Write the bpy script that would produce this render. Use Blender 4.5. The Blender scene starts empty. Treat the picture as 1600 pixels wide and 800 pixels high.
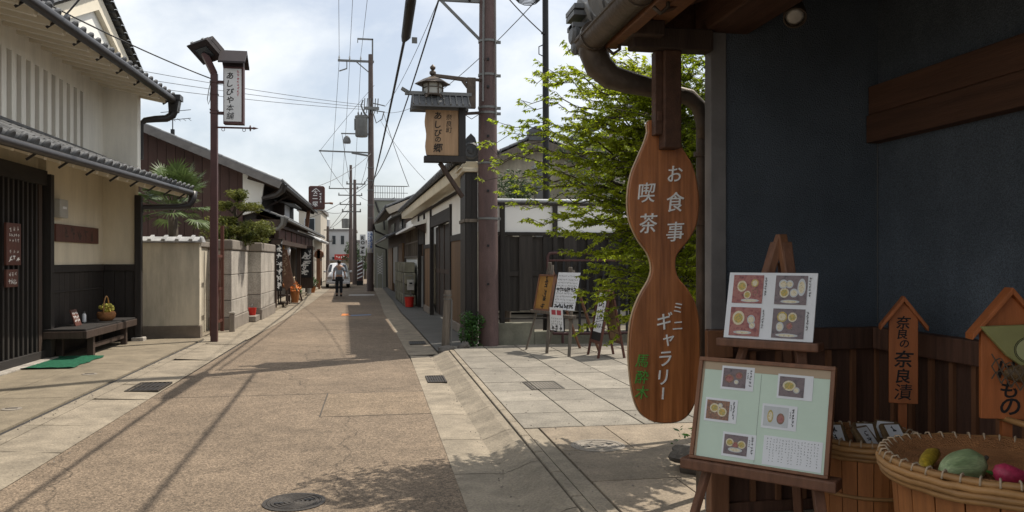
import bpy, bmesh, math, random
from mathutils import Vector, Matrix
R = math.radians
sc = bpy.context.scene
col = sc.collection
rng = random.Random(7)

# ---------------------------------------------------------------- camera
cam = bpy.data.cameras.new("camera")
cam.sensor_width = 36.0
cam.lens = 28.125
cam.shift_y = 0.004375
cam.clip_start = 0.05
cam.clip_end = 2000
camo = bpy.data.objects.new("camera", cam)
camo.location = (0, 0, 1.65)
camo.rotation_euler = (R(90), 0, R(-9.76))
col.objects.link(camo)
sc.camera = camo

# ---------------------------------------------------------------- sun, sky, exposure
SUN_EL, SUN_AZ = R(58), math.atan2(0.86, 0.5)      # azimuth clockwise from +Y
sd = Vector((math.sin(SUN_AZ) * math.cos(SUN_EL), math.cos(SUN_AZ) * math.cos(SUN_EL), math.sin(SUN_EL)))
sun = bpy.data.lights.new("sun", 'SUN')
sun.energy = 4.4
sun.angle = R(0.5)
sun.color = (1.0, 0.93, 0.82)
suno = bpy.data.objects.new("sun", sun)
suno.rotation_euler = sd.to_track_quat('Z', 'Y').to_euler()
suno.location = (10, 6, 30)
col.objects.link(suno)

w = bpy.data.worlds.new("World")
sc.world = w
w.use_nodes = True
nt = w.node_tree
for n in list(nt.nodes): nt.nodes.remove(n)
def wn(t, **k):
    n = nt.nodes.new(t)
    for a, b in k.items(): setattr(n, a, b)
    return n
out = wn('ShaderNodeOutputWorld'); bg = wn('ShaderNodeBackground')
sky = wn('ShaderNodeTexSky', sky_type='NISHITA', sun_disc=False, sun_elevation=SUN_EL, sun_rotation=SUN_AZ)
sky.air_density = 1.0; sky.dust_density = 2.5; sky.ozone_density = 1.0
bg.inputs['Strength'].default_value = 0.12
tc = wn('ShaderNodeTexCoord'); mp = wn('ShaderNodeMapping'); mp.inputs['Scale'].default_value = (1, 1, 1.7)
mp.inputs['Location'].default_value = (1.7, -0.4, 0.5)
nz = wn('ShaderNodeTexNoise'); nz.inputs['Scale'].default_value = 2.3; nz.inputs['Detail'].default_value = 9; nz.inputs['Roughness'].default_value = 0.56
nz.inputs['Distortion'].default_value = 0.25
rp = wn('ShaderNodeValToRGB'); rp.color_ramp.elements[0].position = 0.40; rp.color_ramp.elements[1].position = 0.57
rp.color_ramp.elements[0].color = (0.34, 0.34, 0.34, 1)
nz2 = wn('ShaderNodeTexNoise'); nz2.inputs['Scale'].default_value = 6.5; nz2.inputs['Detail'].default_value = 6
cr2 = wn('ShaderNodeValToRGB')
cr2.color_ramp.elements[0].position = 0.3; cr2.color_ramp.elements[0].color = (6.9, 7.3, 7.6, 1)
cr2.color_ramp.elements[1].position = 0.7; cr2.color_ramp.elements[1].color = (8.4, 8.5, 8.5, 1)
mx = wn('ShaderNodeMixRGB')
L = nt.links.new
L(tc.outputs['Generated'], mp.inputs['Vector']); L(mp.outputs[0], nz.inputs['Vector']); L(mp.outputs[0], nz2.inputs['Vector'])
L(nz.outputs['Fac'], rp.inputs[0]); L(rp.outputs[0], mx.inputs[0])
L(nz2.outputs['Fac'], cr2.inputs[0])
L(sky.outputs[0], mx.inputs[1]); L(cr2.outputs[0], mx.inputs[2])
L(mx.outputs[0], bg.inputs[0]); L(bg.outputs[0], out.inputs[0])

vs = sc.view_settings
vs.view_transform = 'Standard'; vs.look = 'None'; vs.gamma = 1.0; vs.exposure = 0.22; vs.use_curve_mapping = False
sc.render.engine = 'CYCLES'
sc.cycles.use_denoising = True
sc.cycles.max_bounces = 8
sc.cycles.transparent_max_bounces = 8

# ---------------------------------------------------------------- materials
MATS = {}
def mat(name, c, rough=0.75, var=0.18, scale=2.0, bump=0.15, bscale=60.0, metal=0.0, stretch=(1, 1, 1), island=0.0,
        c2=None, fine=0.0, spec=0.4, transl=0.0, emit=0.0, dirt=0.0, crack=0.0, chips=0.0):
    """Principled with blotchy noise colour, fine grain, bump; island adds a random tint per loose piece."""
    m = bpy.data.materials.new(name); m.use_nodes = True
    t = m.node_tree; N = t.nodes; K = t.links.new
    b = N['Principled BSDF']
    b.inputs['Roughness'].default_value = rough; b.inputs['Metallic'].default_value = metal
    b.inputs['Specular IOR Level'].default_value = spec
    co = N.new('ShaderNodeTexCoord'); ma = N.new('ShaderNodeMapping'); ma.inputs['Scale'].default_value = stretch
    K(co.outputs['Object'], ma.inputs[0])
    n1 = N.new('ShaderNodeTexNoise'); n1.inputs['Scale'].default_value = scale; n1.inputs['Detail'].default_value = 7
    n1.inputs['Roughness'].default_value = 0.62
    K(ma.outputs[0], n1.inputs['Vector'])
    ra = N.new('ShaderNodeValToRGB'); e = ra.color_ramp.elements
    e[0].position = 0.28; e[1].position = 0.72
    cc2 = c2 if c2 else tuple(min(1, x * (1 + var)) for x in c)
    e[0].color = (*[x * (1 - var) for x in c], 1); e[1].color = (*cc2, 1)
    K(n1.outputs['Fac'], ra.inputs[0])
    last = ra.outputs[0]
    if fine > 0:
        n3 = N.new('ShaderNodeTexNoise'); n3.inputs['Scale'].default_value = bscale * 1.5; n3.inputs['Detail'].default_value = 3
        K(ma.outputs[0], n3.inputs['Vector'])
        mr = N.new('ShaderNodeMapRange'); mr.inputs[1].default_value = 0.3; mr.inputs[2].default_value = 0.7
        mr.inputs[3].default_value = 1 - fine; mr.inputs[4].default_value = 1 + fine
        K(n3.outputs['Fac'], mr.inputs[0])
        vm = N.new('ShaderNodeVectorMath'); vm.operation = 'SCALE'
        K(last, vm.inputs[0]); K(mr.outputs[0], vm.inputs['Scale']); last = vm.outputs[0]
    def shade(fac_out, lo, hi, a, b_):
        nonlocal last
        mr = N.new('ShaderNodeMapRange'); mr.inputs[1].default_value = lo; mr.inputs[2].default_value = hi; mr.inputs[3].default_value = a; mr.inputs[4].default_value = b_
        K(fac_out, mr.inputs[0]); vm = N.new('ShaderNodeVectorMath'); vm.operation = 'SCALE'
        K(last, vm.inputs[0]); K(mr.outputs[0], vm.inputs['Scale']); last = vm.outputs[0]
    if dirt > 0:                                    # streaks and blotches of grime
        mb_ = N.new('ShaderNodeMapping'); mb_.inputs['Scale'].default_value = (2.2, 2.2, 0.35); K(co.outputs['Object'], mb_.inputs[0])
        nd = N.new('ShaderNodeTexNoise'); nd.inputs['Scale'].default_value = 1.6; nd.inputs['Detail'].default_value = 9; nd.inputs['Roughness'].default_value = 0.68
        K(mb_.outputs[0], nd.inputs['Vector']); shade(nd.outputs['Fac'], 0.36, 0.60, 1 - dirt, 1.0 + dirt * 0.15)
    if chips > 0:                                   # exposed aggregate: every stone its own tone
        for sc_, am in ((72.0, 1.0),):
            vc = N.new('ShaderNodeTexVoronoi'); vc.inputs['Scale'].default_value = sc_; K(co.outputs['Object'], vc.inputs['Vector'])
            sp = N.new('ShaderNodeSeparateColor'); K(vc.outputs['Color'], sp.inputs[0]); shade(sp.outputs[0], 0.0, 1.0, 1 - chips * am * .75, 1 + chips * am)
    if crack > 0:
        nw = N.new('ShaderNodeTexNoise'); nw.inputs['Scale'].default_value = 2.5; nw.inputs['Detail'].default_value = 5; K(co.outputs['Object'], nw.inputs['Vector'])
        va = N.new('ShaderNodeVectorMath'); va.operation = 'MULTIPLY_ADD'; va.inputs[1].default_value = (.35, .35, .35); K(nw.outputs['Color'], va.inputs[0]); K(co.outputs['Object'], va.inputs[2])
        vo = N.new('ShaderNodeTexVoronoi'); vo.feature = 'DISTANCE_TO_EDGE'; vo.inputs['Scale'].default_value = crack; K(va.outputs[0], vo.inputs['Vector'])
        shade(vo.outputs['Distance'], 0.0, 0.010 * crack, 0.45, 1.0)
    if island > 0:
        g = N.new('ShaderNodeNewGeometry'); mr = N.new('ShaderNodeMapRange')
        mr.inputs[3].default_value = 1 - island; mr.inputs[4].default_value = 1 + island
        K(g.outputs['Random Per Island'], mr.inputs[0])
        vm = N.new('ShaderNodeVectorMath'); vm.operation = 'SCALE'
        K(last, vm.inputs[0]); K(mr.outputs[0], vm.inputs['Scale']); last = vm.outputs[0]
    K(last, b.inputs['Base Color'])
    if bump > 0:
        n2 = N.new('ShaderNodeTexNoise'); n2.inputs['Scale'].default_value = bscale; n2.inputs['Detail'].default_value = 5
        K(ma.outputs[0], n2.inputs['Vector'])
        bp = N.new('ShaderNodeBump'); bp.inputs['Strength'].default_value = bump; bp.inputs['Distance'].default_value = 0.02
        K(n2.outputs['Fac'], bp.inputs['Height']); K(bp.outputs[0], b.inputs['Normal'])
    if transl > 0:
        tr = N.new('ShaderNodeBsdfTranslucent'); ms = N.new('ShaderNodeMixShader'); ms.inputs[0].default_value = transl
        K(last, tr.inputs[0]); K(b.outputs[0], ms.inputs[1]); K(tr.outputs[0], ms.inputs[2])
        K(ms.outputs[0], N['Material Output'].inputs[0])
    if emit > 0:
        b.inputs['Emission Color'].default_value = (*c, 1); b.inputs['Emission Strength'].default_value = emit
    MATS[name] = m
    return m

mat('asphalt', (0.172, 0.128, 0.088), 0.9, 0.24, 0.4, 0.45, 60, fine=0.45, dirt=0.22, crack=0.30, chips=0.55)
mat('asphalt_patch', (0.205, 0.152, 0.102), 0.9, 0.2, 0.6, 0.45, 60, fine=0.45, dirt=0.2, chips=0.5)
mat('concrete', (0.265, 0.222, 0.165), 0.9, 0.22, 1.3, 0.35, 40, fine=0.22, dirt=0.28)
mat('pavement', (0.225, 0.185, 0.13), 0.9, 0.22, 1.1, 0.3, 40, fine=0.22, dirt=0.25)
mat('pavement_dark', (0.11, 0.105, 0.095), 0.9, 0.2, 1.1, 0.3, 50, fine=0.15)
mat('slab', (0.225, 0.20, 0.162), 0.85, 0.16, 1.6, 0.35, 50, island=0.18, fine=0.25, dirt=0.22)
mat('slab_pink', (0.25, 0.20, 0.145), 0.88, 0.16, 1.8, 0.35, 50, island=0.14, fine=0.25, dirt=0.25)
mat('earth', (0.15, 0.13, 0.10), 0.95, 0.2, 0.6, 0.3, 20)
mat('joint', (0.07, 0.06, 0.05), 0.95)
mat('iron', (0.055, 0.047, 0.04), 0.6, 0.3, 6, 0.3, 80, metal=0.4)
mat('iron_pale', (0.23, 0.20, 0.165), 0.75, 0.2, 6, 0.3, 80)
mat('dark_slot', (0.035, 0.032, 0.03), 0.7, 0.2, 4, 0.1)
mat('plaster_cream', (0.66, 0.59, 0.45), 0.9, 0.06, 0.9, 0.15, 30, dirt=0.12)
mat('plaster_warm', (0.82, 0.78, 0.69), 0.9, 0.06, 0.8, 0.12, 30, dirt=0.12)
mat('plaster_white', (0.80, 0.79, 0.75), 0.9, 0.06, 1.0, 0.08, 30)
mat('plaster_aged', (0.56, 0.50, 0.39), 0.9, 0.14, 0.8, 0.2, 30, dirt=0.30)
mat('plaster_bluegrey', (0.072, 0.088, 0.108), 0.8, 0.3, 1.4, 0.6, 110, fine=0.5, dirt=0.12)
mat('soffit_cream', (0.72, 0.66, 0.54), 0.9, 0.08, 1, 0.05)
mat('plinth', (0.16, 0.13, 0.10), 0.9, 0.3, 3, 0.3, 40)
mat('tile', (0.10, 0.102, 0.106), 0.5, 0.3, 3, 0.2, 40, island=0.2)
mat('tile_grey', (0.21, 0.21, 0.21), 0.5, 0.3, 3, 0.2, 40, island=0.15)
mat('tile_pale', (0.40, 0.40, 0.40), 0.45, 0.25, 4, 0.15, 40, island=0.15)
mat('wood_black', (0.022, 0.018, 0.016), 0.6, 0.35, 3, 0.25, 40, stretch=(4, 4, 0.4), island=0.25)
mat('door_glass', (0.045, 0.06, 0.065), 0.4, 0.2, 2, 0)
mat('wood_black_x', (0.022, 0.018, 0.016), 0.75, 0.35, 3, 0.25, 40, stretch=(4, 0.5, 4), island=0.25)
mat('wood_dark', (0.055, 0.035, 0.026), 0.65, 0.35, 4, 0.3, 40, stretch=(5, 5, 0.4), island=0.3)
mat('wood_soffit', (0.085, 0.040, 0.023), 0.7, 0.4, 3, 0.3, 30, stretch=(5, 0.35, 5), island=0.25)
mat('wood_red', (0.10, 0.035, 0.024), 0.55, 0.25, 4, 0.2, 40, stretch=(5, 5, 0.5), island=0.1)
mat('wood_wainscot', (0.088, 0.042, 0.026), 0.65, 0.45, 4, 0.35, 40, stretch=(6, 6, 0.35), island=0.3)
mat('wood_brown', (0.19, 0.085, 0.042), 0.5, 0.3, 4, 0.2, 40, stretch=(6, 6, 0.5), island=0.1)
mat('wood_easel', (0.165, 0.075, 0.042), 0.55, 0.35, 5, 0.25, 40, stretch=(5, 5, 0.8), island=0.2)
mat('wood_paddle', (0.40, 0.125, 0.038), 0.32, 0.5, 3.2, 0.15, 40, stretch=(9, 9, 0.38), c2=(0.56, 0.21, 0.07), spec=0.55, dirt=0.35)
mat('wood_edge', (0.42, 0.29, 0.17), 0.6, 0.15, 6, 0.1, 40)
mat('wood_sign', (0.34, 0.215, 0.12), 0.6, 0.25, 3, 0.15, 40, stretch=(6, 6, 0.5))
mat('wood_orange', (0.38, 0.115, 0.032), 0.55, 0.22, 4, 0.15, 40, stretch=(6, 6, 0.5))
mat('wood_panel', (0.15, 0.088, 0.045), 0.7, 0.4, 3, 0.3, 40, stretch=(7, 7, 0.3), island=0.25)
mat('wood_grey', (0.15, 0.125, 0.10), 0.85, 0.35, 4, 0.35, 40, stretch=(6, 6, 0.5), island=0.25)
mat('wood_fence', (0.032, 0.027, 0.023), 0.8, 0.4, 3, 0.35, 40, stretch=(6, 6, 0.35), island=0.35)
mat('wood_tub', (0.33, 0.125, 0.038), 0.55, 0.28, 4, 0.15, 40, stretch=(8, 8, 0.4), island=0.15)
mat('bamboo', (0.36, 0.19, 0.07), 0.5, 0.25, 6, 0.1, 40, island=0.15)
mat('wicker', (0.34, 0.15, 0.055), 0.7, 0.3, 9, 0.8, 120, fine=0.3)
mat('cladding', (0.062, 0.030, 0.024), 0.6, 0.2, 2, 0.1, 40, stretch=(1, 1, 0.2), island=0.15)
mat('steel_dark', (0.022, 0.014, 0.014), 0.5, 0.2, 4, 0.1, 60)
mat('steel_brown', (0.075, 0.032, 0.03), 0.5, 0.2, 4, 0.1, 60)
mat('pole_brown', (0.115, 0.072, 0.066), 0.65, 0.25, 5, 0.15, 60, stretch=(1, 1, 0.4), fine=0.15, dirt=0.3)
mat('pole_far', (0.10, 0.075, 0.068), 0.7, 0.2, 4, 0.05)
mat('pole_grey', (0.16, 0.15, 0.145), 0.75, 0.2, 4, 0.1)
mat('metal_grey', (0.15, 0.15, 0.145), 0.45, 0.2, 4, 0.1, 60, metal=0.3)
mat('metal_light', (0.42, 0.43, 0.43), 0.4, 0.15, 5, 0.05, metal=0.3)
mat('gutter_black', (0.025, 0.022, 0.022), 0.4, 0.2, 4, 0.05)
mat('gutter_bronze', (0.085, 0.064, 0.048), 0.5, 0.35, 7, 0.25, 30, metal=0.35)
mat('black', (0.012, 0.012, 0.013), 0.6, 0.2, 4, 0.05)
mat('ink', (0.012, 0.010, 0.010), 0.7, 0.1, 4, 0)
mat('letter_pale', (0.80, 0.79, 0.76), 0.6, 0.1, 8, 0.05)
mat('letter_green', (0.10, 0.30, 0.05), 0.6, 0.1, 8, 0.05)
mat('letter_red', (0.40, 0.06, 0.08), 0.6, 0.1, 8, 0.0)
mat('paint_white', (0.78, 0.78, 0.78), 0.5, 0.05, 4, 0.03)
mat('sign_white', (0.62, 0.62, 0.62), 0.5, 0.05, 4, 0.02)
mat('paper', (0.70, 0.71, 0.73), 0.7, 0.05, 5, 0.05)
mat('paper_green', (0.53, 0.64, 0.53), 0.5, 0.06, 4, 0.03)
mat('paper_blue', (0.08, 0.16, 0.42), 0.6, 0.05, 4, 0.0)
mat('mat_beige', (0.42, 0.32, 0.22), 0.7, 0.05, 4, 0.0)
mat('food_red', (0.26, 0.07, 0.065), 0.6, 0.25, 25, 0)
mat('food_dark', (0.10, 0.075, 0.08), 0.6, 0.4, 25, 0)
mat('food_brown', (0.18, 0.07, 0.04), 0.6, 0.3, 25, 0)
mat('food_cream', (0.58, 0.50, 0.32), 0.6, 0.3, 40, 0)
mat('food_yellow', (0.60, 0.36, 0.05), 0.6, 0.3, 30, 0)
mat('gold_board', (0.33, 0.165, 0.035), 0.6, 0.3, 5, 0.1)
mat('red_plastic', (0.55, 0.03, 0.02), 0.4, 0.1, 4, 0.0)
mat('red_sign', (0.42, 0.04, 0.03), 0.5, 0.1, 4, 0.0)
mat('orange', (0.70, 0.20, 0.02), 0.6, 0.15, 6, 0.0)
mat('blue_paint', (0.12, 0.22, 0.38), 0.8, 0.2, 6, 0.0)
mat('green_mat', (0.012, 0.13, 0.065), 0.95, 0.25, 14, 0.9, 300, fine=0.3)
mat('glass_dark', (0.02, 0.025, 0.03), 0.12, 0.2, 3, 0.0, spec=0.6)
mat('glass_lamp', (0.42, 0.40, 0.37), 0.25, 0.1, 5, 0.05, spec=0.6)
mat('frosted', (0.46, 0.46, 0.43), 0.6, 0.1, 5, 0.0)
mat('stone', (0.13, 0.115, 0.10), 0.9, 0.35, 5, 0.6, 25)
mat('stone_block', (0.38, 0.345, 0.30), 0.9, 0.2, 2.2, 0.4, 30, island=0.14, fine=0.25, dirt=0.30)
mat('stone_cap', (0.22, 0.19, 0.16), 0.9, 0.25, 3, 0.3, 30)
mat('stone_mossy', (0.21, 0.20, 0.15), 0.95, 0.35, 2.4, 0.5, 20, island=0.15)
mat('leaf_maple', (0.20, 0.31, 0.020), 0.5, 0.3, 1.2, 0, island=0.5, c2=(0.44, 0.49, 0.03), transl=0.60)
mat('leaf_pine', (0.095, 0.15, 0.03), 0.6, 0.45, 2, 0, island=0.4, c2=(0.22, 0.22, 0.045), transl=0.35)
mat('leaf_palm', (0.085, 0.125, 0.04), 0.5, 0.3, 2, 0, island=0.3, transl=0.25)
mat('leaf_shrub', (0.045, 0.12, 0.022), 0.5, 0.35, 4, 0, island=0.4, transl=0.3)
mat('leaf_far', (0.055, 0.085, 0.035), 0.7, 0.4, 2, 0, island=0.4, transl=0.2)
mat('bark', (0.07, 0.055, 0.042), 0.9, 0.35, 6, 0.5, 30)
mat('wire', (0.02, 0.02, 0.022), 0.6, 0.1, 4, 0)
mat('wire_thin', (0.10, 0.10, 0.105), 0.6, 0.1, 4, 0)
mat('skin', (0.45, 0.27, 0.19), 0.6, 0.08, 8, 0)
mat('hair', (0.015, 0.012, 0.01), 0.6, 0.2, 20, 0.2)
mat('shirt', (0.34, 0.37, 0.41), 0.9, 0.1, 8, 0.2, 60)
mat('trousers', (0.022, 0.024, 0.03), 0.9, 0.2, 8, 0.2, 60)
mat('car_paint', (0.72, 0.73, 0.74), 0.25, 0.02, 2, 0, spec=0.6)
mat('rubber', (0.02, 0.02, 0.02), 0.85, 0.1, 4, 0)
mat('lamp_red', (0.5, 0.02, 0.02), 0.3, 0.1, 4, 0)
mat('wall_olive', (0.30, 0.30, 0.245), 0.85, 0.1, 0.6, 0.1)
mat('wall_far', (0.42, 0.42, 0.42), 0.9, 0.08, 0.2, 0)
mat('wall_tan', (0.42, 0.38, 0.32), 0.9, 0.1, 0.3, 0)
mat('window_recess', (0.27, 0.215, 0.185), 0.9, 0.08, 1, 0)
mat('veg_green', (0.20, 0.30, 0.12), 0.5, 0.35, 12, 0.25, 60, stretch=(.3, 2, 2), c2=(0.44, 0.52, 0.28), fine=0.2)
mat('veg_yellow', (0.40, 0.27, 0.025), 0.5, 0.4, 14, 0.25, 60, fine=0.25)
mat('veg_pink', (0.36, 0.03, 0.075), 0.45, 0.4, 14, 0.15, 60, fine=0.2)
mat('bag_pale', (0.40, 0.40, 0.20), 0.5, 0.1, 6, 0.1)
mat('bag_sage', (0.27, 0.26, 0.10), 0.5, 0.12, 6, 0.1)
mat('bag_brown', (0.16, 0.10, 0.045), 0.4, 0.4, 30, 0.3)
mat('net', (0.10, 0.07, 0.045), 0.6, 0.2, 10, 0)
mat('flower_yellow', (0.55, 0.50, 0.10), 0.7, 0.25, 30, 0, island=0.3)
mat('cloth_brown', (0.20, 0.11, 0.075), 0.9, 0.3, 9, 0.2)
mat('skin_meter', (0.40, 0.39, 0.36), 0.6, 0.1, 4, 0.05)

def print_mat(name, cols, scale):
    """printed photograph: patches of several colours, broken up by fine noise"""
    m = bpy.data.materials.new(name); m.use_nodes = True; t = m.node_tree; N = t.nodes; K = t.links.new; b = N['Principled BSDF']; b.inputs['Roughness'].default_value = 0.3
    co = N.new('ShaderNodeTexCoord'); nz = N.new('ShaderNodeTexNoise'); nz.inputs['Scale'].default_value = scale; nz.inputs['Detail'].default_value = 6; nz.inputs['Roughness'].default_value = .7
    K(co.outputs['Object'], nz.inputs['Vector']); ra = N.new('ShaderNodeValToRGB'); e = ra.color_ramp.elements
    while len(e) < len(cols): e.new(.5)
    for i, c in enumerate(cols): e[i].position = .32 + .36 * i / (len(cols) - 1); e[i].color = (*c, 1)
    K(nz.outputs['Fac'], ra.inputs[0]); K(ra.outputs[0], b.inputs['Base Color']); MATS[name] = m
print_mat('food_red', [(.10, .025, .025), (.25, .06, .055), (.34, .13, .10), (.20, .05, .05)], 38)
print_mat('food_dark', [(.05, .04, .045), (.13, .09, .095), (.17, .12, .12), (.08, .06, .065)], 38)
print_mat('food_brown', [(.16, .06, .035), (.30, .14, .07), (.10, .045, .03), (.42, .26, .12)], 70)
print_mat('food_cream', [(.30, .20, .08), (.56, .47, .28), (.66, .60, .46), (.22, .17, .06)], 110)
print_mat('food_yellow', [(.34, .18, .03), (.60, .38, .07), (.20, .22, .05), (.66, .52, .22)], 120)
# ---------------------------------------------------------------- mesh builder
class MB:
    def __init__(s): s.v = []; s.f = []
    def add(s, vs, fs):
        b = len(s.v); s.v += [Vector(p) for p in vs]; s.f += [tuple(b + i for i in f) for f in fs]; return b
    def poly(s, *pts): s.add(pts, [tuple(range(len(pts)))])
    def box(s, x0, x1, y0, y1, z0, z1):
        s.add([(x0, y0, z0), (x1, y0, z0), (x1, y1, z0), (x0, y1, z0), (x0, y0, z1), (x1, y0, z1), (x1, y1, z1), (x0, y1, z1)],
              [(0, 3, 2, 1), (4, 5, 6, 7), (0, 1, 5, 4), (1, 2, 6, 5), (2, 3, 7, 6), (3, 0, 4, 7)])
        return s
    def bar(s, p, q, w, h, up=(0, 0, 1), w2=None, h2=None):
        p = Vector(p); q = Vector(q); d = (q - p).normalized(); u = Vector(up)
        if abs(d.dot(u)) > 0.98: u = Vector((0, 1, 0))
        a = d.cross(u).normalized(); b = a.cross(d).normalized()
        w2 = w if w2 is None else w2; h2 = h if h2 is None else h2
        vs = []
        for c, ww, hh in ((p, w, h), (q, w2, h2)):
            for i, j in ((-1, -1), (1, -1), (1, 1), (-1, 1)): vs.append(c + a * i * ww / 2 + b * j * hh / 2)
        s.add(vs, [(0, 3, 2, 1), (4, 5, 6, 7), (0, 1, 5, 4), (1, 2, 6, 5), (2, 3, 7, 6), (3, 0, 4, 7)]); return s
    def tube(s, pts, r, n=8, cap=True):
        pts = [Vector(p) for p in pts]; m = len(pts)
        rs = r if isinstance(r, (list, tuple)) else [r] * m
        a = None; base = len(s.v)
        for i, p in enumerate(pts):
            d = (pts[min(i + 1, m - 1)] - pts[max(i - 1, 0)]).normalized()
            if a is None:
                a = d.orthogonal().normalized()
            else:
                a = (a - d * a.dot(d)).normalized()
            b = d.cross(a)
            for k in range(n):
                t = 2 * math.pi * k / n
                s.v.append(p + (a * math.cos(t) + b * math.sin(t)) * rs[i])
        for i in range(m - 1):
            for k in range(n):
                k2 = (k + 1) % n
                s.f.append((base + i * n + k, base + i * n + k2, base + (i + 1) * n + k2, base + (i + 1) * n + k))
        if cap:
            s.f.append(tuple(base + k for k in range(n))[::-1]); s.f.append(tuple(base + (m - 1) * n + k for k in range(n)))
        return s
    def lathe(s, prof, loc=(0, 0, 0), n=24, ax=None):
        """prof: list of (radius, height); ax: optional 3x3 Matrix"""
        loc = Vector(loc); base = len(s.v); M3 = ax or Matrix.Identity(3)
        for r, z in prof:
            for k in range(n):
                t = 2 * math.pi * k / n
                s.v.append(loc + M3 @ Vector((r * math.cos(t), r * math.sin(t), z)))
        for i in range(len(prof) - 1):
            for k in range(n):
                k2 = (k + 1) % n
                s.f.append((base + i * n + k, base + i * n + k2, base + (i + 1) * n + k2, base + (i + 1) * n + k))
        if prof[0][0] > 1e-4: s.f.append(tuple(base + k for k in range(n))[::-1])
        if prof[-1][0] > 1e-4: s.f.append(tuple(base + (len(prof) - 1) * n + k for k in range(n)))
        return s
    def prism(s, pts, fn, w0, w1):
        """pts 2D outline; fn(u,v,w)->3D"""
        n = len(pts); b = len(s.v)
        s.v += [Vector(fn(u, v, w0)) for u, v in pts] + [Vector(fn(u, v, w1)) for u, v in pts]
        s.f.append(tuple(b + i for i in range(n))[::-1]); s.f.append(tuple(b + n + i for i in range(n)))
        for i in range(n):
            j = (i + 1) % n; s.f.append((b + i, b + j, b + n + j, b + n + i))
        return s
    def ball(s, c, r, n=8, m=6, sq=(1, 1, 1)):
        prof = []
        c = Vector(c); base = len(s.v)
        s.v.append(c - Vector((0, 0, r * sq[2])))
        for i in range(1, m):
            t = -math.pi / 2 + math.pi * i / m
            for k in range(n):
                a = 2 * math.pi * k / n
                s.v.append(c + Vector((r * math.cos(t) * math.cos(a) * sq[0], r * math.cos(t) * math.sin(a) * sq[1], r * math.sin(t) * sq[2])))
        s.v.append(c + Vector((0, 0, r * sq[2]))); top = len(s.v) - 1
        for k in range(n):
            k2 = (k + 1) % n
            s.f.append((base, base + 1 + k2, base + 1 + k)); s.f.append((top, base + 1 + (m - 2) * n + k, base + 1 + (m - 2) * n + k2))
        for i in range(m - 2):
            for k in range(n):
                k2 = (k + 1) % n
                s.f.append((base + 1 + i * n + k, base + 1 + i * n + k2, base + 1 + (i + 1) * n + k2, base + 1 + (i + 1) * n + k))
        return s
    def join(s, o):
        b = len(s.v); s.v += o.v; s.f += [tuple(b + i for i in f) for f in o.f]; return s

OFF = {}
def build(name, mb, m, parent=None, smooth=False, bevel=0.0, normals=True, label=None):
    off = OFF.get(parent.name, Vector((0, 0, 0))) if parent else Vector((0, 0, 0))
    me = bpy.data.meshes.new(name)
    me.from_pydata([tuple(v - off) for v in mb.v], [], mb.f)
    if normals:
        bm = bmesh.new(); bm.from_mesh(me); bmesh.ops.recalc_face_normals(bm, faces=bm.faces); bm.to_mesh(me); bm.free()
    me.materials.append(MATS[m])
    if smooth:
        me.polygons.foreach_set('use_smooth', [True] * len(me.polygons))
    o = bpy.data.objects.new(name, me); col.objects.link(o)
    if parent: o.parent = parent
    OFF[o.name] = off
    if bevel > 0:
        bv = o.modifiers.new('edge', 'BEVEL'); bv.width = bevel; bv.segments = 2; bv.limit_method = 'ANGLE'; bv.angle_limit = R(40)
    if smooth == 'auto':
        try:
            me.set_sharp_from_angle(angle=R(38))
        except Exception: pass
    if label: o['label'] = label
    return o

def thing(name, label, cat, loc=(0, 0, 0), rz=0.0, group=None, local=False):
    """an Empty at the thing's base; parts may be given in world coordinates (default) or in its own frame (local)"""
    o = bpy.data.objects.new(name, None); col.objects.link(o)
    o.empty_display_size = 0.3
    o.location = loc; o.rotation_euler = (0, 0, rz)
    o['label'] = label; o['category'] = cat
    if group: o['group'] = group
    OFF[o.name] = Vector((0, 0, 0)) if local else Vector(loc)
    return o

def single(name, mb, m, label, cat, loc=(0, 0, 0), group=None, **k):
    loc = Vector(loc)
    for i in range(len(mb.v)): mb.v[i] = mb.v[i] - loc
    o = build(name, mb, m, None, **k); o.location = loc; OFF[o.name] = loc
    o['label'] = label; o['category'] = cat
    if group: o['group'] = group
    return o

def struct(name, mb, m, **k):
    o = build(name, mb, m, None, **k); o['kind'] = 'structure'; return o

def dup(root, loc, rz, label, group=None):
    r = root.copy(); col.objects.link(r); r.location = loc; r.rotation_euler = (0, 0, rz); r['label'] = label
    if group: r['group'] = group
    for ch in list(root.children):
        c = ch.copy(); col.objects.link(c); c.parent = r
        for g in list(ch.children):
            d = g.copy(); col.objects.link(d); d.parent = c
    return r

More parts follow.
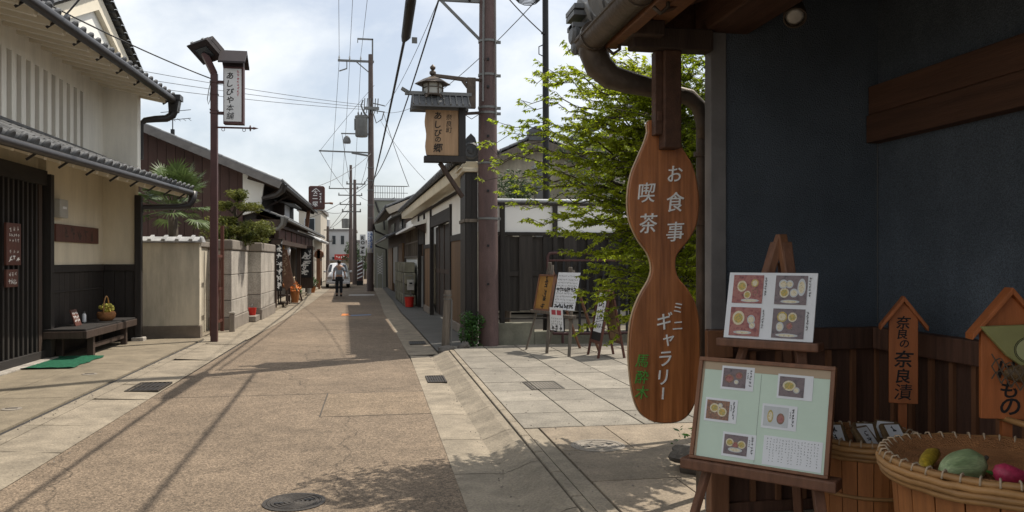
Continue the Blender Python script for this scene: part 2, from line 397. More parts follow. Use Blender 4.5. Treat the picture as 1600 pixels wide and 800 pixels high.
# ---------------------------------------------------------------- lettering
_gl = {}
def glyph(ch, bold=0.012):
    k = (ch, bold)
    if k not in _gl:
        cu = bpy.data.curves.new('g', 'FONT'); cu.body = ch; cu.resolution_u = 3; cu.offset = bold; cu.extrude = 0.5
        o = bpy.data.objects.new('g', cu); col.objects.link(o)
        dg = bpy.context.evaluated_depsgraph_get()
        me = bpy.data.meshes.new_from_object(o.evaluated_get(dg))
        vs = [v.co.copy() for v in me.vertices]; fs = [tuple(p.vertices) for p in me.polygons]
        x0 = min(v.x for v in vs); x1 = max(v.x for v in vs); y0 = min(v.y for v in vs); y1 = max(v.y for v in vs)
        c = Vector(((x0 + x1) / 2, (y0 + y1) / 2, 0))
        _gl[k] = ([v - c for v in vs], fs)
        bpy.data.objects.remove(o); bpy.data.curves.remove(cu); bpy.data.meshes.remove(me)
    return _gl[k]
def put(mb, ch, u, v, size, fn, depth=0.003, bold=0.012, rot=0.0, sx=1.0, slant=0.0):
    """one character centred at board position (u, v); fn(u,v,w) maps board -> 3D, w outwards"""
    vs, fs = glyph(ch, bold); c, s = math.cos(rot), math.sin(rot)
    pts = []
    for p in vs:
        x = p.x * size * sx; y = p.y * size; x += slant * y
        pts.append(fn(u + x * c - y * s, v + x * s + y * c, 0.001 + depth * (p.z + 0.5)))
    mb.add(pts, fs)
def scrib(mb, u, v, size, fn, r, w=0.0012, n=5):
    """a few brush strokes the size of one small character"""
    for i in range(n):
        a = r.choice((0.0, 0.05, 1.57, 1.5, 0.7, 2.3)); l = size * r.uniform(0.35, 0.95) / 2; t = size * 0.07
        cx = u + r.uniform(-0.25, 0.25) * size; cy = v + r.uniform(-0.35, 0.35) * size
        dx, dy = math.cos(a) * l, math.sin(a) * l; nx, ny = -math.sin(a) * t, math.cos(a) * t
        ww = w + 0.0002 * i
        mb.add([fn(cx - dx - nx, cy - dy - ny, ww), fn(cx + dx - nx, cy + dy - ny, ww), fn(cx + dx + nx, cy + dy + ny, ww), fn(cx - dx + nx, cy - dy + ny, ww)], [(0, 1, 2, 3)])

def tile_roof(e0, e1, r0, r1, pitch=0.28, course=0.27, rib=0.06, caps=0.075, n=6, sheet=True):
    """tiled slope between an eave line e0-e1 and a ridge line r0-r1: stepped courses, round ribs, round eave ends"""
    e0, e1, r0, r1 = map(Vector, (e0, e1, r0, r1)); mb = MB()
    P = lambda t, s: (e0.lerp(e1, t)).lerp(r0.lerp(r1, t), s)
    nrm = (e1 - e0).cross(r0 - e0).normalized()
    if nrm.z < 0: nrm = -nrm
    nc = max(2, round((e1 - e0).length / pitch)); nr = max(1, round((r0 - e0).length / course))
    if sheet:
        for k in range(nr):
            a, b = k / nr, (k + 1) / nr
            lo, hi = nrm * 0.03, nrm * 0.0
            mb.add([P(0, a) + lo, P(1, a) + lo, P(1, b) + hi, P(0, b) + hi, P(0, a) - nrm * 0.02, P(1, a) - nrm * 0.02],
                   [(0, 1, 2, 3), (4, 5, 1, 0)])
    for c in range(nc + 1):
        t = c / nc
        p, q = P(t, 0) + nrm * 0.02, P(t, 1) + nrm * 0.02
        d = (q - p).normalized(); a = d.cross(nrm).normalized(); base = len(mb.v)
        st = min(nr, 14)
        for k in range(st):
            s0, s1 = k / st, (k + 1) / st
            A, B = p.lerp(q, s0), p.lerp(q, s1); b0 = len(mb.v)
            for C, rr in ((A, rib * 1.08), (B, rib * 0.94)):
                for i in range(n + 1):
                    an = math.pi * i / n; mb.v.append(C + a * math.cos(an) * rr + nrm * math.sin(an) * rr)
            for i in range(n): mb.f.append((b0 + i, b0 + i + 1, b0 + n + 2 + i, b0 + n + 1 + i))
        if caps:
            C = p + nrm * 0.025 - d * 0.015; m3 = Matrix((a, nrm, -d)).transposed()
            mb.lathe([(caps, -0.03), (caps, 0.0), (caps * 0.75, 0.012), (caps * 0.7, 0.006), (0.001, 0.006)], C, 12, m3)
    return mb
def strip(pts_l, pts_r):
    mb = MB()
    for i in range(len(pts_l) - 1): mb.poly(pts_l[i], pts_r[i], pts_r[i + 1], pts_l[i + 1])
    return mb
def lerp(a, b, t): return a + (b - a) * t
def each(name, boxes, m, parent, **k):
    for bx in boxes: build(name, MB().box(*bx), m, parent, **k)

# ================================================================ SETTING
g = MB(); g.poly((-400, -60, -0.06), (400, -60, -0.06), (400, 700, -0.06), (-400, 700, -0.06)); struct('ground', g, 'earth')
# road: follows the slight bend to the left, beyond the corner it runs on
YS = [-8, 2, 6, 10, 13, 16, 20, 25, 33, 43, 52, 60, 90, 140]
RR = [.64, .64, .63, .62, .60, .54, .45, .30, .22, .05, -.1, -.2, -.6, -1.2]
RL = [-2.64, -2.64, -2.64, -2.64, -2.62, -2.60, -2.52, -2.42, -2.42, -2.5, -2.6, -2.8, -3.4, -4.4]
struct('road', strip([(x, y, 0) for x, y in zip(RL, YS)], [(x, y, 0) for x, y in zip(RR, YS)]), 'asphalt')
# left concrete gutter with open joints, then a dark iron drain line
mb = MB(); ry = random.Random(3); y = -6.0
while y < 17.4:
    y2 = y + ry.choice((1.15, 1.3, 1.5)); s0 = ry.uniform(-.12, .12)
    a, b = -3.40, -2.64
    mb.poly((a, y, .036), (a + .16, y + .0, .030), (a + .16, y2 - .012, .030), (a, y2 - .012, .036))
    mb.poly((a + .166, y + s0, .030), (b, y + s0 * .3, .004), (b, y2 - .014, .004), (a + .166, y2 + s0 - .014, .030))
    y = y2
struct('gutter_left', mb, 'concrete')
mb = MB(); mb.poly((-3.6, -6, -.012), (-2.6, -6, -.012), (-2.6, 19, -.012), (-3.6, 19, -.012)); struct('gutter_bed', mb, 'joint')
mb = MB(); mb.box(-3.455, -3.40, -6, 17.2, -.05, .030); struct('drain_channel', mb, 'dark_slot')
mb = MB()
for x0, x1, y0, y1 in [(-5.9, -3.46, -6, 2), (-5.9, -3.46, 2.012, 6.2), (-5.9, -4.4, 6.212, 10.1), (-4.388, -3.46, 6.212, 10.1), (-5.9, -4.4, 10.112, 13.3), (-4.388, -3.46, 10.112, 13.3), (-5.9, -3.46, 13.312, 17.3)]:
    mb.box(x0, x1, y0, y1, -.05, .05)
struct('pavement_left', mb, 'pavement')
# far left verge
yl = [17.3, 20, 25, 33, 43, 52]; xl = [-2.60, -2.52, -2.42, -2.42, -2.5, -2.6]
struct('verge_left', strip([(-4.3, y, .03) for y in yl], [(x, y, .006) for x, y in zip(xl, yl)]), 'concrete')
mb = MB(); mb.box(-4.4, -3.15, 26.4, 50, -.02, .12); struct('shop_step_left', mb, 'concrete', bevel=.02)

# right: dished gutter, kerb, paved forecourt
def dish(y0, y1, xr0, xr1, wid):
    pr = [(0, .004), (.28, -.002), (.38, -.012), (.50, .03), (.60, .072), (wid, .082)]
    m = MB()
    for (a, za), (b, zb) in zip(pr[:-1], pr[1:]):
        m.poly((xr0 + a, y0, za), (xr0 + b, y0, zb), (xr1 + b, y1, zb), (xr1 + a, y1, za))
    return m
mb = MB(); y = -6.0
while y < 13.9:
    y2 = min(y + ry.choice((1.2, 1.35, 1.0)), 13.95)
    mb.join(dish(y, y2 - .010, .605, .605, .665)); y = y2
struct('gutter_right', mb, 'concrete')
mb = MB(); mb.poly((.6, -6, -.075), (1.3, -6, -.075), (1.3, 14, -.075), (.6, 14, -.075)); struct('gutter_bed_right', mb, 'joint')
mb = MB(); y = -6.0
while y < 13.9:
    y2 = min(y + .62, 13.95); mb.box(1.285, 1.365, y, y2 - .012, -.05, .092); y = y2
struct('kerb', mb, 'concrete', bevel=.012)
mb = MB(); mb.box(1.372, 1.50, -6, 7.30, -.05, .086); struct('kerb_strip', mb, 'concrete')
mb = MB(); mb.poly((1.36, -6, .066), (9, -6, .066), (9, 14.6, .066), (1.36, 14.6, .066)); struct('paving_bed', mb, 'joint')
mb = MB(); x = 1.375; i = 0
while x < 6.4:
    y = 7.33
    while y < 14.4:
        y2 = y + .70 + (0.0 if i % 2 else .02) * ry.uniform(-1, 1)
        mb.box(x, x + .575, y, min(y2, 14.6) - .014, .05, .088 + ry.uniform(-.002, .002)); y = y2
    x += .588; i += 1
struct('paving', mb, 'slab', bevel=.006)
mb = MB(); y = 7.315; k = 0
while y > -5:
    y2 = y - .92
    x = 1.52 + (0 if k % 2 else -.0)
    for wd in (1.05 if k % 2 else .62, 1.05, 1.05, 1.05, 1.05):
        mb.box(x, x + wd - .010, y2 + .010, y, .05, .087 + ry.uniform(-.0015, .0015)); x += wd
    y = y2; k += 1
struct('forecourt', mb, 'slab_pink', bevel=.005)
# pavement and gutter in front of the gate house, running off with the bend
YG = [14.0, 16, 20, 25, 33, 43, 50]; XG = [.59, .54, .45, .30, .22, .05, -.1]
mb = MB()
for i in range(len(YG) - 1):
    a, b = XG[i], XG[i + 1]
    mb.poly((a, YG[i], .003), (a + .52, YG[i], .012), (b + .52, YG[i + 1] - .012, .012), (b, YG[i + 1] - .012, .003))
struct('gutter_right_far', mb, 'concrete')
mb = MB()
for i in range(len(YG) - 1):
    a, b = XG[i] + .53, XG[i + 1] + .53
    mb.poly((a, YG[i], .03), (3.2, YG[i], .06), (3.2, YG[i + 1], .06), (b, YG[i + 1], .03))
struct('pavement_right', mb, 'pavement_dark')
# saw cuts and a lighter repair patch in the road
mb = MB(); mb.poly((-.56, 8.66, .002), (.60, 8.66, .002), (.60, 10.14, .002), (-.56, 10.14, .002)); struct('road_patch', mb, 'asphalt_patch')
mb = MB()
for x0, x1, y0, y1 in [(-2.6, .6, 10.145, 10.16), (-.57, .6, 8.64, 8.655), (-.575, -.562, 8.656, 10.144), (-2.5, .42, 19.6, 19.62), (-2.45, .38, 21.4, 21.42)]:
    mb.poly((x0, y0, .0035), (x1, y0, .0035), (x1, y1, .0035), (x0, y1, .0035))
struct('road_seam', mb, 'joint')
# grit and dead leaves gathered along the gutters and joints
mb = MB(); rgt = random.Random(17)
for k in range(420):
    s_ = rgt.random()
    if s_ < .35: x, y, z = -3.40 + rgt.gauss(0, .05), rgt.uniform(4.5, 17), .037
    elif s_ < .6: x, y, z = rgt.uniform(.9, 1.06) , rgt.uniform(5, 14), -.004
    elif s_ < .8: x, y, z = rgt.uniform(-2.75, -2.5), rgt.uniform(4.5, 26), .006
    else: x, y, z = rgt.uniform(1.4, 3.2), rgt.uniform(5, 14), .090
    r_ = rgt.uniform(.005, .013); a_ = rgt.uniform(0, 6.28)
    mb.add([(x + r_ * math.cos(a_), y + r_ * math.sin(a_), z), (x + r_ * math.cos(a_ + 2), y + r_ * math.sin(a_ + 2), z), (x + r_ * math.cos(a_ + 4), y + r_ * math.sin(a_ + 4), z), (x, y, z + r_ * .9)], [(0, 1, 3), (1, 2, 3), (2, 0, 3), (0, 2, 1)])
o = build('grit', mb, 'stone_cap', None); o['kind'] = 'stuff'
# paint marks left on the road by surveyors, a white stop line
mb = MB()
for x0, x1, y0, y1 in [(-.98, -.78, 24.8, 25.2), (-.98, -.70, 24.4, 24.6)]: mb.poly((x0, y0, .004), (x1, y0, .004), (x1, y1, .004), (x0, y1, .004))
struct('road_marking_orange', mb, 'orange')
mb = MB(); mb.poly((-.72, 24.3, .004), (-.1, 24.5, .004), (-.1, 24.8, .004), (-.72, 24.6, .004)); struct('road_marking_blue', mb, 'blue_paint')
mb = MB(); mb.poly((-1.2, 38.6, .004), (.0, 38.6, .004), (.0, 39.1, .004), (-1.2, 39.1, .004)); struct('road_marking_white', mb, 'paint_white')

# ---------------------------------------------------------------- iron in the ground
def manhole(name, loc, r, m, label, rings=6):
    t = thing(name, label, 'manhole cover', loc)
    q = MB().lathe([(r + .03, -.02), (r + .03, .006), (r + .004, .008), (r + .004, -.02)], loc, 40); build('rim', q, m, t)
    q = MB()
    prof = [(r, -.02), (r, .008)]
    for k in range(rings):
        a = r * (1 - (k + .25) / rings); b = r * (1 - (k + .7) / rings)
        prof += [(a, .008), (a - .004, .003), (b, .003), (b - .004, .008)]
    prof += [(.001, .008)]
    q.lathe(prof, loc, 40); build('lid', q, m, t, smooth=False)
    q = MB()
    for k in range(2):
        a = .5 + k * math.pi; q.box(loc[0] + math.cos(a) * r * .62 - .03, loc[0] + math.cos(a) * r * .62 + .03, loc[1] + math.sin(a) * r * .3 - .012, loc[1] + math.sin(a) * r * .3 + .012, loc[2] + .004, loc[2] + .0105)
    build('lifting_slot', q, 'black', t)
manhole('manhole_cover', (-.54, 5.63, .0), .18, 'iron', 'round dark iron manhole cover with rings set in the road')
manhole('manhole_cover', (1.86, 6.53, .086), .20, 'iron_pale', 'pale round manhole cover set in the pinkish paving by the shop', 3)
def grate(loc, wx, wy, rz, label, n=6):
    t = thing('drain_grate', label, 'drain grate', loc, rz, None, True)
    q = MB()
    q.box(-wx / 2, wx / 2, -wy / 2, -wy / 2 + .025, -.02, .012); q.box(-wx / 2, wx / 2, wy / 2 - .025, wy / 2, -.02, .012)
    q.box(-wx / 2, -wx / 2 + .025, -wy / 2 + .025, wy / 2 - .025, -.02, .012); q.box(wx / 2 - .025, wx / 2, -wy / 2 + .025, wy / 2 - .025, -.02, .012)
    build('frame', q, 'iron', t)
    q = MB(); q.poly((-wx / 2, -wy / 2, .001), (wx / 2, -wy / 2, .001), (wx / 2, wy / 2, .001), (-wx / 2, wy / 2, .001)); build('pit', q, 'black', t)
    q = MB()
    for k in range(n):
        x = lerp(-wx / 2 + .03, wx / 2 - .03, (k + .5) / n); q.box(x - .009, x + .009, -wy / 2 + .026, wy / 2 - .026, -.004, .009)
    q.box(-wx / 2 + .026, wx / 2 - .026, -.01, .01, -.005, .0075)
    build('bars', q, 'iron', t)
grate((-2.86, 10.95, .020), .40, .72, 0, 'dark iron drain grate in the gutter across from the white house')
grate((.84, 11.1, .003), .26, .62, 0, 'dark iron drain grate in the concrete gutter by the grey paving')
grate((.84, 15.96, .012), .32, .55, 0, 'iron drain grate in the far gutter before the gate house')
grate((2.08, 9.8, .082), .42, .62, 0, 'flush iron grate among the grey paving slabs', 9)
def cap(loc, label):
    t = thing('stopcock_cover', label, 'stopcock cover', loc)
    build('lid', MB().lathe([(.10, -.01), (.10, .006), (.085, .009), (.001, .009)], loc, 20), 'iron_pale', t)
    build('handle', MB().box(loc[0] - .06, loc[0] + .06, loc[1] - .012, loc[1] + .012, loc[2] + .008, loc[2] + .014), 'iron', t)
cap((-3.85, 9.4, .05), 'small round stopcock lid in the pavement nearest the iron drain grate')
cap((-3.95, 12.1, .05), 'small round stopcock lid in the pavement beside the green doormat')

# ================================================================ LEFT: white merchant house
HX = -5.3
H = thing('merchant_house', 'white plastered two-storey house with tiled pent roof and dark lattice door', 'house', (HX, 13, 0))
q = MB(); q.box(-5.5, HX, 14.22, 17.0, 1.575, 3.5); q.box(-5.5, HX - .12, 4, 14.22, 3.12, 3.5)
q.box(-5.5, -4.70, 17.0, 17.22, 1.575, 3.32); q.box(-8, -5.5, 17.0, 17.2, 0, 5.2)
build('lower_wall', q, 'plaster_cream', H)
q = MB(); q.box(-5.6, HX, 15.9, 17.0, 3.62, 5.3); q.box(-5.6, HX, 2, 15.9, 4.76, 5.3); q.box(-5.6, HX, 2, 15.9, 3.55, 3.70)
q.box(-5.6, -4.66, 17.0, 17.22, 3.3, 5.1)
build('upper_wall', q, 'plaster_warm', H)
q = MB(); q.box(-5.6, -5.40, 2, 15.9, 3.70, 4.76); wn_ = build('lattice_window', q, 'window_recess', H)
q = MB(); y = 15.72
while y > 4:
    q.box(-5.398, HX + .012, y - .16, y, 3.70, 4.76); y -= .33
build('bars', q, 'plaster_warm', wn_)
q = MB(); q.box(HX, HX + .05, 4, 16.0, 3.635, 3.69); build('sill', q, 'plaster_white', wn_, bevel=.01)
# wainscot of dark boards with battens
q = MB(); y = 14.26
while y < 16.98:
    y2 = min(y + .235, 16.98); q.box(-5.45, HX + .015, y, y2 - .008, .10, 1.44); y = y2
x = HX + .02
while x < -4.72:
    x2 = min(x + .2, -4.70); q.box(x, x2 - .008, 16.975, 17.1, .10, 1.44); x = x2
q.box(-5.5, -4.72, 17.02, 17.2, .0, 1.574); q.box(-5.5, -5.31, 14.26, 17.02, 0, 1.574)
wc = build('wainscot', q, 'wood_black', H)
q = MB(); q.box(-5.45, HX + .045, 14.26, 16.94, 1.445, 1.57); q.box(HX + .045, -4.70, 16.94, 17.1, 1.445, 1.57); q.box(-5.45, HX + .04, 14.26, 16.95, .05, .10); q.box(HX + .04, -4.7, 16.95, 17.1, .05, .10)
q.box(HX + .016, HX + .034, 14.26, 16.9, 1.10, 1.13)
build('rail', q, 'wood_black_x', wc, bevel=.006)
q = MB(); q.box(-4.70, -4.575, 16.93, 17.06, .12, 2.95); build('post', q, 'wood_black', H, bevel=.008)
q = MB(); q.box(-4.75, -4.52, 16.88, 17.12, .03, .12); build('post_base', q, 'stone_block', H, bevel=.015)
q = MB(); q.box(-5.45, -5.17, 14.06, 14.2, .05, 3.05); build('door_post', q, 'wood_black', H, bevel=.006)
q = MB(); q.box(-5.40, -5.22, 8, 14.06, 2.86, 3.10); q.box(-5.36, -5.24, 8, 14.06, .06, .2); build('door_frame', q, 'wood_black_x', H, bevel=.006)
q = MB(); q.box(-5.60, -5.50, 4, 14.22, .0, 3.1); build('door_glass', q, 'door_glass', H)
q = MB(); y = 13.78
while y > 8.2:
    q.box(-5.33, -5.265, y - .055, y, .2, 2.86); y -= .165
dl = build('lattice_door', q, 'wood_black', H)
q = MB()
for z in (.34, .52, .70, 1.62): q.box(-5.355, -5.33, 8.2, 13.85, z, z + .075)
q.box(-5.36, -5.25, 13.80, 13.92, .2, 2.86)
build('rail', q, 'wood_dark', dl)
q = MB(); q.box(-5.55, -5.1, 6, 14.2, .03, .075); build('threshold', q, 'stone_block', H, bevel=.01)
# pent roof: gutter line runs slightly askew of the wall
pe0, pe1, pr0, pr1 = (-4.42, 6.6, 3.06), (-3.83, 17.75, 3.12), (-5.3, 6.6, 3.62), (-5.3, 17.75, 3.62)
rf = build('pent_roof', tile_roof(pe0, pe1, pr0, pr1, .30, .25, .068, .09), 'tile', H, smooth='auto')
q = MB(); q.tube([(-5.26, 6.6, 3.66), (-5.26, 16.9, 3.66)], .06, 8); build('flashing', q, 'tile', rf, smooth=True)
def eave_x(y): return lerp(-4.42, -3.83, (y - 6.6) / 11.15)
q = MB()
q.poly((-5.3, 6.6, 3.40), (eave_x(6.6) + .02, 6.6, 3.00), (eave_x(17.7) + .02, 17.7, 3.06), (-5.3, 17.7, 3.40))
q.poly((eave_x(6.6) + .02, 6.6, 3.00), (eave_x(6.6) + .02, 6.6, 3.06), (eave_x(17.7) + .02, 17.7, 3.12), (eave_x(17.7) + .02, 17.7, 3.06))
q.poly((-5.3, 17.7, 3.40), (-3.81, 17.7, 3.06), (-3.81, 17.7, 3.12), (-5.3, 17.7, 3.62))
so = build('soffit', q, 'soffit_cream', rf)
q = MB(); y = 7.0
while y < 17.6:
    ex = eave_x(y); q.bar((-5.29, y, 3.35), (ex, y, 3.0), .085, .10); y += .42
build('rafter', q, 'soffit_cream', rf)
q = MB(); q.tube([(eave_x(6.6) + .08, 6.6, 3.0), (eave_x(17.7) + .08, 17.72, 3.06)], .058, 10)
y = 7.2
while y < 17.5:
    q.bar((eave_x(y) + .08, y, 3.0), (eave_x(y) - .06, y, 2.90), .012, .03); y += .9
gt = build('gutter', q, 'gutter_black', H, smooth='auto')
q = MB(); q.tube([(-3.75, 17.66, 3.1), (-3.76, 17.64, 2.92), (-3.82, 17.6, 2.80), (-4.0, 17.5, 2.76), (-4.35, 17.3, 2.74), (-4.6, 17.12, 2.72), (-4.62, 17.10, 2.6)], [.09, .085, .075, .065, .06, .055, .05], 10)
build('downpipe', q, 'gutter_black', gt, smooth=True)
# upper roof
ue0, ue1, ur0, ur1 = (-4.52, 6.0, 4.99), (-4.16, 17.55, 5.02), (-7.6, 6.0, 6.7), (-7.6, 17.55, 6.75)
def ueave(y): return lerp(-4.52, -4.16, (y - 6) / 11.55)
ru = build('roof', tile_roof(ue0, ue1, ur0, ur1, .30, .3, .068, .09), 'tile', H, smooth='auto')
q = MB(); q.poly((-5.3, 6, 5.16), (ueave(6) + .02, 6, 4.90), (ueave(17.5) + .02, 17.5, 4.93), (-5.3, 17.5, 5.16))
q.poly((-5.5, 17.5, 5.16), (-4.14, 17.5, 4.93), (-4.14, 17.5, 5.0), (-7.6, 17.5, 6.7))
q.poly((ueave(6) + .02, 6, 4.90), (ueave(6) + .02, 6, 4.99), (ueave(17.5) + .02, 17.5, 5.02), (ueave(17.5) + .02, 17.5, 4.93))
build('soffit', q, 'soffit_cream', ru)
q = MB(); y = 6.4
while y < 17.4:
    q.bar((-5.29, y, 5.12), (ueave(y), y, 4.90), .10, .12); y += .45
build('rafter', q, 'soffit_cream', ru)
q = MB(); q.tube([(ueave(6) + .085, 6, 4.92), (ueave(17.5) + .085, 17.5, 4.95)], .074, 10); y = 6.4
while y < 17.4:
    q.bar((ueave(y) + .08, y, 4.92), (ueave(y) - .06, y, 4.82), .014, .035); y += .9
gt = build('gutter', q, 'gutter_black', H, smooth='auto')
q = MB(); q.box(-4.22, -3.93, 17.34, 17.62, 4.95, 5.06); q.prism([(-4.18, 4.95), (-3.96, 4.95), (-4.0, 4.72), (-4.16, 4.68)], lambda u, v, w: (u, w, v), 17.37, 17.59)
q.tube([(-4.08, 17.48, 4.96), (-4.08, 17.48, 4.78), (-4.12, 17.46, 4.64), (-4.22, 17.42, 4.57), (-4.42, 17.35, 4.54), (-4.6, 17.3, 4.5), (-4.67, 17.27, 4.42), (-4.67, 17.27, 3.7)], [.11, .10, .085, .075, .07, .06, .055, .05], 10)
build('downpipe', q, 'gutter_black', gt, smooth='auto')

# ---------------------------------------------------------------- things at the merchant house
t = thing('nameplate_board', 'long dark red wooden nameplate on the cream wall above the bench', 'sign', (-5.28, 15.6, 2.1))
q = MB(); q.box(-5.299, -5.26, 14.52, 16.62, 1.97, 2.27); build('board', q, 'wood_red', t, bevel=.008)
q = MB(); r2 = random.Random(5)
for k in range(5): scrib(q, 14.95 + k * .32, 2.12, .2, lambda u, v, w: (-5.259 + w, u, v), r2)
build('lettering', q, 'wood_dark', t)
t = thing('meter_box', 'grey metal meter box on the cream wall beside the lattice door', 'meter box', (-5.28, 14.6, 2.5))
q = MB(); q.box(-5.299, -5.16, 14.42, 14.78, 2.37, 2.68); build('case', q, 'skin_meter', t, bevel=.015)
q = MB(); q.box(-5.161, -5.15, 14.52, 14.68, 2.52, 2.56); build('label_plate', q, 'paper', t)
def notice(y0, y1, z0, z1, label, seed, rows):
    t = thing('notice_plate', label, 'sign', (-5.24, (y0 + y1) / 2, z0))
    q = MB(); q.box(-5.262, -5.225, y0, y1, z0, z1); build('board', q, 'wood_red', t, bevel=.006)
    q = MB(); r = random.Random(seed)
    for v, n, s in rows:
        for k in range(n): scrib(q, lerp(y0 + .06, y1 - .05, (k + .5) / n), v, s, lambda u, vv, w: (-5.224 + w, u, vv), r, n=4)
    build('lettering', q, 'letter_pale', t)
notice(12.60, 13.08, 1.58, 2.20, 'tall dark red notice plate with white lettering on the lattice door', 1, [(2.10, 3, .07), (2.02, 5, .05), (1.95, 4, .05), (1.78, 3, .05), (1.69, 3, .11)])
notice(12.60, 12.98, 1.26, 1.52, 'small dark notice plate below the tall one on the lattice door', 2, [(1.45, 3, .06), (1.34, 4, .07)])
# bench
t = thing('bench', 'low dark wooden bench against the black wainscot', 'bench', (-4.95, 15.3, .05))
q = MB(); q.box(-5.26, -4.62, 13.98, 16.72, .50, .535); build('seat', q, 'wood_black_x', t, bevel=.006)
q = MB(); q.box(-4.66, -4.60, 13.96, 16.76, .38, .505); q.box(-5.26, -4.66, 13.96, 14.02, .38, .498); q.box(-5.26, -4.66, 16.70, 16.76, .38, .498); build('apron', q, 'wood_dark', t, bevel=.008)
for y in (14.5, 16.3):
    build('leg', MB().box(-4.76, -4.66, y - .05, y + .05, .05, .39), 'wood_dark', t, bevel=.006); build('leg', MB().box(-5.24, -5.14, y - .05, y + .05, .05, .39), 'wood_dark', t, bevel=.006)
q = MB(); q.box(-4.73, -4.69, 14.56, 16.24, .17, .25); build('stretcher', q, 'wood_dark', t, bevel=.005)
t = thing('menu_plaque', 'small reddish wooden plaque leaning on the bench', 'sign', (-5.05, 14.75, .535))
pf = lambda u, v, w: (-4.98 - v * .32 + w, 14.75 + u, .537 + v)
q = MB(); q.prism([(-.14, 0), (.14, 0), (.14, .27), (-.14, .27)], pf, -.03, 0); build('board', q, 'wood_red', t, bevel=.005)
q = MB(); r2 = random.Random(8)
for v in (.21, .15, .09):
    for k in range(4): scrib(q, -.09 + k * .06, v, .045, pf, r2)
build('lettering', q, 'letter_pale', t)
t = thing('flower_basket', 'small wicker basket of yellow flowers with hooped handle on the bench', 'flower basket', (-4.9, 15.9, .535))
b0 = Vector((-4.9, 15.9, .537))
build('basket', MB().lathe([(.10, 0), (.15, .05), (.165, .12), (.15, .16), (.13, .16), (.12, .05)], b0, 18), 'wicker', t, smooth=True)
q = MB(); q.tube([b0 + Vector((0, math.cos(a) * .16, .15 + math.sin(a) * .30)) for a in [math.pi * i / 12 for i in range(13)]], .012, 6); build('handle', q, 'bamboo', t, smooth=True)
q = MB(); r2 = random.Random(4)
for k in range(38):
    a, rr = r2.uniform(0, 6.28), r2.uniform(0, .17); q.ball(b0 + Vector((math.cos(a) * rr, math.sin(a) * rr, .19 + r2.uniform(-.02, .10))), r2.uniform(.02, .038), 6, 4)
build('flowers', q, 'flower_yellow', t)
t = thing('bottle', 'small pale bottle standing between plaque and flower basket on the bench', 'bottle', (-5.15, 15.5, .536))
build('body', MB().lathe([(.03, 0), (.035, .02), (.035, .13), (.02, .16)], (-5.15, 15.5, .537), 12), 'paint_white', t, smooth=True)
build('cap', MB().lathe([(.02, .16), (.02, .19), (.001, .19)], (-5.15, 15.5, .537), 10), 'metal_grey', t)
q = MB(); r2 = random.Random(9); n = 16
for i in range(n):
    for j in range(8):
        f = lambda a, b: (lerp(-5.12, -4.42, b / 8) + .02 * math.sin(a), lerp(12.75, 14.25, a / n), .058 + .008 * math.sin(a * 1.3 + b) ** 2 + (.015 if a in (0, n) else 0))
        q.poly(f(i, j), f(i, j + 1), f(i + 1, j + 1), f(i + 1, j))
single('doormat', q, 'green_mat', 'green grass-like doormat in front of the lattice door', 'doormat', (-4.8, 13.5, .05))

# ---------------------------------------------------------------- gabled storehouse above and behind
K = thing('gabled_house', 'white house with cream gable boards rising behind the tiled eave', 'house', (-6.5, 20.3, 0))
q = MB(); q.prism([(17.6, 0), (23.0, 0), (23.0, 6.75), (20.3, 7.85), (17.6, 6.75)], lambda u, v, w: (-6.55 + w, u, v), -5, 0); build('wall', q, 'plaster_white', K)
q = MB()
for a, b in (((17.2, 6.65), (20.3, 8.0)), ((23.4, 6.65), (20.3, 8.0))):
    q.prism([(a[0], a[1]), (b[0], b[1]), (b[0], b[1] - .42), (a[0], a[1] - .34)], lambda u, v, w: (-6.42 + w, u, v), -.12, 0)
build('gable_board', q, 'soffit_cream', K)
r_ = build('roof', tile_roof((-6.3, 23.5, 6.72), (-11.5, 23.5, 6.72), (-6.3, 20.3, 8.12), (-11.5, 20.3, 8.12), .32, .3, .07, .08).join(
    tile_roof((-6.3, 17.1, 6.72), (-11.5, 17.1, 6.72), (-6.3, 20.3, 8.12), (-11.5, 20.3, 8.12), .32, .3, .07, .08)), 'tile', K, smooth='auto')

# ---------------------------------------------------------------- lamp post with shop sign
t = thing('lamp_post', 'slim dark red lamp post with boxy lamp head on the left kerb', 'lamp post', (-3.16, 16.8, 0))
q = MB(); q.box(-3.225, -3.095, 16.735, 16.865, 0, 5.4)
q.bar((-3.16, 16.8, 5.38), (-3.34, 16.72, 5.78), .12, .12); build('pole', q, 'steel_brown', t, bevel=.012)
q = MB(); c = Vector((-3.30, 16.72, 5.84)); zc = Vector((.22, .56, .80)).normalized(); xc = (Vector((.80, -.62, .05)) - zc * Vector((.80, -.62, .05)).dot(zc)).normalized(); ax = Matrix((xc, zc.cross(xc), zc)).transposed()
def obox(m, c, sx, sy, sz, A, o=(0, 0, 0)):
    vs = [c + A @ (Vector(o) + Vector((i * sx / 2, j * sy / 2, k * sz / 2))) for k in (-1, 1) for i, j in ((-1, -1), (1, -1), (1, 1), (-1, 1))]
    m.add(vs, [(0, 3, 2, 1), (4, 5, 6, 7), (0, 1, 5, 4), (1, 2, 6, 5), (2, 3, 7, 6), (3, 0, 4, 7)])
obox(q, c, .46, .44, .10, ax); obox(q, c, .52, .50, .03, ax, (0, 0, -.066)); obox(q, c, .40, .36, .12, ax, (.03, .03, .111))
lh = build('lamp_head', q, 'steel_dark', t, bevel=.01)
q = MB(); obox(q, c, .30, .24, .02, ax, (0, 0, -.083)); build('lens', q, 'glass_dark', lh)
q = MB(); obox(q, c, .06, .02, .03, ax, (-.14, -.255, -.02)); obox(q, c, .06, .02, .03, ax, (.14, -.255, -.02)); build('clip', q, 'metal_light', lh)
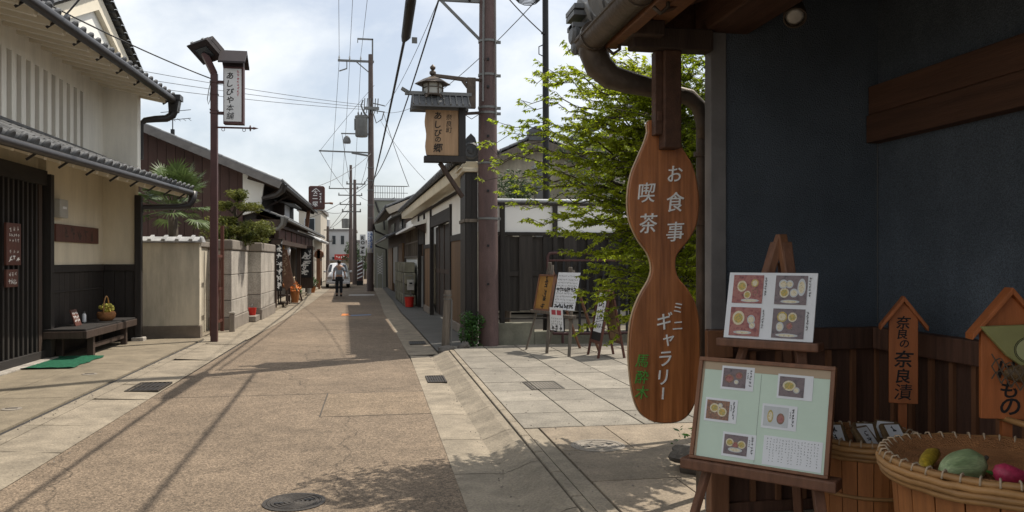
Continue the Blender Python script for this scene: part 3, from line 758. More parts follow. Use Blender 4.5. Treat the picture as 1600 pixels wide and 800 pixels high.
q = MB(); q.tube([(-3.12, 16.75, 4.31), (-2.36, 16.75, 4.31)], .018, 6); q.lathe([(.03, 0), (.001, .1)], (-2.40, 16.75, 4.31), 8, Matrix.Rotation(R(90), 3, 'Y'))
for x in (-2.98, -2.58): q.tube([(x + .03 * math.cos(a), 16.75, 4.27 + .03 * math.sin(a)) for a in [6.28 * i / 10 for i in range(11)]], .006, 5, False)
q.tube([(-2.46, 16.75 + .055 * math.cos(a), 4.31 + .055 * math.sin(a)) for a in [6.28 * i / 12 for i in range(13)]], .010, 5, False)
build('banner_rod', q, 'steel_brown', t)
q = MB(); q.bar((-3.1, 16.78, 5.22), (-2.96, 16.78, 5.22), .04, .06); q.bar((-3.1, 16.78, 4.60), (-2.96, 16.78, 4.60), .04, .06)
for z in (5.22, 4.98, 4.66, 4.60): q.box(-3.235, -3.085, 16.725, 16.875, z - .015, z + .015)
build('bracket', q, 'steel_brown', t)
q = MB(); q.tube([(-3.20, 16.7, 5.25), (-3.24, 16.68, 5.05), (-3.27, 16.68, 4.85), (-3.25, 16.68, 4.75), (-3.22, 16.7, 4.85), (-3.21, 16.7, 5.1)], .008, 5); build('loose_cable', q, 'metal_grey', t)
t = thing('shop_sign', 'white upright signboard with black brush lettering under a little gable roof on the lamp post', 'sign', (-2.77, 16.75, 4.36))
q = MB(); q.box(-2.965, -2.575, 16.66, 16.84, 4.37, 5.52); build('case', q, 'steel_brown', t, bevel=.01)
q = MB(); q.box(-2.945, -2.615, 16.645, 16.655, 4.42, 5.47); build('face', q, 'sign_white', t)
sf = lambda u, v, w: (u, 16.644 - w, v)
q = MB()
for ch, v in zip('あしびや本舗', (5.33, 5.17, 5.01, 4.85, 4.69, 4.53)): put(q, ch, -2.83, v, .15, sf, .002, .0 if ch in '本舗' else .016, slant=.15)
build('lettering', q, 'ink', t)
q = MB(); r2 = random.Random(12)
for k in range(8): scrib(q, -2.68, 5.41 - k * .065, .05, sf, r2)
build('small_lettering', q, 'letter_red', t)
q = MB()
q.prism([(16.45, 5.58), (16.75, 5.86), (17.05, 5.58), (17.05, 5.54), (16.75, 5.80), (16.45, 5.54)], lambda u, v, w: (w, u, v), -3.03, -2.52)
q.box(-2.96, -2.58, 16.68, 16.82, 5.52, 5.74)
build('roof', q, 'steel_dark', t)

# ---------------------------------------------------------------- garden wall, gate, stone gateposts, plants
t = thing('garden_wall', 'aged cream plaster wall with grey coping beside the lamp post', 'wall', (-4.2, 17.75, 0))
q = MB(); q.box(-4.95, -3.62, 17.68, 17.86, .28, 2.02); build('panel', q, 'plaster_aged', t, bevel=.01)
q = MB(); q.box(-4.97, -3.60, 17.66, 17.88, 0, .28); build('plinth', q, 'plinth', t, bevel=.015)
q = MB(); q.prism([(17.55, 2.03), (17.99, 2.03), (17.99, 2.06), (17.80, 2.15), (17.74, 2.15), (17.55, 2.06)], lambda u, v, w: (w, u, v), -4.97, -3.56)
x = -4.85
while x < -3.6:
    q.bar((x, 17.53, 2.075), (x + .02, 17.76, 2.165), .07, .05); x += .27
q.lathe([(.07, -.02), (.07, .02), (.001, .03)], (-3.57, 17.6, 2.09), 12, Matrix.Rotation(R(90), 3, 'Y'))
build('coping', q, 'tile_pale', t, bevel=.006)
t = thing('side_wall', 'stained plaster wall behind the brown steel gate', 'wall', (-3.95, 18.4, 0))
q = MB(); q.box(-4.0, -3.82, 17.9, 21.9, .0, 1.95); build('panel', q, 'plaster_aged', t); q = MB(); q.box(-4.05, -3.77, 17.9, 21.9, 1.95, 2.08); build('coping', q, 'stone_cap', t, bevel=.02)
t = thing('steel_gate', 'rusty brown steel gate with thin crossed bars between wall and gatepost', 'gate', (-3.45, 18.4, 0))
q = MB()
for y in (18.15, 19.35): q.box(-3.50, -3.43, y - .035, y + .035, 0, 2.75 if y < 19 else 2.45)
build('post', q, 'wood_red', t)
q = MB()
for z in (.25, .98, 1.72): q.box(-3.48, -3.45, 18.185, 19.315, z, z + .06)
for k in range(6): q.box(-3.475, -3.455, 18.3 + k * .18, 18.315 + k * .18, .25, 1.75)
build('leaf', q, 'wood_red', t)
q = MB()
for k in range(3):
    q.tube([(-3.44, 18.2 + k * .36, .3), (-3.43, 18.4 + k * .36, 1.0), (-3.44, 18.2 + k * .36, 1.7)], .008, 5)
build('brace', q, 'wood_red', t)
def gatepost(x0, x1, y0, y1, label):
    t = thing('stone_gatepost', label, 'gatepost', ((x0 + x1) / 2, (y0 + y1) / 2, 0))
    q = MB(); zs = [.32, .72, 1.32, 1.9]
    for a, b in zip(zs[:-1], zs[1:]): q.box(x0, x1, y0, y1, a, b - .012)
    build('blocks', q, 'stone_block', t, bevel=.012)
    q = MB(); q.box(x0 - .03, x1 + .03, y0 - .03, y1 + .03, 0, .31); build('plinth', q, 'stone_cap', t, bevel=.02)
    q = MB(); q.box(x0 - .03, x1 + .03, y0 - .03, y1 + .03, 1.9, 2.14); build('cap', q, 'stone_cap', t, bevel=.03)
gatepost(-3.95, -3.30, 19.6, 22.0, 'long pale stone block gatepost beside the lamp post')
gatepost(-3.85, -3.08, 22.9, 25.9, 'long pale stone block gatepost beside the shopfront')
t = thing('stone_steps', 'two low stone steps between the two gateposts', 'steps', (-3.5, 22.45, 0))
q = MB(); q.box(-3.9, -3.1, 22.05, 22.85, .02, .17); build('lower_step', q, 'stone_cap', t, bevel=.015)
q = MB(); q.box(-3.95, -3.4, 22.06, 22.84, .17, .34); build('upper_step', q, 'stone_cap', t, bevel=.015)
t = thing('bucket', 'little red bucket on the stone steps', 'bucket', (-3.25, 22.5, .17))
build('body', MB().lathe([(.08, 0), (.11, .2), (.10, .2), (.075, .01)], (-3.25, 22.5, .172), 14), 'red_plastic', t, smooth='auto')
q = MB(); q.tube([(-3.25, 22.5 + .105 * math.cos(a), .37 + .1 * math.sin(a)) for a in [math.pi * i / 8 for i in range(9)]], .006, 5); build('handle', q, 'metal_grey', t)
t = thing('street_post', 'short grey stone post on the verge in front of the gatepost', 'post', (-3.22, 19.2, 0))
build('shaft', MB().box(-3.28, -3.16, 19.14, 19.26, 0, .42), 'stone_cap', t, bevel=.02)
build('cap', MB().box(-3.29, -3.15, 19.13, 19.27, .42, .47), 'stone_block', t, bevel=.02)

def leaves(mb, c, r, n, size, rg, flat=1.0, tri=True, up=.5):
    c = Vector(c)
    for _ in range(n):
        while True:
            p = Vector((rg.uniform(-1, 1), rg.uniform(-1, 1), rg.uniform(-1, 1)))
            if p.length <= 1: break
        p = Vector((p.x * r, p.y * r, p.z * r * flat)) + c
        d = Vector((rg.gauss(0, 1), rg.gauss(0, 1), rg.gauss(0, .6))).normalized()
        nn = (Vector((rg.gauss(0, .6), rg.gauss(0, .6), 1)) if rg.random() < up else Vector((rg.gauss(0, 1), rg.gauss(0, 1), rg.gauss(0, 1)))).normalized()
        a = d.cross(nn)
        if a.length < .05: continue
        a.normalize(); s = size * rg.uniform(.6, 1.3)
        mb.add([p - d * s, p + a * s * .42, p + d * s, p - a * s * .42], [(0, 1, 2, 3)])
# palm
t = thing('palm', 'green fan palm rising behind the garden wall', 'palm', (-4.6, 19.6, 0))
pc = Vector((-4.6, 19.6, 2.85))
q = MB(); q.tube([(-4.6, 19.6, 0), (-4.58, 19.6, 1.4), pc], [.13, .12, .10], 10); build('trunk', q, 'bark', t, smooth=True)
q = MB(); rg = random.Random(21)
for i in range(46):
    az = rg.uniform(0, 6.28); el = rg.uniform(-.55, 1.25); ln = rg.uniform(.5, .85)
    d = Vector((math.cos(az) * math.cos(el), math.sin(az) * math.cos(el), math.sin(el))); h = pc + d * ln
    q.tube([pc, pc + d * ln * .5, h], .010, 4)
    side = d.cross(Vector((0, 0, 1))).normalized(); upv = side.cross(d)
    for k in range(17):
        a = (k - 8) / 8 * 1.55; dd = (d * math.cos(a) + side * math.sin(a)).normalized(); l2 = .48 * (1 - .25 * abs(a) / 1.5)
        tip = h + dd * l2 - Vector((0, 0, .10 * rg.random())) ; mid = h + dd * l2 * .5 + upv * .02; pw = dd.cross(upv).normalized() * .022
        q.add([h, mid - pw, tip, mid + pw], [(0, 1, 2, 3)])
build('fronds', q, 'leaf_palm', t, normals=False)
# cloud-pruned pine
t = thing('pine_tree', 'clipped garden pine in rounded tiers behind the stone gateposts', 'pine tree', (-3.5, 21.2, 0))
q = MB(); q.tube([(-3.5, 21.2, 0), (-3.6, 21.2, 1.2), (-3.35, 21.2, 2.1), (-3.5, 21.2, 2.9), (-3.4, 21.2, 3.3)], [.09, .08, .06, .045, .03], 8)
pads = [(-3.45, 21.1, 3.28, .34), (-3.72, 21.2, 3.02, .28), (-3.12, 21.0, 2.98, .34), (-3.62, 21.0, 2.62, .30), (-3.0, 21.2, 2.52, .42), (-3.35, 20.9, 2.4, .34), (-2.78, 21.6, 2.38, .34), (-3.7, 20.8, 2.3, .28), (-3.1, 21.5, 2.25, .35), (-3.3, 22.4, 2.3, .4), (-3.25, 23.2, 2.25, .3), (-3.5, 21.4, 2.1, .4)]
for x, y, z, r in pads: q.tube([(-3.45, 21.2, z - .25), (lerp(-3.45, x, .6), lerp(21.2, y, .6), z - .1), (x, y, z)], [.03, .022, .012], 5)
build('trunk', q, 'bark', t, smooth=True)
q = MB(); rg = random.Random(22)
for x, y, z, r in pads:
    for j in range(7):
        a = rg.uniform(0, 6.28); rr = r * rg.uniform(.2, .75)
        leaves(q, (x + math.cos(a) * rr, y + math.sin(a) * rr, z + rg.uniform(-.04, .07)), r * .55, 150, .036, rg, .6)
build('crown', q, 'leaf_pine', t, normals=False)
t = thing('shrub', 'reddish green bush at the foot of the garden pine', 'shrub', (-3.95, 20.6, 0))
q = MB(); q.tube([(-3.95, 20.6, 0), (-3.9, 20.6, 2.3)], .03, 6); build('stem', q, 'bark', t)
q = MB(); leaves(q, (-3.85, 20.6, 2.4), .42, 700, .04, rg, .9); build('foliage', q, 'leaf_pine', t, normals=False)

# ================================================================ LEFT: dark merchant shop
S = thing('wooden_shop', 'dark old wooden shop with brown clad gable and deep tiled eaves', 'shop', (-4, 27, 0))
q = MB(); x = -10.5
while x < -4.16:
    x2 = x + .27; q.box(x, min(x2, -4.14) - .012, 26.66, 26.72, 0, 6.7 - max(0, (min(x2, -4.14) + 9.2)) * .405 - .12); x = x2
q.box(-10.5, -4.14, 26.72, 26.8, 0, 4.45)
gw = build('gable_cladding', q, 'cladding', S)
q = MB(); q.prism([(-4.14, 3.1), (-3.62, 3.25), (-3.46, 4.33), (-4.14, 4.55)], lambda u, v, w: (u, w, v), 26.62, 26.8); build('white_gable_panel', q, 'plaster_white', S)
q = MB(); q.box(-10, -3.95, 26.8, 41, 3.2, 4.5); q.box(-10, -3.75, 26.8, 41, 0, 3.2); build('wall', q, 'wood_black', S)
q = tile_roof((-2.90, 26.1, 4.12), (-2.90, 41.2, 4.12), (-9.2, 26.1, 6.72), (-9.2, 41.2, 6.72), .3, .3, .065, .075)
ro = build('roof', q, 'tile', S, smooth='auto')
q = MB()
q.prism([(-2.86, 4.12), (-9.2, 6.74), (-9.2, 6.50), (-2.95, 3.92)], lambda u, v, w: (u, w, v), 26.02, 26.14)
build('verge', q, 'pole_grey', ro)
q = MB(); q.poly((-2.92, 26.1, 4.04), (-2.92, 41.2, 4.04), (-3.95, 41.2, 4.34), (-3.95, 26.1, 4.34)); 
y = 26.4
while y < 41: q.bar((-3.95, y, 4.28), (-2.95, y, 3.98), .08, .10); y += .45
build('rafter', q, 'wood_dark', ro)
q = MB(); q.tube([(-2.84, 26.1, 4.05), (-2.84, 41.2, 4.05)], .06, 8)
q.tube([(-2.84, 26.15, 4.05), (-2.88, 26.15, 3.85), (-3.05, 26.2, 3.72), (-3.5, 26.4, 3.62)], [.13, .10, .08, .07], 8)
build('gutter', q, 'gutter_black', S, smooth='auto')
# lower eave
q = tile_roof((-2.86, 26.3, 2.98), (-2.86, 47, 2.94), (-3.95, 26.3, 3.42), (-3.95, 47, 3.38), .3, .25, .06, .07)
lo = build('lower_eave', q, 'tile', S, smooth='auto')
q = MB(); q.poly((-2.88, 26.3, 2.92), (-2.88, 47, 2.88), (-3.75, 47, 3.15), (-3.75, 26.3, 3.15)); q.box(-3.8, -2.95, 26.28, 26.36, 2.7, 2.95); build('soffit', q, 'wood_dark', lo)
q = MB(); q.tube([(-2.81, 26.2, 2.98), (-2.81, 47, 2.94)], .05, 8); q.tube([(-2.81, 26.25, 3.0), (-2.85, 26.25, 2.8), (-3.0, 26.3, 2.66), (-3.5, 26.4, 2.6)], [.13, .1, .07, .06], 8); build('gutter', q, 'metal_grey', lo, smooth='auto')
q = MB()
for k in range(7): q.box(-3.2, -3.1, 27.3 + k * 2.05, 29.1 + k * 2.05, 2.33, 2.72)
fa = build('transom_panel', q, 'wood_red', S, bevel=.015)
q = MB(); q.box(-3.25, -3.02, 26.9, 42, 2.72, 2.82); q.box(-3.25, -3.0, 26.9, 42, 2.18, 2.33)
for k in range(8): q.box(-3.22, -3.08, 27.05 + k * 2.05, 27.28 + k * 2.05, 2.33, 2.72)
build('beam', q, 'wood_dark', fa)
for yy in (26.95, 31.2, 35.5, 39.8): build('post', MB().box(-3.30, -3.14, yy, yy + .16, .12, 2.3), 'wood_dark', S)
q = MB()
for yy in range(8): q.box(-3.78, -3.70, 27.4 + yy * .12, 27.45 + yy * .12, .2, 2.2)
for yy in range(14): q.box(-3.78, -3.70, 36 + yy * .25, 36.08 + yy * .25, .2, 2.2)
build('lattice', q, 'wood_grey', S)
q = MB(); q.box(-3.95, -3.55, 33.0, 35.2, 3.35, 3.95); w2 = build('upper_window', q, 'wood_dark', S)
build('pane', MB().box(-3.548, -3.54, 33.2, 35.0, 3.4, 3.9), 'paper', w2)
q = MB(); q.prism([(-3.9, 4.05), (-3.1, 3.9), (-3.1, 3.86), (-3.9, 4.0)], lambda u, v, w: (u, w, v), 32.7, 35.6); build('awning', q, 'metal_light', w2)
for z0 in (26.9, 29.6): build('brace', MB().bar((-3.9, z0, 3.5), (-3.05, z0 + .4, 4.0), .07, .07), 'wood_dark', S)
t = thing('lettered_curtain', 'dark shop curtain with two columns of white lettering hung beside the gatepost', 'curtain', (-3.13, 26.98, .6))
build('cloth', MB().box(-3.31, -2.96, 26.97, 26.99, .66, 2.34), 'black', t)
q = MB(); r2 = random.Random(31)
for c_ in range(2):
    for k in range(7): scrib(q, -3.22 + c_ * .17, 2.22 - k * .225, .2, lambda u, v, w: (u, 26.969 - w, v), r2, n=6)
build('lettering', q, 'letter_pale', t)
build('rod', MB().tube([(-3.4, 26.98, 2.36), (-2.92, 26.98, 2.36)], .02, 6), 'wood_dark', t)
t = thing('cloth_banner', 'brown patterned cloth leaning on a board at the shopfront', 'banner', (-3.0, 28.4, .5))
bf = lambda u, v, w: (-3.12 + u, 28.3 - u * .25 - w, v)
q = MB(); q.prism([(-.28, 2.08), (.18, 2.02), (.42, .86), (.14, .62)], bf, 0, .04); build('cloth', q, 'cloth_brown', t)
q = MB(); r2 = random.Random(33)
for k in range(9): scrib(q, r2.uniform(-.05, .2), 1.85 - k * .11, .12, bf, r2, .045)
build('pattern', q, 'mat_beige', t)
q = MB(); q.bar((-3.35, 28.4, .12), (-3.35, 28.45, 2.1), .06, .05); q.bar((-2.95, 28.4, .12), (-3.0, 28.45, 2.0), .05, .05); build('stand', q, 'wood_dark', t)
t = thing('gilt_picture', 'small gilt framed picture under the shop eave', 'picture', (-3.4, 29, 2.0))
build('frame', MB().box(-3.5, -3.1, 28.9, 28.96, 1.98, 2.42), 'gold_board', t, bevel=.02); build('canvas', MB().box(-3.44, -3.16, 28.89, 28.899, 2.04, 2.36), 'mat_beige', t)
t = thing('paper_lantern', 'white paper lantern hanging in the dark shopfront', 'lantern', (-3.2, 30.5, 1.85))
build('shade', MB().lathe([(.06, 0), (.13, .06), (.15, .22), (.13, .38), (.06, .44)], (-3.2, 30.5, 1.8), 14), 'paper', t, smooth=True); build('cord', MB().tube([(-3.2, 30.5, 2.24), (-3.2, 30.5, 2.6)], .01, 5), 'black', t)
t = thing('calligraphy_board', 'black board with large white brush lettering at the far end of the shop', 'sign', (-3.1, 36.5, 1.0))
q = MB(); q.box(-3.22, -2.78, 37.0, 37.08, .88, 2.2); build('board', q, 'black', t)
q = MB(); r2 = random.Random(35); cf = lambda u, v, w: (u, 36.998 - w, v)
for k in range(3): scrib(q, -3.07, 1.85 - k * .36, .36, cf, r2, n=8)
for k in range(4): scrib(q, -2.87, 2.05 - k * .14, .12, cf, r2, n=5)
build('lettering', q, 'letter_pale', t)
build('frame', MB().box(-3.28, -2.72, 37.09, 37.14, .4, 2.3), 'wood_dark', t)
# stools, pots, board at the shop front
t = thing('a_board', 'pale board leaning at the shop entrance', 'sign', (-2.9, 31, .12))
build('panel', MB().bar((-2.75, 31.3, .12), (-3.0, 31.2, 1.02), .40, .03, (1, 0, .3)), 'mat_beige', t); build('frame', MB().bar((-2.70, 31.25, .12), (-2.96, 31.15, 1.0), .03, .06), 'wood_dark', t)
def pot(x, y, z, r, h, m, fm, label, kind, seed, n=120):
    t = thing('potted_plant', label, 'potted plant', (x, y, z))
    build('pot', MB().lathe([(r * .7, 0), (r, h), (r * 1.08, h), (r * .9, h - .02), (r * .85, h - .03), (.001, h - .03)], (x, y, z), 14), m, t, smooth='auto')
    q = MB(); leaves(q, (x, y, z + h + r * .9), r * 1.5, n, .045, random.Random(seed), .8); build('foliage', q, fm, t, normals=False)
pot(-2.85, 30.0, .12, .17, .42, 'wood_tub', 'orange', 'square brown pot with orange flowers before the shop', 0, 41)
pot(-2.9, 31.8, .12, .14, .25, 'plinth', 'leaf_shrub', 'dark pot of green leaves beside the leaning pale board', 0, 42)
pot(-2.95, 39.0, .12, .22, .3, 'wood_tub', 'leaf_shrub', 'bushy green potted plant under the calligraphy board', 0, 43, 420)
pot(-3.0, 38.3, .12, .14, .95, 'metal_light', 'orange', 'tall pale planter with orange flowers under the calligraphy board', 0, 44, 160)
t = thing('display_rack', 'low wooden rack of small wares beside the curtain', 'rack', (-3.1, 28.9, .12))
q = MB()
for z in (.15, .42, .68): q.box(-3.3, -2.95, 28.7, 29.4, z, z + .03)
build('shelf', q, 'wood_dark', t)
for x, y in ((-3.28, 28.72), (-2.97, 28.72), (-3.28, 29.38), (-2.97, 29.38)): build('leg', MB().box(x - .02, x + .02, y - .02, y + .02, .12, .72), 'wood_dark', t)
r2 = random.Random(45)
for k in range(7):
    m = r2.choice(('plinth', 'paper', 'wood_tub', 'blue_paint', 'stone')); x = -3.24 + (k % 3) * .11; y = 28.8 + (k // 3) * .22; h = r2.uniform(.12, .22); z = .712
    single('jar', MB().lathe([(.035, 0), (.05, h * .3), (.045, h * .8), (.03, h)], (x, y, z), 10), m, ('squat', 'tall', 'narrow', 'round', 'plain', 'glazed', 'stubby')[k] + ' ' + {'plinth': 'brown', 'paper': 'white', 'wood_tub': 'orange', 'blue_paint': 'blue', 'stone': 'grey'}[m] + ' jar on the wooden rack beside the curtain', 'jar', (x, y, z), 'jars on the display rack', smooth='auto')
# hanging sign of the second shop
t = thing('projecting_sign', 'dark red rounded shop sign with white lettering jutting from the dark wooden shop', 'sign', (-2.64, 38, 4.0))
def rrect(x0, x1, z0, z1, r, n=5):
    p = []
    for cx, cz, a0 in ((x1 - r, z1 - r, 0), (x0 + r, z1 - r, 90), (x0 + r, z0 + r, 180), (x1 - r, z0 + r, 270)):
        for k in range(n + 1):
            a = R(a0 + 90 * k / n); p.append((cx + r * math.cos(a), cz + r * math.sin(a)))
    return p
q = MB(); q.prism(rrect(-3.0, -2.27, 4.02, 5.1, .1), lambda u, v, w: (u, w, v), 38, 38.28); build('case', q, 'wood_red', t, bevel=.02)
q = MB(); q.prism(rrect(-2.9, -2.35, 4.10, 5.03, .06), lambda u, v, w: (u, w, v), 37.985, 38.0); build('face', q, 'steel_brown', t)
q = MB(); cf = lambda u, v, w: (u, 37.984 - w, v)
put(q, '大', -2.68, 4.80, .19, cf, .003, .02); put(q, '二', -2.70, 4.58, .24, cf, .003, .03); put(q, '塚', -2.70, 4.26, .26, cf, .003, .01)
q.add([cf(-2.86, 4.84, .002), cf(-2.66, 5.0, .002), cf(-2.66, 4.96, .002), cf(-2.83, 4.82, .002)], [(0, 1, 2, 3)]); q.add([cf(-2.66, 5.0, .003), cf(-2.47, 4.84, .003), cf(-2.50, 4.82, .003), cf(-2.66, 4.96, .003)], [(0, 1, 2, 3)])
r2 = random.Random(51)
for k in range(4): scrib(q, -2.46, 4.72 - k * .12, .10, cf, r2)
build('lettering', q, 'letter_pale', t)
q = MB(); q.bar((-3.7, 38.14, 4.25), (-2.02, 38.14, 4.32), .05, .07); q.bar((-3.0, 38.14, 4.0), (-3.12, 38.14, 2.95), .16, .16); q.tube([(-2.04, 38.14, 4.32), (-1.9, 38.14, 4.30)], .05, 8); build('bracket', q, 'wood_brown', t)
t = thing('tv_antenna', 'thin rooftop television antenna above the brown gable', 'antenna', (-7.05, 30, 5.7))
q = MB(); q.tube([(-7.05, 30, 5.6), (-7.05, 30, 7.0)], .02, 6); q.box(-7.11, -6.99, 29.95, 30.05, 5.6, 6.3); build('mast', q, 'wire', t)
q = MB()
for z in (6.92, 6.62): q.tube([(-7.5, 30.2, z), (-6.4, 29.8, z + .06)], .012, 5)
for k in range(6): q.tube([(-7.4 + k * .18, 29.85, 6.63 + k * .01), (-7.4 + k * .18, 30.35, 6.63 + k * .01)], .008, 4)
build('elements', q, 'wire', t)

# ================================================================ beyond the shop, left side
t = thing('plank_fence', 'tall weathered yellow plank fence after the dark shop', 'fence', (-3.2, 48, 0))
q = MB()
for k in range(14): q.box(-3.3, -3.24, 47.4 + k * .3, 47.68 + k * .3, .1, 1.85)
build('planks', q, 'wood_panel', t); build('cap', MB().box(-3.45, -3.1, 47.3, 51.7, 1.85, 1.98), 'tile', t, bevel=.02)
t = thing('torii_post', 'orange red wooden post with roundel at the end of the plank fence', 'post', (-3.1, 46.9, 0))
build('shaft', MB().box(-3.22, -3.05, 46.8, 46.95, .0, 2.3), 'wood_brown', t)
build('roundel', MB().lathe([(.24, -.05), (.27, 0), (.24, .05), (.001, .05)], (-3.12, 46.85, 2.0), 18, Matrix.Rotation(R(90), 3, 'X')), 'wood_brown', t)
def block(name, x0, x1, y0, y1, z1, m, label, floors=3, cols=4, rail=False):
    t = thing(name, label, 'building', ((x0 + x1) / 2, y0, 0))
    build('wall', MB().box(x0, x1, y0, y1, 0, z1), m, t)
    build('roof', MB().box(x0 - .15, x1 + .15, y0 - .15, y1 + .15, z1, z1 + .25), 'pole_grey', t)
    h = z1 / floors; wd = (x1 - x0) / cols
    for f in range(floors):
        for c in range(cols):
            wx = x0 + wd * (c + .25)
            wi = build('window', MB().box(wx, wx + wd * .5, y0 - .04, y0 + .02, f * h + h * .35, f * h + h * .8), 'metal_light', t)
            build('pane', MB().box(wx + .06, wx + wd * .5 - .06, y0 - .055, y0 - .042, f * h + h * .35 + .06, f * h + h * .8 - .06), 'glass_dark', wi)
    return t
block('apartment_block', -10.0, -6.2, 92, 104, 5.2, 'wall_far', 'low white block behind the red banner far down the street', 2, 3)
block('office_building', -5.6, -2.4, 104, 112, 5.4, 'wall_far', 'pale grey building closing the far end of the street', 2, 3)
block('corner_building', -5.6, -4.0, 62, 70, 5.4, 'wall_tan', 'narrow beige building rising over the shop sign bracket', 2, 1)
block('distant_house', -2.3, -.2, 88, 96, 3.6, 'wall_far', 'small pale house between the far utility poles', 1, 2)
t = thing('water_tower', 'white cylindrical water tank on a roof far away', 'water tank', (-6.3, 110, 0))
build('tank', MB().lathe([(.55, 5.6), (.58, 7.1), (.3, 7.3), (.001, 7.35)], (-6.4, 110, 0), 18), 'wall_far', t, smooth='auto'); build('tower', MB().box(-7.0, -5.8, 109.5, 111, 0, 5.6), 'wall_far', t)
t = thing('roofed_house', 'low house with brown ridged roof beyond the plank fence', 'house', (-6, 56, 0))
build('wall', MB().box(-8, -3.9, 54, 62, 0, 3.0), 'wall_tan', t); build('roof', tile_roof((-3.5, 53.6, 2.9), (-3.5, 62.4, 2.9), (-6.2, 53.6, 4.5), (-6.2, 62.4, 4.5), .5, .5, .09, 0.1), 'tile_pale', t, smooth='auto')
t = thing('red_banner_sign', 'red horizontal shop sign with white lettering across the far street end', 'sign', (-2.9, 75, 1.7))
build('board', MB().box(-3.6, -2.1, 75, 75.1, 1.72, 2.22), 'red_sign', t)
q = MB(); r2 = random.Random(61)
for k in range(6): scrib(q, -3.4 + k * .22, 1.97, .2, lambda u, v, w: (u, 74.99 - w, v), r2)
build('lettering', q, 'letter_pale', t); q = MB(); q.box(-3.5, -3.42, 75.1, 75.18, 0, 2.2); q.box(-2.3, -2.22, 75.1, 75.18, 0, 2.2); build('post', q, 'pole_grey', t)
t = thing('shop_awning', 'grey low shop roof under the red banner sign', 'shop', (-3.2, 78, 0))
build('wall', MB().box(-4.6, -1.6, 77, 80, 0, 1.6), 'wall_tan', t); build('roof', MB().prism([(-4.9, 1.6), (-1.3, 1.6), (-1.6, 1.75), (-4.6, 1.75)], lambda u, v, w: (u, w, v), 76.5, 80.2), 'pole_grey', t)

# ---------------------------------------------------------------- white car, seen from the front
t = thing('parked_car', 'small white car half hidden behind the walking person', 'car', (-2.15, 49, 0), R(3), None, True)
pr = [(-.70, .30), (-.73, .62), (-.70, .88), (-.58, 1.30), (-.46, 1.47), (0, 1.51), (.46, 1.47), (.58, 1.30), (.70, .88), (.73, .62), (.70, .30)]
q = MB()
secs = [(0.0, .94, .30, .70), (.12, 1.0, .26, .84), (.75, 1.0, .25, .93), (1.35, 1.0, .25, 1.50), (2.9, 1.0, .25, 1.51), (3.3, .96, .28, 1.1)]
rings = []
for y, s, zl, zh in secs:
    ring = []
    for x, z in pr:
        zz = zl + (z - .30) / 1.21 * (zh - zl); ring.append((x * s, y, zz))
    rings.append(ring)
b = len(q.v); n = len(pr)
for rg_ in rings: q.v += [Vector(p) for p in rg_]
for i in range(len(rings) - 1):
    for k in range(n):
        k2 = (k + 1) % n; q.f.append((b + i * n + k, b + i * n + k2, b + (i + 1) * n + k2, b + (i + 1) * n + k))
q.f.append(tuple(range(n))); q.f.append(tuple(b + (len(rings) - 1) * n + k for k in range(n)))
build('body', q, 'car_paint', t, smooth='auto', bevel=.03)
q = MB(); q.add([(-.58, .80, .96), (.58, .80, .96), (.47, 1.28, 1.40), (-.47, 1.28, 1.40)], [(0, 1, 2, 3)]); build('windscreen', q, 'glass_dark', t)
for sx in (-1, 1):
    q = MB(); q.box(min(sx * .62, sx * .36), max(sx * .62, sx * .36), -.03, .05, .56, .70); build('headlight', q, 'glass_lamp', t, bevel=.02)
    q = MB(); q.box(min(sx * .70, sx * .86), max(sx * .70, sx * .86), 1.0, 1.1, .92, 1.04); build('mirror', q, 'car_paint', t, bevel=.03)
    for yy in (.6, 2.7):
        wh = build('wheel', MB().lathe([(.18, -.09), (.27, -.09), (.28, 0), (.27, .09), (.18, .09)], (sx * .62, yy, .28), 20, Matrix.Rotation(R(90), 3, 'Y')), 'rubber', t, smooth='auto')
        build('rim', MB().lathe([(.18, -.05), (.18, .10), (.001, .10)], (sx * .62, yy, .28), 16, Matrix.Rotation(R(90 * sx), 3, 'Y')), 'metal_light', wh)
build('grille', MB().box(-.34, .34, -.02, .04, .42, .52), 'black', t); build('bumper', MB().box(-.70, .70, -.06, .10, .24, .40), 'car_paint', t, bevel=.03)
build('number_plate', MB().box(-.17, .17, -.075, -.061, .30, .40), 'paper', t)

# ---------------------------------------------------------------- person walking away
PX, PY = -1.6, 37.65
def skin(name, vs, es, rs, m, parent, root=0, sub=2):
    me = bpy.data.meshes.new(name); me.from_pydata(vs, es, []); o = bpy.data.objects.new(name, me); col.objects.link(o)
    sk = o.modifiers.new('skin', 'SKIN'); sk.use_smooth_shade = True
    for i, d in enumerate(me.skin_vertices[0].data):
        d.radius = rs[i] if isinstance(rs[i], tuple) else (rs[i], rs[i]); d.use_root = (i == root)
    sb = o.modifiers.new('sub', 'SUBSURF'); sb.levels = sub; sb.render_levels = sub
    me.materials.append(MATS[m]); o.parent = parent; OFF[o.name] = OFF[parent.name]
    return o
t = thing('person', 'person in grey blue short sleeved shirt and dark trousers walking away up the road', 'person', (PX, PY, 0), 0, None, True)
bv = [(0, 0, .86), (0, .0, 1.05), (0, .01, 1.26), (0, .01, 1.38), (0, .015, 1.45), (0, .03, 1.50), (0, .035, 1.56), (0, .03, 1.62),
      (-.09, 0, .82), (-.10, .05, .46), (-.10, -.02, .09), (-.10, .12, .04), (.09, 0, .82), (.09, .03, .46), (.09, -.10, .10), (.09, .03, .05),
      (-.17, .01, 1.34), (-.24, -.02, 1.08), (-.25, .04, .86), (-.25, .06, .77), (.17, .01, 1.34), (.25, .0, 1.08), (.27, .10, .90), (.27, .13, .82)]
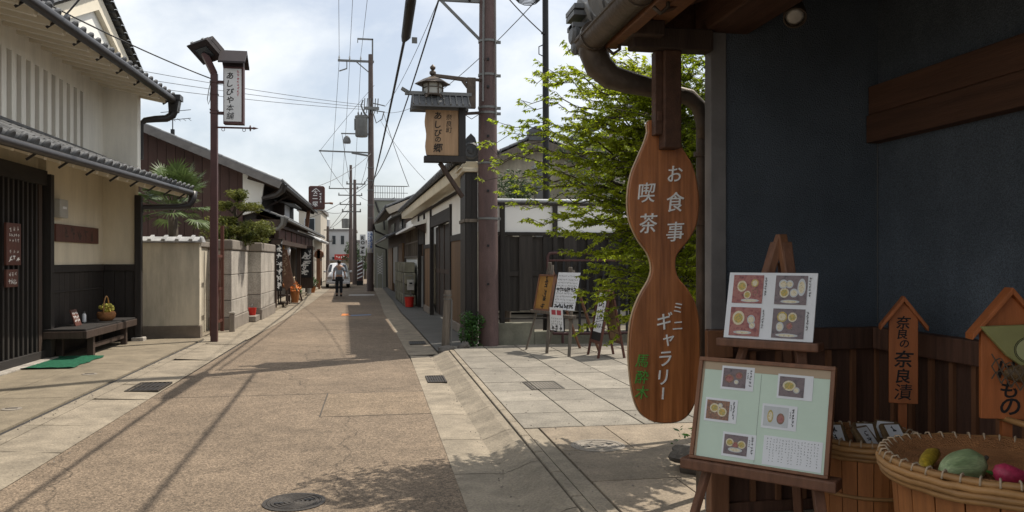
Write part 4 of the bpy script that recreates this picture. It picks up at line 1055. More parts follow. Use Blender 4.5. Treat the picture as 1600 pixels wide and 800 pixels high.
be = [(0, 1), (1, 2), (2, 3), (3, 4), (4, 5), (5, 6), (6, 7), (0, 8), (8, 9), (9, 10), (10, 11), (0, 12), (12, 13), (13, 14), (14, 15), (3, 16), (16, 17), (17, 18), (18, 19), (3, 20), (20, 21), (21, 22), (22, 23)]
br = [(.13, .10), (.13, .10), (.15, .11), (.12, .09), .055, .075, .088, .06, .085, .06, .042, .04, .085, .06, .042, .04, .055, .04, .03, .035, .055, .04, .03, .035]
build_body = skin('body', bv, be, br, 'skin', t)
sv = [(0, .0, .93), (0, .0, 1.08), (0, .01, 1.26), (0, .01, 1.38), (-.18, .01, 1.33), (-.235, -.015, 1.14), (.18, .01, 1.33), (.24, .0, 1.14)]
skin('shirt', sv, [(0, 1), (1, 2), (2, 3), (3, 4), (4, 5), (3, 6), (6, 7)], [(.155, .115), (.15, .115), (.172, .125), (.13, .10), .075, .06, .075, .06], 'shirt', t)
tv = [(0, 0, .97), (0, 0, .86), (-.09, 0, .80), (-.10, .05, .46), (-.10, -.01, .12), (.09, 0, .80), (.09, .03, .46), (.09, -.09, .13)]
skin('trousers', tv, [(0, 1), (1, 2), (2, 3), (3, 4), (1, 5), (5, 6), (6, 7)], [(.14, .11), (.15, .12), .10, .078, .065, .10, .078, .065], 'trousers', t)
q = MB(); q.ball((0, .025, 1.585), .10, 14, 10, (.88, 1.0, 1.0)); build('hair', q, 'hair', t, smooth=True)
for sx in (-1, 1):
    q = MB(); q.ball((sx * .098, .03, 1.55), .03, 8, 6, (.5, .8, 1.1)); build('ear', q, 'skin', t, smooth=True)
for x, y in ((-.10, .04), (.09, -.04)):
    q = MB(); q.ball((x, y, .05), .06, 10, 6, (.8, 2.2, .8)); build('shoe', q, 'black', t, smooth=True)

# ================================================================ POLES AND WIRES
def insul(mb, p, h=.16): mb.lathe([(.03, 0), (.05, .03), (.03, .06), (.05, .09), (.025, h)], p, 8)
t = thing('utility_pole', 'tall slender brown utility pole with grey transformer down the street', 'utility pole', (-.26, 43.6, 0))
px = -.22
build('shaft', MB().tube([(px, 43.6, 0), (px + .04, 43.6, 6), (px + .02, 43.6, 12.7)], [.19, .165, .12], 16), 'pole_far', t, smooth='auto')
q = MB(); q.bar((-1.92, 43.6, 12.32), (-.02, 43.6, 12.32), .09, .11); q.bar((-.95, 43.6, 12.28), (-.3, 43.6, 11.75), .05, .05)
q.box(-.14, -.06, 43.55, 43.62, 12.2, 13.55); q.box(-.90, -.06, 43.55, 43.62, 13.47, 13.55); q.box(-.90, -.86, 43.55, 43.62, 13.30, 13.47)
q.bar((-1.45, 43.6, 12.3), (-1.45, 43.6, 11.9), .05, .05); q.bar((-1.45, 43.6, 11.9), (-1.85, 43.6, 11.75), .05, .06)
build('crossarm', q, 'metal_grey', t)
for x in (-1.85, -1.3, -.72): q = MB(); insul(q, (x, 43.6, 12.37), .22); build('insulator', q, 'metal_light', t)
q = MB(); q.bar((-2.9, 43.55, 7.47), (-.2, 43.55, 7.42), .08, .07); q.bar((-1.2, 43.55, 7.40), (-.25, 43.55, 7.25), .06, .10); q.bar((-1.75, 43.55, 8.42), (-.2, 43.55, 8.42), .06, .06); q.bar((-.2, 43.5, 10.1), (.55, 43.5, 9.95), .05, .05); q.bar((-.2, 43.5, 9.7), (.55, 43.5, 9.62), .05, .05)
for k in range(6): q.bar((-.55 + k * .14, 43.35, 9.5), (-.5 + k * .14, 43.35, 10.3), .05, .05)
q.box(-.55, .25, 43.3, 43.45, 9.7, 9.85); q.tube([(-.6, 43.4, 10.2), (-.7, 43.3, 9.9), (-.55, 43.3, 9.5), (-.3, 43.4, 9.3)], .04, 6); q.tube([(.5, 43.4, 9.6), (.4, 43.3, 9.2), (.1, 43.4, 9.0), (-.05, 43.4, 9.5)], .03, 6)
build('bracket', q, 'metal_grey', t)
q = MB(); q.lathe([(.30, 0), (.33, .05), (.33, 1.0), (.35, 1.0), (.35, 1.1), (.2, 1.16), (.001, 1.18)], (-.68, 43.45, 8.25), 18)
for x in (-.85, -.68, -.5): insul(q, (x, 43.45, 9.38), .2)
q.box(-1.06, -.98, 43.35, 43.5, 8.6, 9.2); build('transformer', q, 'metal_grey', t, smooth='auto')
q = MB(); q.lathe([(.05, .4), (.16, .3), (.22, .12), (.20, 0), (.001, 0)], (-1.45, 43.55, 7.9), 12); build('lamp', q, 'metal_grey', t, smooth='auto')
q = MB(); q.lathe([(.185, 2.05), (.185, 3.2)], (px + .01, 43.6, 0), 18); ad = build('advert_band', q, 'paper', t, smooth=True)
q = MB(); af = lambda u, v, w: (px + .01 + (.19 + w) * math.sin(u / .19), 43.6 - (.19 + w) * math.cos(u / .19), v); r2 = random.Random(71)
for k in range(5): scrib(q, .04, 3.05 - k * .17, .17, af, r2, .003, 7)
for k in range(6): scrib(q, -.10, 3.08 - k * .13, .09, af, r2, .003, 5)
q.add([af(-.12, 2.08, .004), af(.12, 2.08, .004), af(.12, 2.24, .004), af(-.12, 2.24, .004)], [(0, 1, 2, 3)])
build('lettering', q, 'paper_blue', ad)
q = MB(); q.lathe([(.18, .9), (.18, 1.2)], (px + .005, 43.6, 0), 16); build('notice', q, 'wall_tan', t, smooth=True)
for z in (3.9, 4.6, 5.4, 5.9, 6.6): build('band', MB().lathe([(.182, z), (.182, z + .05)], (px + .03, 43.6, 0), 14), 'metal_grey', t)

def far_pole(x, y, h, arms, label, tr=None):
    t = thing('utility_pole', label, 'utility pole', (x, y, 0))
    build('shaft', MB().tube([(x, y, 0), (x, y, h)], [.17, .10], 12), 'pole_far', t, smooth='auto')
    q = MB()
    for x0, x1, z in arms: q = MB(); q.bar((x0, y - .05, z), (x1, y - .05, z), .08, .08); insul(q, (x0 + .05, y - .05, z + .03)); insul(q, (x1 - .05, y - .05, z + .03)); build('crossarm', q, 'metal_grey', t)
    if tr: build('transformer', MB().lathe([(.28, 0), (.3, .7), (.001, .75)], (tr[0], y - .1, tr[1]), 14), 'metal_grey', t, smooth='auto')
far_pole(-1.77, 62, 8.9, [(-3.4, -1.2, 7.1), (-2.6, -1.0, 5.9), (-2.7, -.9, 6.6)], 'thin utility pole with two crossarms behind the tall one', (-2.15, 4.1))
far_pole(-1.33, 56, 7.2, [(-2.2, -.9, 5.0), (-1.9, -.6, 6.9)], 'shorter reddish utility pole between the tall pole and the far tree')
far_pole(-3.7, 66, 4.4, [(-4.4, -3.2, 4.1), (-4.2, -3.3, 3.2)], 'low dark utility pole on the far left beyond the car')

# ---- big brown pole at the forecourt with the hanging shop sign
PP = (2.08, 14.62)
t = thing('utility_pole', 'thick purplish brown utility pole with steel bands at the paving corner', 'utility pole', (PP[0], PP[1], 0))
build('shaft', MB().tube([(PP[0], PP[1], 0), (PP[0] - .02, PP[1], 3), (PP[0] - .02, PP[1], 6.5), (PP[0] - .02, PP[1], 12.8)], [.185, .178, .155, .11], 28), 'pole_brown', t, smooth='auto')
q = MB()
for z, r in ((5.68, .170), (5.06, .173), (4.46, .176), (4.36, .176), (3.44, .182), (2.42, .186)):
    q = MB(); q.lathe([(r, z - .02), (r + .006, z - .02), (r + .006, z + .02), (r, z + .02)], (PP[0] - .02, PP[1], 0), 28); q.box(PP[0] + .14, PP[0] + .22, PP[1] - .03, PP[1] + .01, z - .025, z + .025)
    build('band', q, 'metal_grey', t)
q = MB(); q.bar((1.15, 14.62, 6.42), (2.0, 14.62, 6.42), .06, .06); q.bar((1.2, 14.62, 6.40), (1.93, 14.62, 5.70), .045, .045); build('bracket', q, 'metal_grey', t)
q = MB(); q.bar((-.75, 14.62, 12.3), (2.3, 14.62, 12.3), .09, .1); build('crossarm', q, 'metal_grey', t)
for x in (-.67, -.1, .5): q = MB(); insul(q, (x, 14.62, 12.35), .2); build('insulator', q, 'metal_light', t)
build('conduit', MB().tube([(1.97, 14.46, 8), (1.95, 14.45, 4.55)], .018, 6), 'metal_grey', t); build('conduit', MB().tube([(2.17, 14.5, 8), (2.19, 14.47, 4.2)], .012, 6), 'metal_grey', t)
each('step_socket', [(PP[0] - .06, PP[0] - .02, PP[1] - .20, PP[1] - .16, z, z + .04) for z in (1.2, 1.9, 2.9, 3.9, 4.8, 5.3)], 'black', t)

t = thing('street_lantern', 'grey copper lantern on a scrolled arm above the hanging signboard', 'lantern', (1.05, 14.5, 4.65))
lc = (1.04, 14.5, 4.62)
q = MB(); q.box(1.66, 1.82, 14.45, 14.55, 4.42, 4.98); q.bar((1.80, 14.5, 4.95), (1.95, 14.55, 4.95), .05, .05)
q.bar((1.68, 14.5, 4.94), (1.02, 14.5, 5.0), .06, .075, w2=.06, h2=.06); q.bar((1.68, 14.5, 4.80), (1.58, 14.5, 4.93), .05, .06); build('arm', q, 'gutter_bronze', t, bevel=.01)
q = MB(); q.lathe([(.33, .215), (.30, .235), (.17, .31), (.08, .345), (.05, .36)], lc, 6); q.lathe([(.02, .36), (.06, .40), (.06, .44), (.025, .47), (.05, .50), (.05, .53), (.001, .58)], lc, 10); build('cap', q, 'gutter_bronze', t)
q = MB(); q.lathe([(.17, .02), (.175, .22)], lc, 6); build('glass', q, 'frosted', t)
q = MB()
for k in range(6):
    a = math.pi * 2 * k / 6; p = Vector((lc[0] + .178 * math.cos(a), lc[1] + .178 * math.sin(a), 0)); q.box(p.x - .014, p.x + .014, p.y - .014, p.y + .014, lc[2], lc[2] + .22)
q.lathe([(.20, 0), (.20, .03), (.17, .03)], lc, 6); q.lathe([(.188, .14), (.188, .155)], lc, 6)
for k in range(6):
    a = math.pi * 2 * k / 6; q.tube([(lc[0] + .12 * math.cos(a), lc[1] + .12 * math.sin(a), lc[2]), (lc[0] + .24 * math.cos(a), lc[1] + .24 * math.sin(a), lc[2] - .02), (lc[0] + .27 * math.cos(a), lc[1] + .27 * math.sin(a), lc[2] - .07)], .018, 5)
build('cage', q, 'gutter_bronze', t)
t = thing('hanging_signboard', 'tall wooden signboard with black brush lettering under a ribbed metal roof beside the big pole', 'sign', (1.25, 14.5, 3.4))
q = MB(); pts = []; r2 = random.Random(81)
for i in range(13): pts.append((.895 + .02 * i / 12 + .012 * math.sin(i * 1.1), 4.46 - (4.46 - 3.545) * i / 12))
pts += [(1.50, 3.545), (1.50, 4.46)]
bd = build('board', q.prism(pts, lambda u, v, w: (u, 14.43 + w, v), 0, .05), 'wood_sign', t, bevel=.006)
bf = lambda u, v, w: (u, 14.429 - w, v)
q = MB()
for ch, v, s in zip('あしびの郷', (4.26, 4.10, 3.95, 3.83, 3.68), (.15, .15, .14, .12, .17)): put(q, ch, 1.13, v, s, bf, .003, .015, slant=.1)
for ch, v in zip('奈良町', (4.24, 4.12, 4.00)): put(q, ch, 1.33, v, .115, bf, .003, .0, slant=.1)
build('lettering', q, 'ink', bd)
q = MB(); q.box(1.505, 1.63, 14.40, 14.56, 3.45, 4.50); q.box(.88, 1.63, 14.38, 14.58, 3.42, 3.53); q.box(.93, 1.5, 14.49, 14.52, 3.53, 4.46); build('frame', q, 'wood_black', t, bevel=.006)
build('brace', MB().bar((1.17, 14.52, 3.42), (1.60, 14.70, 2.82), .06, .07), 'wood_dark', t)
q = MB(); q.bar((1.60, 14.5, 4.32), (1.95, 14.55, 4.36), .05, .05); q.tube([(1.62, 14.47, 4.3), (1.74, 14.45, 4.22), (1.86, 14.47, 4.3)], .008, 5); build('brace', q, 'wood_dark', t, bevel=.004)
q = MB()
for sg in (-1, 1):
    q.add([(.66, 14.48, 4.64), (1.68, 14.48, 4.64), (1.70, 14.48 + sg * .30, 4.40), (.64, 14.48 + sg * .30, 4.40)], [(0, 1, 2, 3)])
    q.add([(.66, 14.48, 4.62), (1.68, 14.48, 4.62), (1.70, 14.48 + sg * .30, 4.375), (.64, 14.48 + sg * .30, 4.375)], [(0, 1, 2, 3)])
    q.add([(.64, 14.48 + sg * .30, 4.40), (1.70, 14.48 + sg * .30, 4.40), (1.70, 14.48 + sg * .30, 4.375), (.64, 14.48 + sg * .30, 4.375)], [(0, 1, 2, 3)])
q.box(.66, 1.68, 14.42, 14.54, 4.36, 4.60)
rf = build('roof', q, 'tile', t)
q = MB()
for k in range(10):
    x = lerp(.68, 1.67, k / 9)
    for sg in (-1, 1): q.bar((x, 14.48, 4.655), (x, 14.48 + sg * .30, 4.415), .022, .03)
q.box(.54, 1.74, 14.43, 14.53, 4.63, 4.69); q.bar((.62, 14.48, 4.66), (.48, 14.48, 4.74), .10, .05)
build('rib', q, 'metal_grey', rf)

# black slim pole behind the fence
t = thing('slim_pole', 'slim black pole rising behind the wooden fence through the maple', 'pole', (3.47, 16, 0))
build('shaft', MB().tube([(3.47, 16, 0), (3.44, 16, 8.2)], [.075, .06], 12), 'black', t, smooth='auto')
q = MB(); q.tube([(3.40, 15.95, 6.05), (3.30, 15.95, 6.0), (3.30, 15.95, 5.85), (3.41, 15.95, 5.8)], .012, 5); q.bar((3.35, 15.95, 6.28), (3.42, 15.95, 6.28), .05, .04)
for k in range(4): q.tube([(3.05 + .28 * math.cos(a) , 15.9, 7.02 + (.12 + .03 * k) * math.sin(a)) for a in [6.28 * i / 14 for i in range(15)]], .010, 5, False)
build('cable_coil', q, 'wire', t)

# ---- wires
def wire(p, q_, sag, r, label, m='wire_thin', grp='overhead wires', n=20):
    p, q_ = Vector(p), Vector(q_); mb = MB()
    mb.tube([p.lerp(q_, i / n) - Vector((0, 0, sag * 4 * (i / n) * (1 - i / n))) for i in range(n + 1)], r, 5)
    return single('overhead_wire', mb, m, label, 'wire', p.lerp(q_, .5), grp)
A = [(-1.85, 43.6, 12.6), (-1.3, 43.6, 12.6), (-.72, 43.6, 12.6)]; B = [(-.67, 14.62, 12.55), (-.1, 14.62, 12.55), (.5, 14.62, 12.55)]
for k, nm in enumerate(('leftmost', 'middle', 'rightmost')): wire(A[k], B[k], .25, .011, nm + ' of the three high wires running from the crossarm over the street')
for k, nm in enumerate(('leftmost', 'middle', 'rightmost')): wire((A[k][0], 43.6, 12.3), (-3.3 + k * .9, 62, 7.3), .3, .012, nm + ' of three wires falling from the crossarm to the thin far pole')
m = wire((-.12, 43.45, 5.6), (.95, -6, 6.0),   .35, .027, 'thick black twisted cable hanging over the middle of the road', 'wire', n=40)
t = thing('cable_splice', 'black splice box on the thick twisted cable', 'splice box', (.55, 13.0, 5.5))
f = (43.45 - 13.0) / 49.45; c = Vector((-.12, 43.45, 5.6)).lerp(Vector((.95, -6, 6.0)), f) - Vector((0, 0, .35 * 4 * f * (1 - f)))
build('sleeve', MB().tube([c + Vector((-.03, 1.2, 0)), c + Vector((0, .9, .01)), c + Vector((.0, -.9, .03)), c + Vector((.02, -1.3, .03))], [.037, .085, .085, .037], 10), 'black', t, smooth='auto')
build('tag', MB().box(c.x + .08, c.x + .17, c.y + .5, c.y + .52, c.z - .22, c.z - .12), 'metal_grey', t)
wire((1.72, 14.6, 6.42), (2.1, -14, 6.6), .45, .027, 'thickest cable, leaving the big brown pole over the forecourt and the cafe eave', 'wire', n=30)
wire((-.05, 43.45, 6.0), (1.17, 14.62, 6.45), .5, .018, 'black cable sagging from the tall far pole to the top of the big brown pole', 'wire')
wire((.55, 43.5, 9.9), (2.0, 14.62, 8.6), .5, .010, 'thin wire from the far transformer bracket to the big brown pole above the lantern')
wire((.55, 43.5, 9.6), (3.3, 15.95, 7.0), .7, .010, 'thin wire from the far transformer bracket to the slim black pole')
wire((.50, 43.5, 9.5), (1.5, 35.5, 4.9), .1, .016, 'slanting wire from the transformer pole down to the roof on the right', 'wire')
wire((.3, 43.4, 9.2), (1.9, 30.5, 4.7), .2, .010, 'thin wire from the transformer pole to the nearer roof on the right')
for k, nm in enumerate(('highest', 'middle', 'lowest')): wire((-9.5, 33, 9.1 - k * .32), (-.55, 43.4, 9.95 - k * .12), .10, .012, nm + ' of three level wires crossing from the left roofs to the transformer pole')
wire((-3.2, 16.8, 5.28), (-5.4, 10.5, 5.55), .10, .012, 'wire from the red lamp post back to the white house eave', 'wire')
wire((-6.5, 17.2, 6.15), (-.9, 5.5, 5.1), .35, .014, 'wire rising from behind the tiled eave over the road at the upper left', 'wire')
wire((3.38, 15.95, 6.28), (2.1, 14.62, 6.9), .05, .012, 'short drooping wire between the big brown pole and the slim black pole', 'wire')
wire((-.15, 43.5, 7.4), (-2.9, 38.1, 5.0), .25, .014, 'wire dropping from the transformer pole to the dark red projecting sign')
wire((-2.85, 43.55, 7.45), (-1.77, 62, 6.6), .2, .014, 'wire from the long lower arm to the thin far pole')
wire((-1.7, 43.55, 8.4), (-1.7, 62, 7.1), .3, .014, 'wire from the lamp arm to the crossarm of the thin far pole')
wire((-2.85, 43.5, 7.45), (.0, 43.3, 11.0), -.05, .010, 'straight stay rising from the tip of the long lower arm to the pole top')
wire((-.3, 43.6, 6.2), (-1.33, 56, 6.8), .35, .02, 'black cable from the transformer pole to the shorter reddish pole', 'wire')
wire((-1.33, 56, 6.4), (-3.7, 66, 4.1), .2, .018, 'wire from the shorter reddish pole to the low dark pole')
wire((-3.1, 40.5, 4.4), (-1.77, 62, 5.6), .4, .016, 'wire from the dark shop roof out to the thin far pole')
wire((-3.5, 44, 3.9), (-.3, 43.6, 5.8), .2, .014, 'wire from the shop eave end across to the transformer pole')
wire((-1.2, 62, 6.6), (1.2, 48, 5.4), .4, .016, 'wire crossing behind the transformer pole to the olive building')
wire((-5.5, 92, 5.2), (-1.3, 56, 5.6), .5, .02, 'low wire from the white block to the reddish pole')
wire((-.9, 56, 6.9), (-.1, 43.5, 8.3), .2, .014, 'wire between the reddish pole and the transformer on the tall pole')

# ================================================================ RIGHT: gate house (own frame, y along the street)
GA = R(2.0)
G = thing('gate_house', 'black and white gate house with plastered eave and wooden doors', 'house', (1.95, 15.6, 0), GA, None, True)
q = MB(); q.box(0, .2, .4, 3.52, 2.24, 3.22); q.box(0, .2, 8.2, 10.1, 2.14, 3.22); q.box(0, .2, 3.52, 8.2, 2.94, 3.22); q.box(0, .2, 10.1, 20.6, 2.9, 3.22); q.box(.02, .2, 12.2, 20.6, 0, 1.8)
q.box(.2, .40, 0.3, .5, 0, 3.2)
build('wall', q, 'plaster_white', G)
def planks(y0, y1, z0, z1, x, m, par, w=.2, nm='wood_panel'):
    q = MB(); y = y0
    while y < y1 - .01:
        y2 = min(y + w, y1); q.box(x, x + .05, y, y2 - .008, z0, z1); y = y2
    return build(nm, q, m, par)
planks(.5, 3.48, .25, 2.10, -.02, 'wood_panel', G); planks(8.25, 10.05, .25, 2.02, -.02, 'wood_panel', G)
q = MB(); q.box(-.04, .03, .4, 3.52, 2.10, 2.24); q.box(-.04, .03, 8.2, 10.1, 2.02, 2.14); q.box(-.05, .06, 3.50, 3.66, 0, 3.0); q.box(-.05, .06, 8.05, 8.22, 0, 3.2); q.box(-.05, .06, 10.08, 10.24, 0, 3.2); q.box(-.05, .06, 12.1, 12.26, 0, 3.2)
q.box(-.04, .05, 3.66, 8.05, 2.62, 2.94); q.box(-.03, .05, 10.24, 12.1, 2.2, 2.9); q.box(-.055, -.04, .3, 12, 3.14, 3.22)
build('beam', q, 'wood_black_x', G)
q = MB(); q.box(-.05, .1, .4, 3.5, .05, .25); q.box(-.05, .1, 8.22, 10.08, .05, .25); build('plinth', q, 'stone_cap', G, bevel=.01)
q = MB()
for k in range(4): q.box(.12, .17, 3.67 + k * 1.095, 4.75 + k * 1.095, .12, 2.61)
d = build('door', q, 'wood_black', G)
q = MB()
for k in range(4): q.box(.10, .119, 3.75 + k * 1.095, 3.80 + k * 1.095, .12, 2.61)
q.box(.108, .118, 3.67, 8.05, 1.3, 1.42); build('batten', q, 'wood_dark', d)
q = MB(); q.box(.12, .17, 10.25, 11.15, .1, 2.2); q.box(.15, .2, 11.16, 12.1, .1, 2.2); build('side_door', q, 'wood_black', G)
q = MB(); q.box(.06, .1, 12.3, 20.5, 1.82, 2.9); wv = build('lattice_window', q, 'glass_dark', G)
q = MB()
for k in range(9): q.box(-.02, .055, 12.5 + k * .95, 12.62 + k * .95, 1.8, 2.9)
q.box(-.03, .06, 12.26, 20.6, 1.74, 1.82); q.box(-.02, .055, 12.26, 20.6, 2.3, 2.36); build('bars', q, 'wood_grey', wv)
q = MB(); q.prism([(-.42, 2.72), (-.42, 2.80), (.02, 2.98), (.02, 2.84)], lambda u, v, w: (u, w, v), 9.6, 18.5); build('window_hood', q, 'plaster_white', wv)
q = MB(); q.prism([(-.4, 2.72), (-.1, 2.84), (-.02, 2.5), (-.02, 2.84)], lambda u, v, w: (u, w, v), 9.64, 9.75); build('bracket', q, 'wood_dark', wv)
# plastered box eave and tiled roof
q = MB(); q.prism([(-.36, 3.26), (-.38, 3.50), (.05, 3.60), (.05, 3.30)], lambda u, v, w: (u, w, v), -.1, 15.6); build('eave', q, 'plaster_cream', G, bevel=.02)
rf = build('roof', tile_roof((-.44, -.1, 3.52), (-.44, 15.7, 3.52), (.25, -.1, 3.84), (.25, 15.7, 3.84), .28, .27, .06, .07).join(tile_roof((.44, -.1, 3.74), (.44, 15.7, 3.74), (.25, -.1, 3.84), (.25, 15.7, 3.84), .4, .3, .06, .07)), 'tile', G, smooth='auto')
q = MB(); q.box(.17, .33, -.15, 15.7, 3.8, 3.95); q.tube([(.25, -.15, 3.97), (.25, 15.7, 3.97)], .07, 8); build('ridge', q, 'tile', rf, smooth='auto')
# wing wall next to the big pole, with ornamental end tile
t = thing('wing_wall', 'black boarded wing wall with tiled cap and ornamental end tile beside the big pole', 'wall', (1.78, 15.1, 0))
q = MB()
for k in range(5): q.box(1.655, 1.672, 14.74 + k * .17, 14.90 + k * .17, .3, 3.28)
for k in range(2): q.box(1.675 + k * .107, 1.776 + k * .107, 14.715, 14.735, .3, 3.28)
q.box(1.675, 1.885, 14.74, 15.6, .1, 3.28); build('boards', q, 'wood_black', t)
q = MB(); q.box(1.64, 1.89, 14.69, 14.713, 2.36, 2.42); q.box(1.63, 1.652, 14.69, 15.6, 2.36, 2.42); build('rail', q, 'wood_grey', t)
q = MB(); q.box(1.60, 1.90, 14.66, 15.66, 3.285, 3.36); q.prism([(1.56, 3.36), (2.0, 3.36), (1.90, 3.50), (1.66, 3.50)], lambda u, v, w: (u, w, v), 14.82, 15.7); build('cap', q, 'plaster_cream', t, bevel=.015)
q = MB(); q.lathe([(.155, -.06), (.17, 0), (.13, .03), (.115, .01), (.06, .01), (.055, .04), (.001, .05)], (1.775, 14.86, 3.70), 20, Matrix.Rotation(R(90), 3, 'X')); q.prism([(1.58, 3.51), (1.97, 3.51), (1.95, 3.66), (1.86, 3.95), (1.78, 4.03), (1.70, 3.95), (1.6, 3.66)], lambda u, v, w: (u, w, v), 14.88, 15.0)
q.tube([(1.78, 14.9, 3.62), (1.78, 15.7, 3.62)], .13, 8); build('end_tile', q, 'tile', t, smooth='auto')

t = thing('wooden_stake', 'old weathered wooden stake standing before the gate house', 'stake', (1.25, 14.3, .03))
q = MB(); q.tube([(1.25, 14.3, .05), (1.27, 14.3, .6), (1.30, 14.31, 1.12)], [.075, .07, .062], 9); build('stake', q, 'wood_grey', t)
q = MB(); q.tube([(1.345, 14.24, .08), (1.36, 14.25, .95)], .015, 5)
for z in (.95, 1.02): q.lathe([(.075, z), (.078, z + .02)], (1.29, 14.31, 0), 10)
build('tied_rod', q, 'metal_grey', t)
def rock(c, s, seed):
    q = MB(); q.ball((0, 0, 0), 1, 16, 12); r = random.Random(seed); pl = [(Vector((r.gauss(0, 1), r.gauss(0, 1), r.gauss(0, .8))).normalized(), r.uniform(.5, .85)) for _ in range(18)]
    for i, d in enumerate(q.v):
        k = 1.0
        for w_, o_ in pl:
            if d.dot(w_) > o_: k = min(k, o_ / d.dot(w_))
        k *= r.uniform(.96, 1.03); q.v[i] = Vector(c) + Vector((d.x * s[0], d.y * s[1], d.z * s[2])) * k
    return q
single('boulder', rock((1.27, 14.14, .08), (.24, .14, .10), 5), 'stone', 'flat grey stone at the foot of the weathered stake', 'stone', (1.27, 14.14, .03))
single('boulder', rock((1.58, 14.25, .10), (.17, .14, .12), 6), 'stone', 'mossy grey stone between the stake and the green shrub', 'stone', (1.58, 14.25, .05))
t = thing('shrub', 'low bright green shrub growing at the foot of the big brown pole', 'shrub', (1.75, 14.45, .05))
q = MB(); rg = random.Random(91)
for k in range(7):
    a = rg.uniform(0, 6.28); q.tube([(1.75, 14.45, .03), (1.75 + .16 * math.cos(a), 14.45 + .14 * math.sin(a), .4)], [.012, .005], 4)
build('stem', q, 'bark', t)
q = MB()
for k in range(16): leaves(q, (1.76 + rg.uniform(-.18, .16), 14.42 + rg.uniform(-.12, .16), .12 + rg.uniform(0, .52) ** 1.0), .13, 55, .035, rg, .9)
build('foliage', q, 'leaf_shrub', t, normals=False)

# stone wall, meter and bucket further on
t = thing('stone_block_wall', 'mossy grey stone block wall before the lattice window', 'wall', (1.25, 31, 0))
q = MB()
for k in range(4):
    for j in range(6):
        y = 28.2 + j * 1.05 + (.5 if k % 2 else 0); q.box(1.05 - (j * .035), 1.42 - j * .03, y, y + 1.035, .06 + k * .385, .43 + k * .385)
build('blocks', q, 'stone_mossy', t, bevel=.02)
t = thing('gas_meter', 'pale grey gas meter on pipes in front of the stone wall', 'gas meter', (1.2, 27.9, .05))
q = MB(); q.box(1.12, 1.36, 27.85, 28.02, .62, .98); q.box(1.16, 1.32, 27.83, 27.85, .78, .92); build('case', q, 'skin_meter', t, bevel=.03)
q = MB(); q.tube([(1.0, 27.95, .08), (1.0, 27.95, 1.12), (1.3, 27.95, 1.12), (1.3, 27.95, .98)], .022, 6); q.tube([(1.24, 27.95, .08), (1.24, 27.95, .62)], .022, 6); build('pipe', q, 'metal_grey', t)
build('dial', MB().box(1.19, 1.29, 27.825, 27.829, .83, .89), 'black', t)
t = thing('bucket', 'red plastic bucket under the gas meter', 'bucket', (1.18, 27.6, .06))
build('body', MB().lathe([(.13, 0), (.17, .34), (.18, .34), (.16, .34), (.12, .02), (.001, .02)], (1.18, 27.6, .062), 18), 'red_plastic', t, smooth='auto')
q = MB(); q.tube([(1.18 + .17 * math.cos(a), 27.6, .40 + .1 * math.sin(a)) for a in [math.pi * i / 8 for i in range(9)]], .007, 5); build('handle', q, 'metal_grey', t)

# dark tiled houses beyond
D = thing('tiled_house', 'dark two-storey tiled house with curved eaves beyond the gate house', 'house', (1.5, 38, 0), R(2), None, True)
q = MB(); q.box(-.35, 6, -4, 10, 0, 4.3); build('wall', q, 'wood_dark', D)
each('panel', [(-.45, -.36, -3.5, -1, .1, 2.4), (-.45, -.36, 4, 8, .1, 2.3)], 'wood_panel', D)
q = MB(); q.box(-.43, -.352, 0, 3.4, .5, 2.3); build('shutter', q, 'metal_grey', D)
rf = build('roof', tile_roof((-1.15, -4.4, 3.85), (-1.15, 10.4, 3.85), (2.6, -4.4, 5.45), (2.6, 10.4, 5.45), .32, .3, .07, .08), 'tile', D, smooth='auto')
q = MB(); q.box(2.4, 2.8, -4.5, 10.5, 5.4, 5.7); build('ridge', q, 'tile', rf)
q = MB(); q.prism([(-1.2, 3.80), (2.6, 5.40), (2.6, 5.12), (-1.05, 3.58)], lambda u, v, w: (u, w, v), -4.5, -4.35); q.poly((-1.1, -4.4, 3.78), (-1.1, 10.4, 3.78), (-.35, 10.4, 4.1), (-.35, -4.4, 4.1)); build('verge', q, 'wall_tan', rf)
lo = build('lower_eave', tile_roof((-1.05, -3.6, 2.66), (-1.05, 9.6, 2.66), (-.3, -3.6, 3.0), (-.3, 9.6, 3.0), .32, .3, .06, .07), 'tile', D, smooth='auto')
q = MB(); q.tube([(-1.2, -4.3, 3.80), (-1.2, 10.3, 3.78)], .06, 8); q.tube([(-1.1, 9.5, 2.64), (-1.08, 9.5, 2.5), (-.5, 9.4, 2.3), (-.45, 9.4, .1)], .05, 8); q.tube([(-1.2, 10.2, 3.75), (-1.1, 10.2, 3.4), (-.4, 10.2, 3.1)], .06, 8); q.tube([(-1.1, -3.6, 2.62), (-1.1, 9.6, 2.62)], .05, 8)
build('gutter', q, 'gutter_black', D, smooth='auto')
q = MB(); q.box(-.40, -.352, -2.5, -.8, 2.95, 3.5); q.box(-.40, -.352, 3, 6, 3.0, 3.55); w_ = build('upper_window', q, 'glass_dark', D)
q = MB(); q.prism([(-.9, 3.5), (-.9, 3.6), (-.35, 3.85), (-.35, 3.7)], lambda u, v, w: (u, w, v), -3.2, 0); build('hood', q, 'metal_light', w_)
t = thing('olive_building', 'olive grey clad building with a railed roof terrace behind the dark tiled house', 'building', (2, 48.5, 0))
q = MB(); zz = 0
while zz < 5.2: q.box(-.02, 6, 49.0, 58, zz, zz + .215); zz += .22
build('wall', q, 'wall_olive', t); build('slab', MB().box(-.12, 6, 48.9, 58, 5.28, 5.42), 'wall_far', t)
q = MB()
for k in range(14): q.box(-.08 + k * .14, -.055 + k * .14, 48.95, 48.975, 5.42, 6.12)
